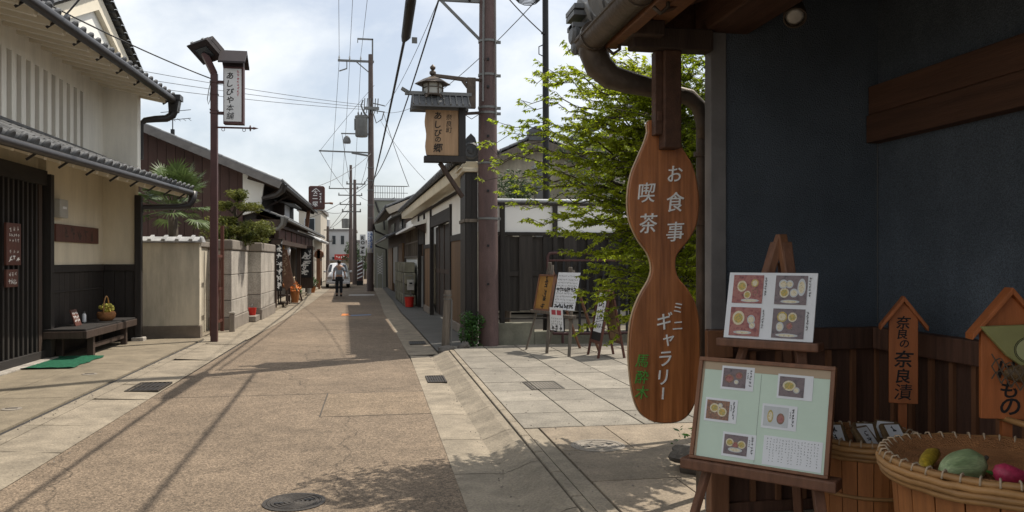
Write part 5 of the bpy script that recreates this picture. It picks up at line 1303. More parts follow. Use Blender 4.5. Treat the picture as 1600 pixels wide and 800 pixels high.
q.box(-.1, 2, 48.94, 48.99, 6.12, 6.17); q.box(-.1, 2, 48.94, 48.99, 5.72, 5.75); build('railing', q, 'pole_grey', t)
q = MB(); q.tube([(.05, 48.95, 5.2), (.25, 48.9, 4.6), (.55, 48.9, 4.2), (.6, 48.9, 3.5)], .05, 6); build('downpipe', q, 'gutter_black', t)
t = thing('white_trellis', 'small white lattice trellis standing before the olive building', 'trellis', (.33, 47.6, .9))
q = MB()
for k in range(7):
    q.bar((.18, 47.6, .85 + k * .15), (.46, 47.6, 1.03 + k * .15), .03, .03); q.bar((.46, 47.61, .85 + k * .15), (.18, 47.61, 1.03 + k * .15), .03, .03)
build('lattice', q, 'paint_white', t); each('post', [(.14, .18, 47.58, 47.62, .02, 2.1), (.46, .50, 47.58, 47.62, .02, 2.1)], 'metal_light', t)
t = thing('vertical_shop_sign', 'white vertical shop sign with dark lettering behind the transformer pole', 'sign', (-.8, 58, 2.0))
build('case', MB().box(-1.02, -.62, 58, 58.2, 2.0, 3.5), 'paper', t)
q = MB(); sfn = lambda u, v, w: (u, 57.99 - w, v)
put(q, 'R', -.82, 3.25, .36, sfn, .003, .03); put(q, 'O', -.82, 2.92, .34, sfn, .003, .03); r2 = random.Random(95)
for k in range(2): scrib(q, -.82, 2.55 - k * .3, .28, sfn, r2, n=7)
build('lettering', q, 'ink', t); build('post', MB().box(-.86, -.78, 58.2, 58.28, 0, 3.5), 'pole_grey', t)
t = thing('striped_sign', 'low sign board with slanting purple and white stripes beside the pole foot', 'sign', (-1.0, 54, .2))
build('board', MB().box(-1.12, -.78, 54, 54.06, .3, 1.55), 'steel_brown', t)
q = MB()
for k in range(5): q.prism([(-1.12, .42 + k * .25), (-.78, .58 + k * .25), (-.78, .66 + k * .25), (-1.12, .50 + k * .25)], lambda u, v, w: (u, w, v), 53.985, 53.998)
build('stripe', q, 'paper', t); build('foot', MB().box(-1.15, -.75, 53.95, 54.15, 0, .3), 'black', t)
t = thing('tree', 'dark green street tree between the far utility poles', 'tree', (-1.8, 66, 0))
q = MB(); q.tube([(-1.8, 66, 0), (-1.8, 66, 1.2), (-1.7, 66, 2.2)], [.12, .1, .05], 7)
for k in range(6):
    a = k * 1.05; q.tube([(-1.78, 66, 1.0 + k * .15), (-1.78 + .6 * math.cos(a), 66 + .6 * math.sin(a), 1.6 + k * .2)], [.05, .015], 5)
build('trunk', q, 'bark', t, smooth=True)
q = MB(); rg = random.Random(97)
for k in range(26):
    z = rg.uniform(.5, 3.0); rr = .75 * (1.15 - abs(z - 1.5) / 2.2); a = rg.uniform(0, 6.28); leaves(q, (-1.8 + rr * .8 * math.cos(a), 66 + rr * .8 * math.sin(a), z), .32, 60, .085, rg, .8)
build('crown', q, 'leaf_far', t, normals=False)
t = thing('tree', 'rounded green tree far behind the parked car', 'tree', (-.8, 72, 0))
build('trunk', MB().tube([(-.8, 72, 0), (-.75, 72, 2.2)], [.14, .06], 7), 'bark', t)
q = MB()
for k in range(22):
    a = rg.uniform(0, 6.28); leaves(q, (-.8 + rg.uniform(0, .9) * math.cos(a), 72 + .8 * math.sin(a), rg.uniform(1.0, 2.7)), .36, 60, .09, rg, .8)
build('crown', q, 'leaf_far', t, normals=False)

# ================================================================ wooden fence with white panels behind the forecourt
t = thing('board_fence', 'dark weathered board fence with white upper panels and a grey capping', 'fence', (4, 14.95, 0))
q = MB(); q.box(2.28, 3.0, 14.9, 15.1, .02, .47); q.box(3.0, 8, 14.9, 15.1, .02, .30); build('footing', q, 'stone_mossy', t, bevel=.02)
q = MB(); x = 2.3; k = 0
while x < 8:
    wd = (.23, .17, .25, .2)[k % 4]
    if k % 2: q.box(x - .02, x + wd + .02, 15.0, 15.03, .68, 2.10)
    else: q.box(x, x + wd, 14.94, 14.97, .70, 2.12)
    x += wd + (.0 if k % 2 else .012); k += 1
build('boards', q, 'wood_fence', t)
q = MB(); q.box(2.25, 8, 14.92, 15.06, 2.125, 2.19); q.box(2.25, 8, 14.975, 14.995, 1.35, 1.44); q.box(2.25, 8, 14.985, 15.0, .53, .56); q.box(2.25, 8, 14.92, 15.08, 2.70, 2.75)
build('frame', q, 'wood_fence', t, bevel=.006)
each('post', [(x, x + .09, 14.91, 15.03, .3 if x > 3 else .47, 2.7) for x in (2.34, 3.36, 4.9, 6.4)], 'wood_fence', t, bevel=.006)
for xa, xb in ((2.2, 3.36), (3.45, 4.9), (4.99, 6.4)): build('panel', MB().box(xa, xb, 14.97, 15.01, 2.19, 2.70), 'plaster_white', t)
q = MB(); x = 2.25
while x < 8: q.tube([(x, 14.99, 2.785), (x + .325, 14.99, 2.785)], .042, 10); q.lathe([(.05, 0), (.05, .03)], (x + .325, 14.99, 2.785), 10, Matrix.Rotation(R(90), 3, 'Y')); x += .355
build('capping', q, 'metal_light', t, smooth='auto')
t = thing('steel_railing', 'brown tubular steel railing standing in front of the board fence', 'railing', (4, 14.7, .09))
q = MB(); q.tube([(3.22, 14.7, .6), (3.21, 14.7, 1.72), (3.24, 14.7, 1.78), (3.3, 14.7, 1.79), (6.6, 14.7, 1.79)], .028, 8); q.tube([(3.22, 14.7, .6), (3.23, 14.7, .38), (3.32, 14.7, .28), (3.6, 14.7, .27), (6.6, 14.7, .27)], .028, 8); q.tube([(3.24, 14.7, 1.65), (6.6, 14.7, 1.65)], .02, 6)
for x in (3.5, 4.9, 6.3): q.tube([(x, 14.7, .27), (x, 14.7, .09)], .028, 8)
build('frame', q, 'steel_brown', t, smooth='auto')
q = MB(); x = 3.34
while x < 6.6: q.box(x, x + .045, 14.69, 14.71, .28, 1.65); x += .155
build('bars', q, 'black', t)
# house roof and duct seen over the fence
t = thing('grey_house', 'grey walled house with tiled gable and ornamental ridge tile behind the fence', 'house', (5, 25, 0))
q = MB(); q.prism([(2.2, 0), (8.6, 0), (8.6, 4.3), (5.0, 5.45), (2.2, 4.2)], lambda u, v, w: (u, w, v), 25, 31); build('wall', q, 'plaster_aged', t)
rf = build('roof', tile_roof((2.0, 24.6, 4.15), (2.0, 31, 4.15), (5.0, 24.6, 5.55), (5.0, 31, 5.55), .3, .3, .07, .08).join(tile_roof((8.6, 24.6, 4.35), (8.6, 31, 4.35), (5.0, 24.6, 5.55), (5.0, 31, 5.55), .3, .3, .07, .08)), 'tile', t, smooth='auto')
q = MB(); q.prism([(4.75, 5.4), (5.25, 5.4), (5.22, 5.65), (5.05, 5.85), (4.95, 5.85), (4.7, 5.7)], lambda u, v, w: (u, w, v), 24.45, 24.7); q.tube([(5, 24.6, 5.62), (5, 31, 5.62)], .13, 8); build('ridge_tile', q, 'tile', rf, smooth='auto')
q = MB(); q.prism([(1.95, 4.1), (5.0, 5.5), (5.0, 5.22), (2.05, 3.9)], lambda u, v, w: (u, w, v), 24.5, 24.62); q.prism([(8.65, 4.3), (5.0, 5.5), (5.0, 5.22), (8.6, 4.1)], lambda u, v, w: (u, w, v), 24.5, 24.62); build('verge', q, 'wood_grey', rf)
t = thing('duct_shaft', 'tall grey metal duct with flat cap above the fence', 'duct', (5.25, 24, 0))
build('shaft', MB().box(4.85, 5.28, 23.8, 24.2, 0, 4.45), 'metal_grey', t); build('cap', MB().box(4.78, 5.35, 23.75, 24.25, 4.45, 4.55), 'metal_light', t); build('joint', MB().box(5.04, 5.06, 23.79, 23.799, 2.7, 4.4), 'gutter_black', t)
t = thing('neighbour_house', 'dark roofed house hidden behind the maple', 'house', (8, 24, 0))
build('wall', MB().box(6.6, 12, 22, 28, 0, 5.4), 'wall_tan', t); build('roof', tile_roof((6.2, 21.5, 5.5), (6.2, 28.5, 5.5), (9, 21.5, 6.9), (9, 28.5, 6.9), .35, .35, .07, .08), 'tile', t, smooth='auto')
t = thing('hedge_tree', 'dark green garden tree behind the fence and duct', 'tree', (3.2, 18.5, 0))
build('trunk', MB().tube([(3.1, 18.8, 0), (3.2, 18.8, 2.5)], [.1, .06], 7), 'bark', t)
q = MB(); rg = random.Random(101)
for k in range(26): leaves(q, (rg.uniform(2.9, 3.5), 18.8 + rg.uniform(-.6, .6), rg.uniform(2.3, 3.6)), .32, 70, .05, rg, .8)
build('crown', q, 'leaf_far', t, normals=False)
t = thing('hedge_tree', 'broad dark green garden tree behind the maple', 'tree', (6, 17.5, 0))
q = MB(); q.tube([(6, 17.5, 0), (6.1, 17.5, 2.5)], [.14, .06], 7)
for k in range(6): q.tube([(6.05, 17.5, 1.6), (4.6 + k * .6, 17.3 + .3 * (k % 2), 3.0)], [.05, .015], 5)
build('trunk', q, 'bark', t)
q = MB()
for k in range(80): leaves(q, (rg.uniform(4.3, 8.0), 17.5 + rg.uniform(-.8, .8), rg.uniform(1.2, 4.4)), .45, 70, .06, rg, .8)
build('crown', q, 'leaf_far', t, normals=False)

# ---------------------------------------------------------------- small easels and A-board
def easel(name, loc, rz, label, half, top, ledge, m, lean=.3):
    t = thing(name, label, 'easel', loc, rz, 'menu easels before the board fence', True)
    for s in (-1, 1):
        build('leg', MB().bar((s * half, 0, 0), (s * .05, lean, top - .02), .05, .03), m, t, bevel=.004)
    build('leg', MB().bar((0, lean + .02, top - .08), (0, lean + .62, 0), .045, .03), 'wood_easel', t, bevel=.004)
    build('ledge', MB().box(-half * .95, half * .95, lean * ledge / top - .07, lean * ledge / top + .03, ledge - .05, ledge), m, t, bevel=.005)
    q = MB(); q.bar((0, lean - .02, top + .03), (0, lean, top - .25), .07, .04); build('head', q, m, t, bevel=.006)
    return t
e1 = easel('small_easel', (2.74, 13.47, .088), R(-69), 'worn wooden easel holding a framed golden board before the fence', .33, 1.5, .70, 'wood_grey')
def board_fn(e_lean, e_top, z0, off=.035): return lambda u, v, w: (u, e_lean * (z0 + v) / e_top - off - w, z0 + v)
f1 = board_fn(.3, 1.5, .70)
def lean_thing(name, label, cat, loc, rz, fn, w, h, m, frame=None, th=.02, group=None):
    t = thing(name, label, cat, loc, rz, group, True)
    build('board', MB().prism([(-w / 2, 0), (w / 2, 0), (w / 2, h), (-w / 2, h)], fn, -th, 0), m, t)
    if frame:
        q = MB(); b = .03
        for a, b_, c, d in ((-w / 2 - b, w / 2 + b, -.0, b), (-w / 2 - b, w / 2 + b, h - b, h + .0), (-w / 2 - b, -w / 2, 0, h), (w / 2, w / 2 + b, 0, h)): q.prism([(a, c), (b_, c), (b_, d), (a, d)], fn, -th - .01, .012)
        build('frame', q, frame, t)
    return t
t = lean_thing('framed_board', 'gold coloured notice board in dark frame on the worn easel', 'board', (2.74, 13.47, .088), R(-69), f1, .44, .62, 'gold_board', 'wood_easel')
q = MB(); r2 = random.Random(111)
for k in range(5): scrib(q, .02, .52 - k * .11, .12, f1, r2, .002)
build('lettering', q, 'ink', t)
e2 = easel('small_easel', (2.98, 12.90, .088), R(-64), 'worn wooden easel holding two printed white sheets', .30, 1.42, .66, 'wood_grey')
f2 = board_fn(.3, 1.42, .74); f3 = lambda u, v, w: (u - .04, .02 - w - .05 * v, .40 + v)
t = lean_thing('printed_poster', 'white printed poster with bold black lines on the second worn easel', 'poster', (2.98, 12.90, .088), R(-64), f2, .56, .62, 'paper', None, .01)
q = MB(); r2 = random.Random(112)
for v in (.34, .06):
    for k in range(8): scrib(q, -.22 + k * .062, v, .08, f2, r2, .002, 6)
for v in (.56, .5, .45, .40, .27, .22, .17, .12):
    for k in range(13): scrib(q, -.24 + k * .04, v, .028, f2, r2, .002, 3)
build('lettering', q, 'ink', t)
t = lean_thing('leaflet', 'smaller curling leaflet with pink pictures hanging below the white poster', 'poster', (2.98, 12.90, .088), R(-64), f3, .34, .38, 'paper', None, .006)
q = MB(); q.prism([(-.12, .26), (-.01, .26), (-.01, .34), (-.12, .34)], f3, .001, .003); q.prism([(.02, .26), (.13, .26), (.13, .34), (.02, .34)], f3, .001, .003); build('picture', q, 'letter_red', t)
q = MB()
for k in range(3): scrib(q, -.10 + k * .1, .05, .08, f3, r2, .002, 7)
for v in (.2, .15, .11):
    for k in range(6): scrib(q, -.12 + k * .05, v, .03, f3, r2, .002, 3)
build('lettering', q, 'ink', t)
t = thing('folding_sign', 'dark red folding A-board with a pale strip of lettering before the railing', 'sign', (3.72, 12.6, .088), R(-88), None, True)
for s, nm in ((-1, 'front_panel'), (1, 'rear_panel')):
    g_ = lambda u, v, w, s=s: (u, s * (.22 - .20 * v / 1.08) + s * w, v)
    q = MB()
    for x in (-.29, .25): q.prism([(x, 0), (x + .045, 0), (x + .045, 1.08), (x, 1.08)], g_, -.015, .015)
    for z in (.22, 1.04): q.prism([(-.245, z), (.25, z), (.25, z + .045), (-.245, z + .045)], g_, -.015, .015)
    p = build(nm, q, 'wood_red', t)
    build('board', MB().prism([(-.245, .265), (.25, .265), (.25, 1.04), (-.245, 1.04)], g_, -.008, .004), 'wood_sign' if s > 0 else 'black', p)
    if s < 0:
        build('sheet', MB().prism([(-.20, .40), (.20, .40), (.20, 1.03), (-.20, 1.03)], g_, .0045, .007), 'paper', p)
        q = MB(); r2 = random.Random(115)
        for v in (.95, .84, .73, .62, .51):
            for k in range(3): scrib(q, -.10 + k * .1, v, .085, lambda u, vv, w: g_(u, vv, .007 + w), r2, .0015, 5)
        build('lettering', q, 'ink', p)
build('chain', MB().bar((-.27, -.1, .55), (-.27, .1, .55), .01, .01), 'metal_grey', t)

# ================================================================ FOREGROUND SHOP
F = thing('cafe_shop', 'dark blue-grey plastered shop with brown boarded base and deep tiled eaves', 'shop', (3.2, 4.67, 0))
q = MB(); q.box(2.15, 3.19, 4.67, 4.80, 1.22, 4.2); q.box(3.19, 3.5, -4, 4.80, 1.22, 4.4); q.box(2.2, 3.2, 4.7, 4.80, .09, 1.22); q.box(3.2, 9, 4.81, 5.0, .05, 4.2)
build('wall', q, 'plaster_bluegrey', F)
q = MB(); q.box(2.045, 2.148, 4.655, 4.75, .09, 3.06); build('post', q, 'pole_grey', F, bevel=.006)
# boarded base
q = MB(); x = 2.14; k = 0
while x < 3.16:
    x2 = min(x + .17, 3.19); q.box(x, x2 - .006, 4.645, 4.69, .16, 1.09); x = x2
y = 4.63
while y > -3: q.box(3.165, 3.2, y - .164, y, .16, 1.09); y -= .17
wc = build('wainscot', q, 'wood_wainscot', F)
q = MB(); x = 2.31
while x < 3.16: q.box(x - .016, x + .016, 4.622, 4.644, .16, 1.09); x += .17
y = 4.46
while y > -3: q.box(3.142, 3.164, y - .016, y + .016, .16, 1.09); y -= .17
build('batten', q, 'wood_brown', wc)
q = MB(); q.box(2.02, 3.11, 4.60, 4.69, 1.09, 1.226); q.box(3.11, 3.21, -3, 4.69, 1.092, 1.227); q.box(2.06, 3.14, 4.62, 4.68, .09, .158); q.box(3.14, 3.2, -3, 4.68, .09, .158); build('rail', q, 'wood_wainscot', wc, bevel=.008)
q = MB(); q.box(2.01, 2.13, 4.57, 4.65, .09, 1.088); q.box(1.98, 2.15, 4.56, 4.6, 1.06, 1.225); build('corner_post', q, 'wood_brown', wc, bevel=.006)
q = MB(); q.box(3.10, 3.2, -3, 4.66, 2.40, 2.575); q.box(3.115, 3.2, -3, 4.66, 2.58, 2.76); build('wall_beam', q, 'wood_soffit', F, bevel=.006)
q = MB(); r2 = random.Random(77)
for k in range(26):
    y = r2.uniform(3.2, 4.5); z = r2.uniform(1.35, 2.9); l = r2.choice((.006, .008, .012, .03)); a = r2.uniform(-.5, .5); w_ = .0022
    q.add([(3.188, y, z), (3.188, y + l, z + a * l), (3.188, y + l, z + a * l + w_), (3.188, y, z + w_)], [(0, 1, 2, 3)])
    x = r2.uniform(2.25, 3.1); q.add([(x, 4.668, z), (x + l, 4.668, z + a * l), (x + l, 4.668, z + a * l + w_), (x, 4.668, z + w_)], [(0, 1, 2, 3)])
q.box(3.181, 3.186, 4.662, 4.667, 1.25, 2.40); build('scuff_mark', q, 'metal_grey', F)
# eaves
q = MB(); q.box(2.0, 2.30, -3.5, 4.80, 3.06, 3.36); build('eave_beam', q, 'wood_soffit', F, bevel=.012)
q = MB(); q.box(1.53, 2.04, 4.60, 4.72, 2.93, 3.06); q.box(1.50, 1.70, 4.52, 4.80, 2.985, 3.075); build('cross_beam', q, 'wood_dark', F, bevel=.008)
q = MB(); x = 1.50; k = 0
while x < 3.4:
    zz = lambda a: 3.10 + (a - 1.5) * .36
    q.add([(x, -3.6, zz(x)), (x + .21, -3.6, zz(x + .21)), (x + .21, 4.98, zz(x + .21)), (x, 4.98, zz(x)), (x, -3.6, zz(x) + .03), (x + .21, -3.6, zz(x + .21) + .03), (x + .21, 4.98, zz(x + .21) + .03), (x, 4.98, zz(x) + .03)], [(0, 1, 2, 3), (4, 5, 6, 7), (0, 3, 7, 4), (1, 2, 6, 5), (2, 3, 7, 6)]); x += .216
build('soffit', q, 'wood_soffit', F)
q = MB(); q.prism([(1.5, 3.07), (3.3, 3.07), (3.3, 3.76), (1.5, 3.10)], lambda u, v, w: (u, w, v), 4.84, 4.88); build('gable_board', q, 'wood_soffit', F)
q = MB(); q.box(1.44, 1.52, -3.6, 4.90, 2.99, 3.13); q.box(1.62, 1.74, -3.6, 4.78, 3.075, 3.15); build('fascia', q, 'wood_brown', F, bevel=.008)
q = MB(); y = 4.3
while y > -3.4: q.bar((1.5, y, 3.06), (3.2, y, 3.66), .07, .09); y -= .62
build('rafter', q, 'wood_soffit', F)
rf = build('roof', tile_roof((1.39, 5.10, 3.22), (1.39, -4, 3.22), (4.2, 5.12, 4.42), (4.2, -4, 4.42), .27, .26, .08, .115), 'tile_grey', F, smooth='auto')
q = MB(); q.prism([(1.36, 3.17), (1.37, 3.28), (4.2, 4.54), (4.2, 4.3)], lambda u, v, w: (u, w, v), 5.02, 5.16); q.tube([(1.38, 5.1, 3.36), (4.2, 5.1, 4.58)], .075, 10); build('verge', q, 'tile', rf, smooth='auto')
q = MB()
for z, wd in ((3.25, .10), (3.32, .14), (3.36, .16)): q.box(1.27, 1.42, 5.12 - wd * .7, 5.14 + wd * .7, z - .08, z - .05)
q.lathe([(.07, -.03), (.08, 0), (.06, .02), (.001, .02)], (1.29, 5.12, 3.14), 14, Matrix.Rotation(R(-90), 3, 'Y')); q.lathe([(.045, -.03), (.05, 0), (.03, .02), (.001, .02)], (1.30, 5.12, 3.05), 12, Matrix.Rotation(R(-90), 3, 'Y'))
build('corner_tile', q, 'tile', rf, smooth='auto')
# half round gutter (open above), brackets, decorated hopper and leader
q = MB(); n = 10; gx, gz, gr = 1.36, 3.06, .085
for a, rr in ((0, gr), (1, gr - .006)):
    b = len(q.v)
    for yy in (5.02, -3.8):
        for i in range(n + 1):
            an = math.pi + math.pi * i / n; q.v.append(Vector((gx + rr * math.cos(an), yy, gz + rr * math.sin(an))))
    for i in range(n): q.f.append((b + i, b + i + 1, b + n + 2 + i, b + n + 1 + i))
q.tube([(gx - gr, 5.02, gz), (gx - gr, -3.8, gz)], .010, 6); q.tube([(gx + gr, 5.02, gz), (gx + gr, -3.8, gz)], .008, 6)
for yy in (4.86, 4.0, 3.1): q.lathe([(gr + .002, -.02), (gr + .007, -.02), (gr + .007, .02), (gr + .002, .02)], (gx, yy, gz), 20, Matrix.Rotation(R(90), 3, 'X'))
gt = build('gutter', q, 'gutter_bronze', F, smooth='auto')
for yy in (4.78, 3.95, 3.1):
    q = MB(); q.tube([(gx + .06, yy, gz - .10), (gx + .10, yy, gz - .13), (gx + .14, yy, gz - .10), (gx + .14, yy, gz + .02), (gx + .11, yy, gz + .06), (gx + .08, yy, gz + .03), (gx + .08, yy, gz - .02)], .011, 6)
    build('bracket', q, 'gutter_bronze', gt, smooth=True)
def sweep_box(path, ws, hs):
    m = MB(); b = 0; P = [Vector(p) for p in path]
    for i, p in enumerate(P):
        d = (P[min(i + 1, len(P) - 1)] - P[max(i - 1, 0)]).normalized(); yv = Vector((0, 1, 0)); u = d.cross(yv).normalized()
        for k in range(12):
            a = 6.28318 * k / 12; cx, cy = math.cos(a), math.sin(a)
            sx = math.copysign(abs(cx) ** .6, cx); sy = math.copysign(abs(cy) ** .6, cy)
            m.v.append(p + u * sx * hs[i] / 2 + yv * sy * ws[i] / 2)
    for i in range(len(P) - 1):
        for k in range(12):
            k2 = (k + 1) % 12; m.f.append((i * 12 + k, i * 12 + k2, i * 12 + 12 + k2, i * 12 + 12 + k))
    m.f.append(tuple(range(12))); m.f.append(tuple((len(P) - 1) * 12 + k for k in range(12)))
    return m
q = sweep_box([(1.36, 4.97, 3.10), (1.38, 4.97, 3.0), (1.42, 4.97, 2.90), (1.50, 4.97, 2.83), (1.62, 4.97, 2.80), (1.78, 4.97, 2.77), (1.92, 4.97, 2.74), (2.03, 4.97, 2.72), (2.10, 4.97, 2.66), (2.125, 4.97, 2.56), (2.125, 4.97, 2.45)],
              [.20, .18, .16, .14, .13, .12, .11, .11, .10, .10, .10], [.17, .17, .17, .15, .135, .115, .10, .10, .09, .075, .065])
build('leader', q, 'gutter_bronze', gt, smooth=True)
q = MB()
for k in range(4):
    cx = 1.46 + .06 * k; q.tube([(cx + (.004 + .010 * a_) * math.cos(a_ * 2), 4.904 + .004 * k, 2.845 - .008 * k + (.004 + .010 * a_) * math.sin(a_ * 2)) for a_ in [i * .22 for i in range(10)]], .004, 5)
build('ornament', q, 'gutter_bronze', gt)
q = MB(); q.tube([(2.125, 4.99, 2.5), (2.125, 4.99, .1)], .034, 12)
for z in (2.35, 1.9, .95): q.lathe([(.046, -.015), (.05, -.015), (.05, .015), (.046, .015)], (2.125, 4.99, z), 14)
build('downpipe', q, 'gutter_bronze', gt, smooth='auto')
t = thing('spotlight', 'small round spotlight fixed under the eave beam', 'spotlight', (2.36, 4.2, 3.1))
ax = Vector((-.30, -.62, -.72)).to_track_quat('Z', 'Y').to_matrix()
q = MB(); q.lathe([(.02, -.14), (.05, -.12), (.062, -.02), (.064, .03), (.058, .03), (.052, .0)], (2.35, 4.2, 3.04), 20, ax); build('housing', q, 'gutter_bronze', t, smooth='auto')
q = MB(); q.lathe([(.056, .012), (.03, .022), (.001, .024)], (2.35, 4.2, 3.04), 20, ax); build('lens', q, 'glass_lamp', t, smooth=True)
build('arm', MB().bar((2.28, 4.2, 3.14), (2.34, 4.2, 3.12), .05, .05), 'gutter_bronze', t)

# hanging bracket and paddle sign
t = thing('sign_hanger', 'square dark timber hanging from the eave and holding the paddle sign', 'hanger', (1.77, 4.70, 2.34))
q = MB(); q.box(1.735, 1.845, 4.625, 4.735, 2.335, 2.93); build('beam', q, 'wood_soffit', t, bevel=.008)
q = MB(); q.box(1.69, 1.734, 4.66, 4.735, 2.42, 2.93); q.box(1.70, 1.733, 4.65, 4.66, 2.50, 2.56); build('cheek', q, 'wood_soffit', t, bevel=.004)
OUT = [(1.68, 2.52), (1.672, 2.45), (1.65, 2.38), (1.61, 2.29), (1.565, 2.18), (1.543, 2.04), (1.555, 1.9), (1.61, 1.78), (1.67, 1.7), (1.697, 1.61), (1.68, 1.53), (1.615, 1.42), (1.565, 1.28), (1.55, 1.09), (1.56, .93), (1.58, .81), (1.615, .72), (1.68, .66), (1.78, .64), (1.885, .65), (1.955, .71), (1.995, .82), (2.01, .99), (2.01, 1.23), (1.985, 1.37), (1.93, 1.47), (1.87, 1.54), (1.85, 1.61), (1.863, 1.69), (1.93, 1.77), (1.988, 1.87), (2.007, 2.01), (1.992, 2.14), (1.96, 2.25), (1.91, 2.33), (1.87, 2.41), (1.85, 2.52)]
def smooth_outline(p, n=3):
    o = []; m = len(p)
    for i in range(m):
        p0, p1, p2, p3 = p[i - 1], p[i], p[(i + 1) % m], p[(i + 2) % m]
        for k in range(n):
            s = k / n
            o.append(tuple(.5 * ((2 * p1[j]) + (-p0[j] + p2[j]) * s + (2 * p0[j] - 5 * p1[j] + 4 * p2[j] - p3[j]) * s * s + (-p0[j] + 3 * p1[j] - 3 * p2[j] + p3[j]) * s ** 3) for j in (0, 1)))
    return o
t = thing('paddle_sign', 'long polished brown wooden sign shaped like a double paddle with carved white lettering', 'sign', (1.77, 4.76, .64))
SO = smooth_outline(OUT)
bd = build('board', MB().prism(SO, lambda u, v, w: (u, 4.74 + w, v), 0, .045), 'wood_paddle', t, bevel=.008)
q = MB(); cx, cz = 1.78, 1.5
n = len(SO); b0 = 0
for i in range(n):
    j = (i + 1) % n
    (x0, z0), (x1, z1) = SO[i], SO[j]
    dx, dz = x1 - x0, z1 - z0; l = math.hypot(dx, dz) or 1; nx, nz = -dz / l, dx / l
    if (cx - x0) * nx + 0 > 0 and False: pass
    q.add([(x0 - nx * .0035, 4.748, z0 - nz * .0035), (x1 - nx * .0035, 4.748, z1 - nz * .0035), (x1 - nx * .0035, 4.777, z1 - nz * .0035), (x0 - nx * .0035, 4.777, z0 - nz * .0035)], [(0, 1, 2, 3)])
build('edge_band', q, 'wood_edge', bd)
pf = lambda u, v, w: (u, 4.7385 - w, v)
q = MB()
for ch, x, z, s in [('お', 1.845, 2.19, .125), ('食', 1.845, 2.015, .14), ('事', 1.845, 1.83, .14), ('喫', 1.66, 2.07, .14), ('茶', 1.67, 1.88, .14), ('ミ', 1.862, 1.355, .085), ('ニ', 1.862, 1.245, .085), ('ギ', 1.775, 1.275, .125), ('ャ', 1.80, 1.155, .11), ('ラ', 1.78, 1.04, .12), ('リ', 1.765, .925, .12)]:
    put(q, ch, x, z, s * .93, pf, .008, .004, rot=.05, slant=.15, sx=.92)
put(q, 'ー', 1.765, .825, .09, pf, .008, .008, rot=1.5)
build('lettering', q, 'letter_pale', bd)
q = MB()
for ch, z in zip('馬酔木', (1.03, .93, .835)): put(q, ch, 1.63, z, .088, pf, .006, .004, rot=-.05, slant=.15)
build('green_lettering', q, 'letter_green', bd)

# ---------------------------------------------------------------- menu easel
ER = math.atan2(-.731, .687); EL = (1.94, 3.82, .088)
t = thing('menu_easel', 'large brown two-tier wooden easel holding food menus against the shop corner', 'easel', EL, ER, None, True)
for s in (-1, 1): build('leg', MB().bar((s * .38, -.10, 0), (s * .03, .33, 1.66), .055, .03), 'wood_easel', t, bevel=.005)
build('leg', MB().bar((0, .36, 1.55), (.0, .66, 0), .05, .03), 'wood_easel', t, bevel=.005)
q = MB(); q.box(-.40, .40, -.085, .03, .455, .51); build('ledge', q, 'wood_easel', t, bevel=.008)
q = MB(); q.box(-.27, .27, .085, .19, 1.10, 1.145); build('ledge', q, 'wood_easel', t, bevel=.008)
q = MB(); q.bar((-.06, .285, 1.45), (0, .335, 1.70), .05, .045); q.bar((.06, .285, 1.45), (0, .335, 1.70), .05, .045); build('head', q, 'wood_brown', t, bevel=.006)
lf = lambda u, v, w: (u, -.05 + v * .255 - w * .967, .515 + v * .967 + w * .255)
m_ = thing('menu_board', 'wide framed green menu board with five food photographs on the lower easel ledge', 'menu board', EL, ER, None, True)
BW, BH = .335, .525
build('sheet', MB().prism([(-BW, 0), (BW, 0), (BW, BH), (-BW, BH)], lf, -.02, 0), 'paper_green', m_)
q = MB(); q.prism([(-BW, BH - .05), (BW, BH - .05), (BW, BH), (-BW, BH)], lf, .0005, .002); q.prism([(-BW, 0), (-BW + .012, 0), (-BW + .012, BH), (-BW, BH)], lf, .0005, .002); build('mount', q, 'mat_beige', m_)
q = MB(); b = .022
for a in ((-BW - b, BW + b, -.004, .012), (-BW - b, BW + b, BH - .008, BH + b - .008), (-BW - b, -BW, .012, BH - .008), (BW, BW + b, .012, BH - .008)): q.prism([(a[0], a[2]), (a[1], a[2]), (a[1], a[3]), (a[0], a[3])], lf, -.022, .014)
build('frame', q, 'wood_brown', m_, bevel=.003)
build('crease', MB().prism([(-.012, .02), (-.0105, .02), (-.0105, .47), (-.012, .47)], lf, .0004, .0008), 'metal_grey', m_)
r2 = random.Random(131)
def dish_photo(par, fn, u, v, wd, hg, m, dishes, name='food_photo'):
    p = build(name, MB().prism([(u - wd / 2, v - hg / 2), (u + wd / 2, v - hg / 2), (u + wd / 2, v + hg / 2), (u - wd / 2, v + hg / 2)], fn, .0024, .0032), m, par)
    for cu, cv, ru, rv, mm in dishes:
        q = MB(); q.prism([(u + cu * wd + ru * wd * math.cos(a), v + cv * hg + rv * hg * math.sin(a)) for a in [6.2832 * i / 18 for i in range(18)]], fn, .0033, .0037)
        build('dish', q, mm, p)
        q = MB(); q.prism([(u + cu * wd + .74 * ru * wd * math.cos(a), v + cv * hg + .7 * rv * hg * math.sin(a) - .004 * hg) for a in [6.2832 * i / 14 for i in range(14)]], fn, .0038, .0040)
        build('food', q, {'food_cream': 'food_yellow', 'food_yellow': 'food_cream', 'metal_light': 'food_cream', 'food_brown': 'food_red', 'food_dark': 'food_cream'}[mm], p)
def caption(q, fn, u, v0, n, s):
    for k in range(n): scrib(q, u, v0 - k * s * 1.1, s, fn, r2, .0030, 4)
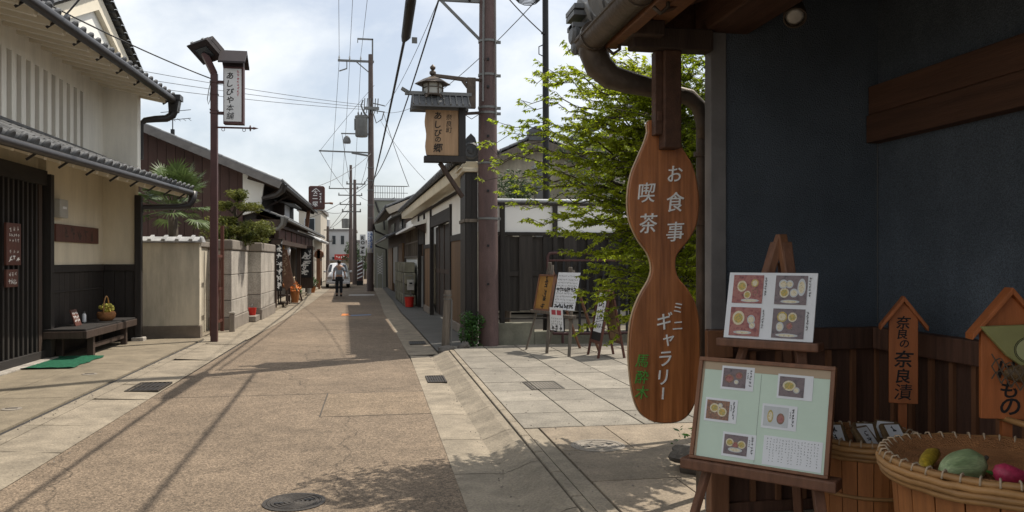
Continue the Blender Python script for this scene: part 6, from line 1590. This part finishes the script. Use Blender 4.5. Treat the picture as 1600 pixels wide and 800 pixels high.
ph = [(.27, .165, 'food_dark', [(-.22, -.05, .20, .22, 'food_brown'), (.2, .15, .16, .18, 'food_brown'), (.1, -.2, .10, .12, 'metal_light')]),
      (.72, .20, 'food_dark', [(-.1, .05, .26, .26, 'food_cream'), (.2, -.15, .13, .16, 'metal_light')]),
      (.16, .50, 'food_brown', [(-.15, .1, .2, .24, 'food_cream'), (.2, -.08, .2, .24, 'food_cream'), (.1, .25, .1, .12, 'metal_light')]),
      (.62, .50, 'metal_light', [(-.22, 0, .12, .32, 'food_yellow'), (.2, -.08, .16, .28, 'food_brown')]),
      (.33, .82, 'food_dark', [(-.25, .1, .17, .2, 'food_cream'), (.25, .05, .18, .2, 'food_cream'), (0, .0, .14, .16, 'food_brown'), (0, -.25, .3, .12, 'metal_light')])]
back = MB(); cap = MB()
for fu, fv, m, ds in ph:
    u = -BW + 2 * BW * fu; v = BH * (1 - fv)
    back.prism([(u - .072, v - .062), (u + .105, v - .062), (u + .105, v + .062), (u - .072, v + .062)], lf, .0012, .0022)
    dish_photo(m_, lf, u, v, .125, .10, m, ds)
    if fu == .72:
        for k, ch in enumerate('みつまめ'): put(cap, ch, u + .087, v + .042 - k * .026, .022, lf, .0008, .01)
    else: caption(cap, lf, u + .086, v + .045, 6, .014); caption(cap, lf, u + .072, v + .03, 4, .008)
back.prism([(.03, .02), (BW - .015, .02), (BW - .015, .165), (.03, .165)], lf, .0012, .0022)
for k in range(17):
    for j in range(9 if k % 3 else 5): scrib(cap, .05 + k * .0155, .15 - j * .0135, .009, lf, r2, .0024, 2)
build('caption_sheet', back, 'paper', m_); build('lettering', cap, 'ink', m_)
uf = lambda u, v, w: (u, .11 + v * .255 - w * .967, 1.148 + v * .967 + w * .255)
m_ = thing('photo_menu', 'laminated sheet of four food photographs on the upper easel ledge', 'menu board', EL, ER, None, True)
build('sheet', MB().prism([(-.235, 0), (.235, 0), (.235, .36), (-.235, .36)], uf, -.01, 0), 'paper', m_)
q = MB()
for (u, v, m, ds) in [(-.125, .268, 'food_red', [(-.2, .1, .16, .2, 'food_cream'), (.22, .22, .12, .14, 'food_yellow'), (0, -.2, .12, .14, 'food_cream'), (.25, -.1, .1, .12, 'food_brown'), (.1, -.4, .3, .06, 'metal_light')]),
                      (.105, .268, 'food_dark', [(-.25, .2, .14, .16, 'metal_light'), (-.05, .2, .12, .14, 'metal_light'), (-.2, -.1, .15, .17, 'food_cream'), (.1, -.1, .13, .15, 'metal_light'), (.33, .1, .13, .3, 'metal_light'), (0, -.4, .3, .06, 'metal_light')]),
                      (-.125, .09, 'food_red', [(-.22, .12, .2, .25, 'food_cream'), (.2, .08, .13, .16, 'metal_light'), (.25, -.12, .1, .12, 'metal_light'), (-.05, -.38, .3, .06, 'metal_light')]),
                      (.105, .09, 'food_dark', [(-.2, .22, .16, .18, 'food_yellow'), (.12, .22, .14, .16, 'food_cream'), (-.25, -.12, .12, .16, 'metal_light'), (.05, -.08, .1, .12, 'food_brown'), (-.02, -.4, .35, .06, 'metal_light')])]:
    dish_photo(m_, uf, u, v, .165, .155, m, ds); caption(q, uf, u + .096, v + .06, 7, .013)
build('lettering', q, 'ink', m_)

# ---------------------------------------------------------------- tubs, trays and their goods
def tub(c, r0, r1, h, label):
    t = thing('wooden_tub', label, 'tub', c)
    q = MB(); n = 22
    for k in range(n):
        a0, a1 = 6.28318 * k / n + .008, 6.28318 * (k + 1) / n - .008; vs = []
        for rr, z in ((r0, 0), (r1, h)):
            for ri in (rr, rr - .022):
                for i in range(3):
                    a = lerp(a0, a1, i / 2); vs.append((c[0] + ri * math.cos(a), c[1] + ri * math.sin(a), c[2] + z))
        q.add(vs, [(0, 1, 7, 6), (1, 2, 8, 7), (3, 9, 10, 4), (4, 10, 11, 5), (6, 7, 10, 9), (7, 8, 11, 10), (0, 6, 9, 3), (2, 5, 11, 8)])
    build('staves', q, 'wood_tub', t); build('base', MB().lathe([(.001, .05), (r0 - .02, .05)], c, 22), 'wood_tub', t)
    q = MB()
    for f in (.12, .17, .62): 
        rr = lerp(r0, r1, f) + .006; q.tube([(c[0] + rr * math.cos(a), c[1] + rr * math.sin(a), c[2] + h * f) for a in [6.28319 * i / 40 for i in range(41)]], .010, 6, False)
    build('hoop', q, 'bamboo', t, smooth=True)
    return t
def tray(c, r, h, label, ties=34):
    t = thing('bamboo_tray', label, 'tray', c)
    q = MB().lathe([(.001, -h), (r * .5, -h), (r * .86, -h * .8), (r * .985, -.01), (r * .985, .0), (r * .96, .0), (r * .84, -h * .72), (r * .5, -h + .012), (.001, -h + .012)], c, 56); build('weave', q, 'wicker', t, smooth=True)
    q = MB()
    for rr, z, w_ in ((r + .003, -.012, .014), (r + .012, -.038, .015), (r + .008, -.064, .015), (r - .004, -.088, .014)):
        rj = random.Random(int(rr * 1000)); q.tube([(c[0] + (rr + rj.uniform(-.002, .002)) * math.cos(a), c[1] + (rr + rj.uniform(-.002, .002)) * math.sin(a), c[2] + z + rj.uniform(-.003, .003)) for a in [6.28319 * i / 56 for i in range(57)]], w_, 7, False)
    build('rim', q, 'bamboo', t, smooth=True)
    q = MB()
    for k in range(ties):
        a = 6.28319 * k / ties; ca, sa = math.cos(a), math.sin(a)
        q.tube([(c[0] + (r - .035) * ca, c[1] + (r - .035) * sa, c[2] - .02), (c[0] + (r - .012) * ca, c[1] + (r - .012) * sa, c[2] + .010), (c[0] + (r + .008) * ca, c[1] + (r + .008) * sa, c[2] + .006), (c[0] + (r + .018) * ca, c[1] + (r + .018) * sa, c[2] - .02)], .0045, 4)
    build('stitching', q, 'mat_beige', t, smooth=True)
    return t
TA = (2.62, 3.95); TB = (2.56, 2.93)
tub((TA[0], TA[1], .088), .25, .275, .555, 'smaller wooden tub under the tray of paper-labelled packets')
tray((TA[0], TA[1], .715), .275, .075, 'smaller woven bamboo tray filled with labelled packets behind the easel')
tub((TB[0], TB[1], .088), .36, .41, .655, 'big wooden tub under the vegetable tray')
tray((TB[0], TB[1], .835), .445, .060, 'big round woven bamboo tray holding vegetables', 44)
# packets
pk = [((-.18, -.05), .3, .35), ((-.08, .05), 1.1, .5), ((.02, -.02), .2, .42), ((.12, .03), -.3, .4), ((-.02, -.15), .9, .3), ((.16, -.10), .5, .35), ((-.22, .06), -.6, .5), ((.06, .12), -.5, .6)]
names = ['packet with its label tilted left, nearest the easel', 'packet standing on its corner behind the front row', 'packet with the most upright label, middle of the tray', 'dark packet with a string beside the upright label', 'flat packet lying lowest at the front of the tray', 'packet at the tray edge nearest the vegetable tray', 'packet leaning on the tray rim farthest left', 'packet at the back of the tray under the orange sign']
for (o, rz, tl), nm in zip(pk, names):
    t = thing('pickle_packet', 'brown pickle ' + nm, 'packet', (TA[0] + o[0], TA[1] + o[1], .645), rz - .5, 'packets on the smaller tray', True)
    A = Matrix.Rotation(-tl - .42, 3, 'X')
    g_ = lambda u, v, w: tuple(A @ Vector((u, v * .0 - w, v)))
    build('bag', MB().prism([(-.068, 0), (.068, 0), (.07, .06), (.06, .165), (-.06, .165), (-.07, .06)], g_, -.032, 0), 'bag_brown', t, bevel=.010)
    build('label_sheet', MB().prism([(-.043, .04), (.043, .04), (.043, .15), (-.043, .15)], g_, .001, .002), 'paper', t)
    q = MB(); r3 = random.Random(int(rz * 100) + 7)
    for k in range(2): scrib(q, 0, .115 - k * .04, .034, g_, r3, .0026, 4)
    build('lettering', q, 'ink', t)
def veg(name, label, cat, pts, rs, m, n=16, ribs=0, par=None):
    q = MB().tube(pts, rs, n)
    return q
base = .835 - .065
t = thing('gourd', 'pale green striped gourd lying in the big tray', 'gourd', (2.42, 2.86, base))
c0 = Vector((2.19, 2.80, base + .050)); c1 = Vector((2.44, 2.89, base + .058))
q = MB(); n = 14; pts = [c0.lerp(c1, i / n) for i in range(n + 1)]; rs = [.006, .028, .040, .047, .053, .058, .062, .065, .067, .066, .063, .057, .047, .032, .008]
q.tube(pts, rs, 24)
for i in range(len(q.v)): 
    k = i % 24; d = q.v[i] - pts[i // 24]; q.v[i] = pts[i // 24] + d * (1 + .035 * math.cos(k * 2 * math.pi / 24 * 8))
build('fruit', q, 'veg_green', t, smooth=True); build('stem', MB().tube([c1, c1 + Vector((.03, .005, .02))], [.012, .008], 6), 'bark', t)
t = thing('yellow_cucumber', 'long yellow cucumber beside the green gourd', 'cucumber', (2.26, 2.95, base))
build('fruit', MB().tube([(2.16, 2.88, base + .045), (2.19, 2.905, base + .048), (2.25, 2.965, base + .055), (2.31, 3.02, base + .06), (2.36, 3.06, base + .058), (2.38, 3.075, base + .058)], [.008, .022, .029, .029, .022, .007], 14), 'veg_yellow', t, smooth=True)
build('stem', MB().tube([(2.38, 3.075, base + .058), (2.40, 3.09, base + .062)], [.007, .005], 6), 'bark', t)
t = thing('radish', 'pink round radish next to the green gourd', 'radish', (2.58, 2.74, base))
build('root', MB().tube([(2.37, 2.75, base + .052), (2.382, 2.745, base + .053), (2.405, 2.735, base + .052), (2.43, 2.725, base + .049), (2.47, 2.71, base + .046), (2.50, 2.70, base + .043)], [.007, .032, .042, .037, .022, .004], 18), 'veg_pink', t, smooth=True)
build('stem', MB().tube([(2.37, 2.75, base + .052), (2.35, 2.758, base + .06)], [.008, .005], 6), 'leaf_shrub', t)
t = thing('wooden_stick', 'slim wooden handle resting on the back rim of the big tray', 'stick', (2.95, 3.2, .84))
build('shaft', MB().tube([(2.90, 3.36, .915), (2.98, 3.05, .875)], [.014, .017], 10), 'bamboo', t, smooth=True); build('tip', MB().ball((2.90, 3.36, .915), .016, 8, 6), 'bamboo', t, smooth=True)

# ---------------------------------------------------------------- little roofed signposts
def signpost(loc, rz, w, z0, z1, label, chars, hid=0, scale=1.0):
    t = thing('roofed_sign', label, 'sign', loc, rz, None, True)
    fn = lambda u, v, w_: (u, -w_, v)
    h = w / 2
    bd = build('board', MB().prism([(-h, z0), (h, z0), (h, z1), (0, z1 + h * 1.05), (-h, z1)], fn, -.014, .014), 'wood_orange', t, bevel=.003)
    build('post', MB().box(-.022, .022, .016, .046, 0, z1 - .02), 'wood_orange', t)
    q = MB()
    for s in (-1, 1): q.prism([(0, z1 + h * 1.05 + .004), (s * (h + .048), z1 - .08), (s * (h + .048), z1 - .052), (0, z1 + h * 1.05 + .036)], fn, -.045, .05)
    build('roof', q, 'wood_orange', t, bevel=.003)
    q = MB()
    for ch, u, v, s in chars: put(q, ch, u, v, s, lambda a, b_, c: fn(a, b_, .0145 + c), .0015, .004 if ch == '漬' else .018, slant=.12)
    build('lettering', q, 'ink', bd)
    return t
signpost((2.93, 4.06, .088), R(-28), .148, .76, 1.25, 'narrow orange roofed signpost with black lettering behind the small tray',
         [('奈', .0, 1.215, .075), ('良', -.004, 1.15, .06), ('の', .004, 1.095, .055), ('奈', .002, 1.01, .10), ('良', 0, .915, .085), ('漬', -.002, .825, .095)])
signpost((2.93, 3.30, .088), R(-20), .25, .82, 1.27, 'wide orange roofed signpost with a hanging bag behind the vegetable tray',
         [('つ', .01, 1.16, .09), ('け', -.01, 1.05, .10), ('も', -.005, .96, .09), ('の', 0, .88, .10)])
t = thing('hanging_bag', 'sage green bag in a coarse string net hanging on the wide orange signpost', 'bag', (2.93, 3.30, .088), R(-20), None, True)
fb = lambda u, v, w: (u, -.03 - w, v)
bag = build('bag', MB().prism([(-.145, 1.255), (.12, 1.27), (.17, 1.16), (.15, 1.09), (.05, 1.06), (-.03, 1.12)], fb, 0, .03), 'bag_sage', t, bevel=.006)
q = MB()
for rr in (.062, .056): 
    P = [(.07 + rr * 1.15 * math.cos(a), 1.15 + rr * math.sin(a)) for a in [6.28319 * i / 28 for i in range(29)]]; q.tube([fb(u, v, .031) for u, v in P], .0016, 4, False)
r3 = random.Random(7); scrib(q, .07, 1.15, .05, lambda u, v, w: fb(u, v, .031 + w), r3, .001, 7)
build('emblem', q, 'ink', bag)
build('emblem_ground', MB().prism([(.07 + .056 * 1.15 * math.cos(6.28319 * i / 24), 1.15 + .056 * math.sin(6.28319 * i / 24)) for i in range(24)], fb, .0302, .0306), 'bag_pale', bag)
q = MB(); rg = random.Random(141)
pts = []
for i in range(9):
    for j in range(5):
        pts.append((lerp(-.10, .19, i / 8) + (.016 if j % 2 else 0), lerp(.985, 1.10, j / 4) - .05 * math.sin(i / 8 * math.pi) + .03))
for i in range(9):
    for j in range(4):
        for di in (0, 1 if j % 2 else -1):
            if 0 <= i + di < 9:
                a = pts[i * 5 + j]; b_ = pts[(i + di) * 5 + j + 1]; d0 = .04 + .03 * math.sin(i / 8 * math.pi); q.tube([fb(a[0], a[1], d0), fb(b_[0], b_[1], d0)], .0035, 4)
build('net', q, 'net', t); build('contents', MB().ball((.05, -.055, 1.04), .06, 12, 8, (1.6, .4, .7)), 'bag_brown', t, smooth=True)
# rocks at the corner of the shop
for k, (c, s, lb) in enumerate([((2.38, 5.75, .17), (.20, .16, .12), 'larger dark rock at the corner of the shop beyond the paddle sign'), ((2.60, 5.55, .13), (.16, .13, .10), 'smaller dark rock tucked against the shop corner'), ((2.5, 6.1, .12), (.15, .12, .08), 'low dark rock behind the larger one at the shop corner')]):
    single('rock', rock(c, s, 20 + k), 'stone', lb, 'rock', (c[0], c[1], .088), 'rocks at the shop corner', smooth=False)
q = MB(); leaves(q, (2.45, 5.95, .22), .16, 60, .03, random.Random(5), 1.0); single('weed', q, 'leaf_shrub', 'small green weed among the rocks at the shop corner', 'plant', (2.45, 5.95, .09), normals=False)
single('cut_log', MB().tube([(2.25, 5.62, .11), (2.42, 5.40, .14)], [.05, .045], 10), 'bark', 'short dark log lying by the rocks at the shop corner', 'log', (2.3, 5.5, .088), smooth='auto')

# ================================================================ MAPLE
M_ = thing('maple_tree', 'feathery yellow-green maple spreading layered branches beside the shop', 'maple tree', (3.2, 6.9, .05))
q = MB(); lv = MB(); rg = random.Random(151)
q.tube([(3.2, 6.9, .0), (3.18, 6.87, .8), (3.1, 6.8, 1.6), (2.95, 6.6, 2.4), (2.8, 6.4, 3.1), (2.7, 6.2, 3.7)], [.08, .07, .055, .045, .03, .015], 10)
q.tube([(3.19, 6.88, .9), (2.9, 6.95, 1.6), (2.5, 6.95, 2.1), (2.25, 6.9, 2.5)], [.045, .038, .025, .014], 8)
q.tube([(3.15, 6.85, 1.2), (3.6, 7.0, 2.4), (4.1, 7.1, 3.4), (4.4, 7.2, 3.9)], [.05, .04, .025, .012], 8)
def mleaf(p, d, s):
    nn = Vector((rg.gauss(0, .6), rg.gauss(0, .6), 1)).normalized(); d = (d - nn * d.dot(nn)).normalized(); a = d.cross(nn)
    for an, ln in ((0, 1.0), (.85, .72), (-.85, .72)):
        dd = (d * math.cos(an) + a * math.sin(an)); pp = dd.cross(nn) * s * .20 * (ln + .2)
        dr = Vector((0, 0, -.25 * s * ln))
        lv.add([p, p + dd * s * ln * .45 + pp, p + dd * s * ln + dr, p + dd * s * ln * .45 - pp], [(0, 1, 2, 3)])
def spray(tip, z0, dens=1.0, leaf=.055, wide=.5):
    tip = Vector(tip); f = min(1, max(0, z0 / 3.5))
    st = Vector((lerp(3.15, 2.75, f), lerp(6.85, 6.3, f), z0)); L = (tip - st).length; n = 14
    pts = []
    for i in range(n + 1):
        s = i / n; p = st.lerp(tip, s); p.z += .23 * math.sin(s * math.pi) * min(1, L / 2.5) ; p += Vector((rg.gauss(0, .02), rg.gauss(0, .02), rg.gauss(0, .03))); pts.append(p)
    q.tube(pts, [lerp(.015, .0025, i / n) for i in range(n + 1)], 4)
    dv = (tip - st).normalized(); side = dv.cross(Vector((0, 0, 1))).normalized()
    for i in range(4, n + 1):
        s = i / n; p = pts[i]
        wl = wide * (1.15 - s) * rg.uniform(.6, 1.2) + .08
        for sg in (-1, 1):
            if rg.random() > .9 * dens: continue
            d2 = (dv * .8 + side * sg * rg.uniform(.6, 1.1) + Vector((0, 0, rg.uniform(-.25, .12)))).normalized()
            e = p + d2 * wl; q.tube([p, p.lerp(e, .5) + Vector((0, 0, .02)), e], [.003, .002, .001], 3)
            k = max(3, int(wl / .024 * dens))
            for j in range(k):
                ps = p.lerp(e, (j + .6) / k)
                for s2 in (-1, 1): mleaf(ps, (d2 + d2.cross(Vector((0, 0, 1))) * s2 * .9 + Vector((0, 0, -.1))), leaf * rg.uniform(.6, 1.2))
        mleaf(p, dv + side * rg.uniform(-1, 1), leaf)
TIPS = [(0.98, 7.0, 2.60, 2.1), (1.12, 7.1, 2.42, 1.9), (1.08, 6.9, 2.82, 2.3), (1.22, 6.9, 2.68, 2.2), (1.3, 7.0, 2.30, 1.85), (1.25, 6.8, 3.02, 2.45), (1.36, 6.7, 3.2, 2.6), (1.15, 7.0, 2.15, 1.8), (1.45, 6.9, 2.0, 1.6), (1.5, 6.6, 2.75, 2.2), (0.94, 6.93, 2.51, 2.01), (1.07, 7.00, 2.73, 2.21), (0.99, 7.06, 2.36, 1.88), (1.16, 7.13, 2.28, 1.88), (1.29, 6.73, 2.94, 2.41), (1.39, 6.60, 3.25, 2.67), (1.52, 6.14, 3.30, 2.80), (1.47, 6.67, 3.15, 2.54), (1.35, 6.86, 2.84, 2.41),
        (1.29, 7.19, 2.16, 1.81), (1.42, 7.00, 2.01, 1.75), (1.62, 6.93, 1.85, 1.55), (1.72, 6.86, 1.68, 1.48), (1.82, 6.73, 1.52, 1.35), (1.85, 6.86, 1.32, 1.22), (1.91, 6.60, 1.72, 1.48), (1.95, 6.53, 1.42, 1.22), (1.58, 6.53, 2.28, 1.95), (1.52, 6.60, 2.54, 2.15), (1.65, 6.40, 2.74, 2.28),
        (1.65, 6.27, 3.00, 2.48), (1.78, 6.07, 3.17, 2.61), (1.82, 6.14, 2.87, 2.41), (1.85, 6.20, 2.61, 2.21), (1.88, 6.27, 2.34, 2.01), (1.91, 6.34, 2.08, 1.81), (1.98, 6.27, 1.88, 1.62), (1.98, 6.14, 3.27, 2.74), (2.05, 5.94, 3.07, 2.61), (2.05, 5.94, 2.80, 2.41), (2.08, 5.94, 2.54, 2.15), (2.11, 6.01, 2.28, 1.95), (2.11, 6.07, 2.01, 1.75), (2.15, 6.07, 1.75, 1.48), (2.18, 6.01, 1.48, 1.29), (2.18, 5.94, 1.22, 1.09),
        (2.24, 5.68, 3.20, 2.74), (2.28, 5.68, 2.94, 2.54), (2.31, 5.74, 2.67, 2.28), (2.31, 5.74, 2.41, 2.08), (2.31, 5.74, 2.15, 1.88), (2.34, 5.74, 1.88, 1.62), (2.31, 5.68, 1.62, 1.42), (2.24, 5.74, 1.32, 1.16), (2.38, 5.54, 3.13, 2.74), (2.44, 5.61, 2.80, 2.48), (2.44, 5.54, 2.48, 2.21), (2.48, 5.61, 2.21, 1.95), (2.48, 5.54, 1.95, 1.68), (2.44, 5.54, 1.68, 1.42), (2.38, 5.48, 1.35, 1.16), (2.51, 5.41, 2.61, 2.34), (2.57, 5.41, 2.08, 1.88), (2.54, 5.35, 1.55, 1.35),
        (2.24, 7.19, 2.67, 2.28), (2.18, 7.39, 2.34, 2.01), (2.11, 7.33, 2.01, 1.75), (1.98, 7.26, 2.87, 2.41), (1.85, 7.26, 2.48, 2.08), (1.78, 7.33, 2.15, 1.81), (2.05, 7.26, 1.68, 1.42), (1.72, 7.19, 2.74, 2.28), (2.24, 6.86, 3.13, 2.61), (1.98, 6.73, 3.13, 2.67),
        (3.8, 7.0, 4.0, 3.3), (4.0, 7.4, 4.2, 3.4), (4.3, 7.0, 4.1, 3.3), (3.9, 6.7, 3.7, 3.0), (4.2, 7.6, 3.8, 3.1), (4.5, 7.3, 4.3, 3.5), (3.7, 7.4, 3.4, 2.8), (4.4, 6.7, 3.6, 3.0),
        (1.72, 6.53, 2.87, 2.34), (1.75, 6.60, 2.64, 2.21), (1.78, 6.47, 2.44, 2.08), (1.82, 6.53, 2.18, 1.88), (1.91, 6.34, 1.95, 1.68), (2.01, 6.20, 2.41, 2.08), (2.05, 6.27, 2.71, 2.34), (2.11, 6.14, 2.94, 2.54), (2.11, 6.20, 2.15, 1.88), (2.18, 6.14, 1.62, 1.35), (2.08, 6.14, 1.32, 1.09), (2.31, 5.94, 2.54, 2.21), (2.38, 5.94, 2.28, 1.95), (2.38, 5.87, 2.01, 1.75), (2.38, 5.87, 2.94, 2.54), (2.28, 6.07, 1.81, 1.55), (2.24, 6.07, 1.09, 0.89), (2.44, 5.81, 1.16, 0.96), (1.39, 6.80, 2.44, 2.08), (1.25, 6.93, 2.57, 2.21),
        (3.1, 6.8, 4.5, 3.9), (3.3, 7.6, 4.4, 3.7)]
for i, (x, y, z, z0) in enumerate(TIPS):
    left = x < 1.35
    spray((x, y, z), z0, .62 if left else .88, .043 if not left else .042, .27 if left else .42)
for i in range(160):                                 # short leafy shoots filling the middle of the crown
    z = rg.uniform(1.0, 3.35)
    p = Vector((rg.uniform(1.68 + .12 * abs(z - 2.3), 2.62), rg.uniform(5.7, 6.8), z)); az = rg.uniform(2.2, 4.6)
    d = Vector((math.cos(az), math.sin(az) * .8, rg.uniform(-.5, .5))).normalized(); l = rg.uniform(.12, .28)
    e = p + d * l - Vector((0, 0, .05)); q.tube([p - d * .25 + Vector((.06, .06, -.03)), p, e], [.0035, .003, .001], 3)
    for j in range(8):
        ps = p.lerp(e, (j + .5) / 8)
        for s2 in (-1, 1): mleaf(ps, d + d.cross(Vector((0, 0, 1))) * s2 * .9 + Vector((rg.gauss(0, .2), rg.gauss(0, .2), rg.gauss(-.15, .3))), .040 * rg.uniform(.6, 1.25))
build('trunk', q, 'bark', M_, smooth=True, normals=False)
build('crown', lv, 'leaf_maple', M_, normals=False)
for o in sc.objects:
    if o.type == 'MESH' and 'label' in o and o.parent is None and 'category' not in o: print('NOCAT', o.name)
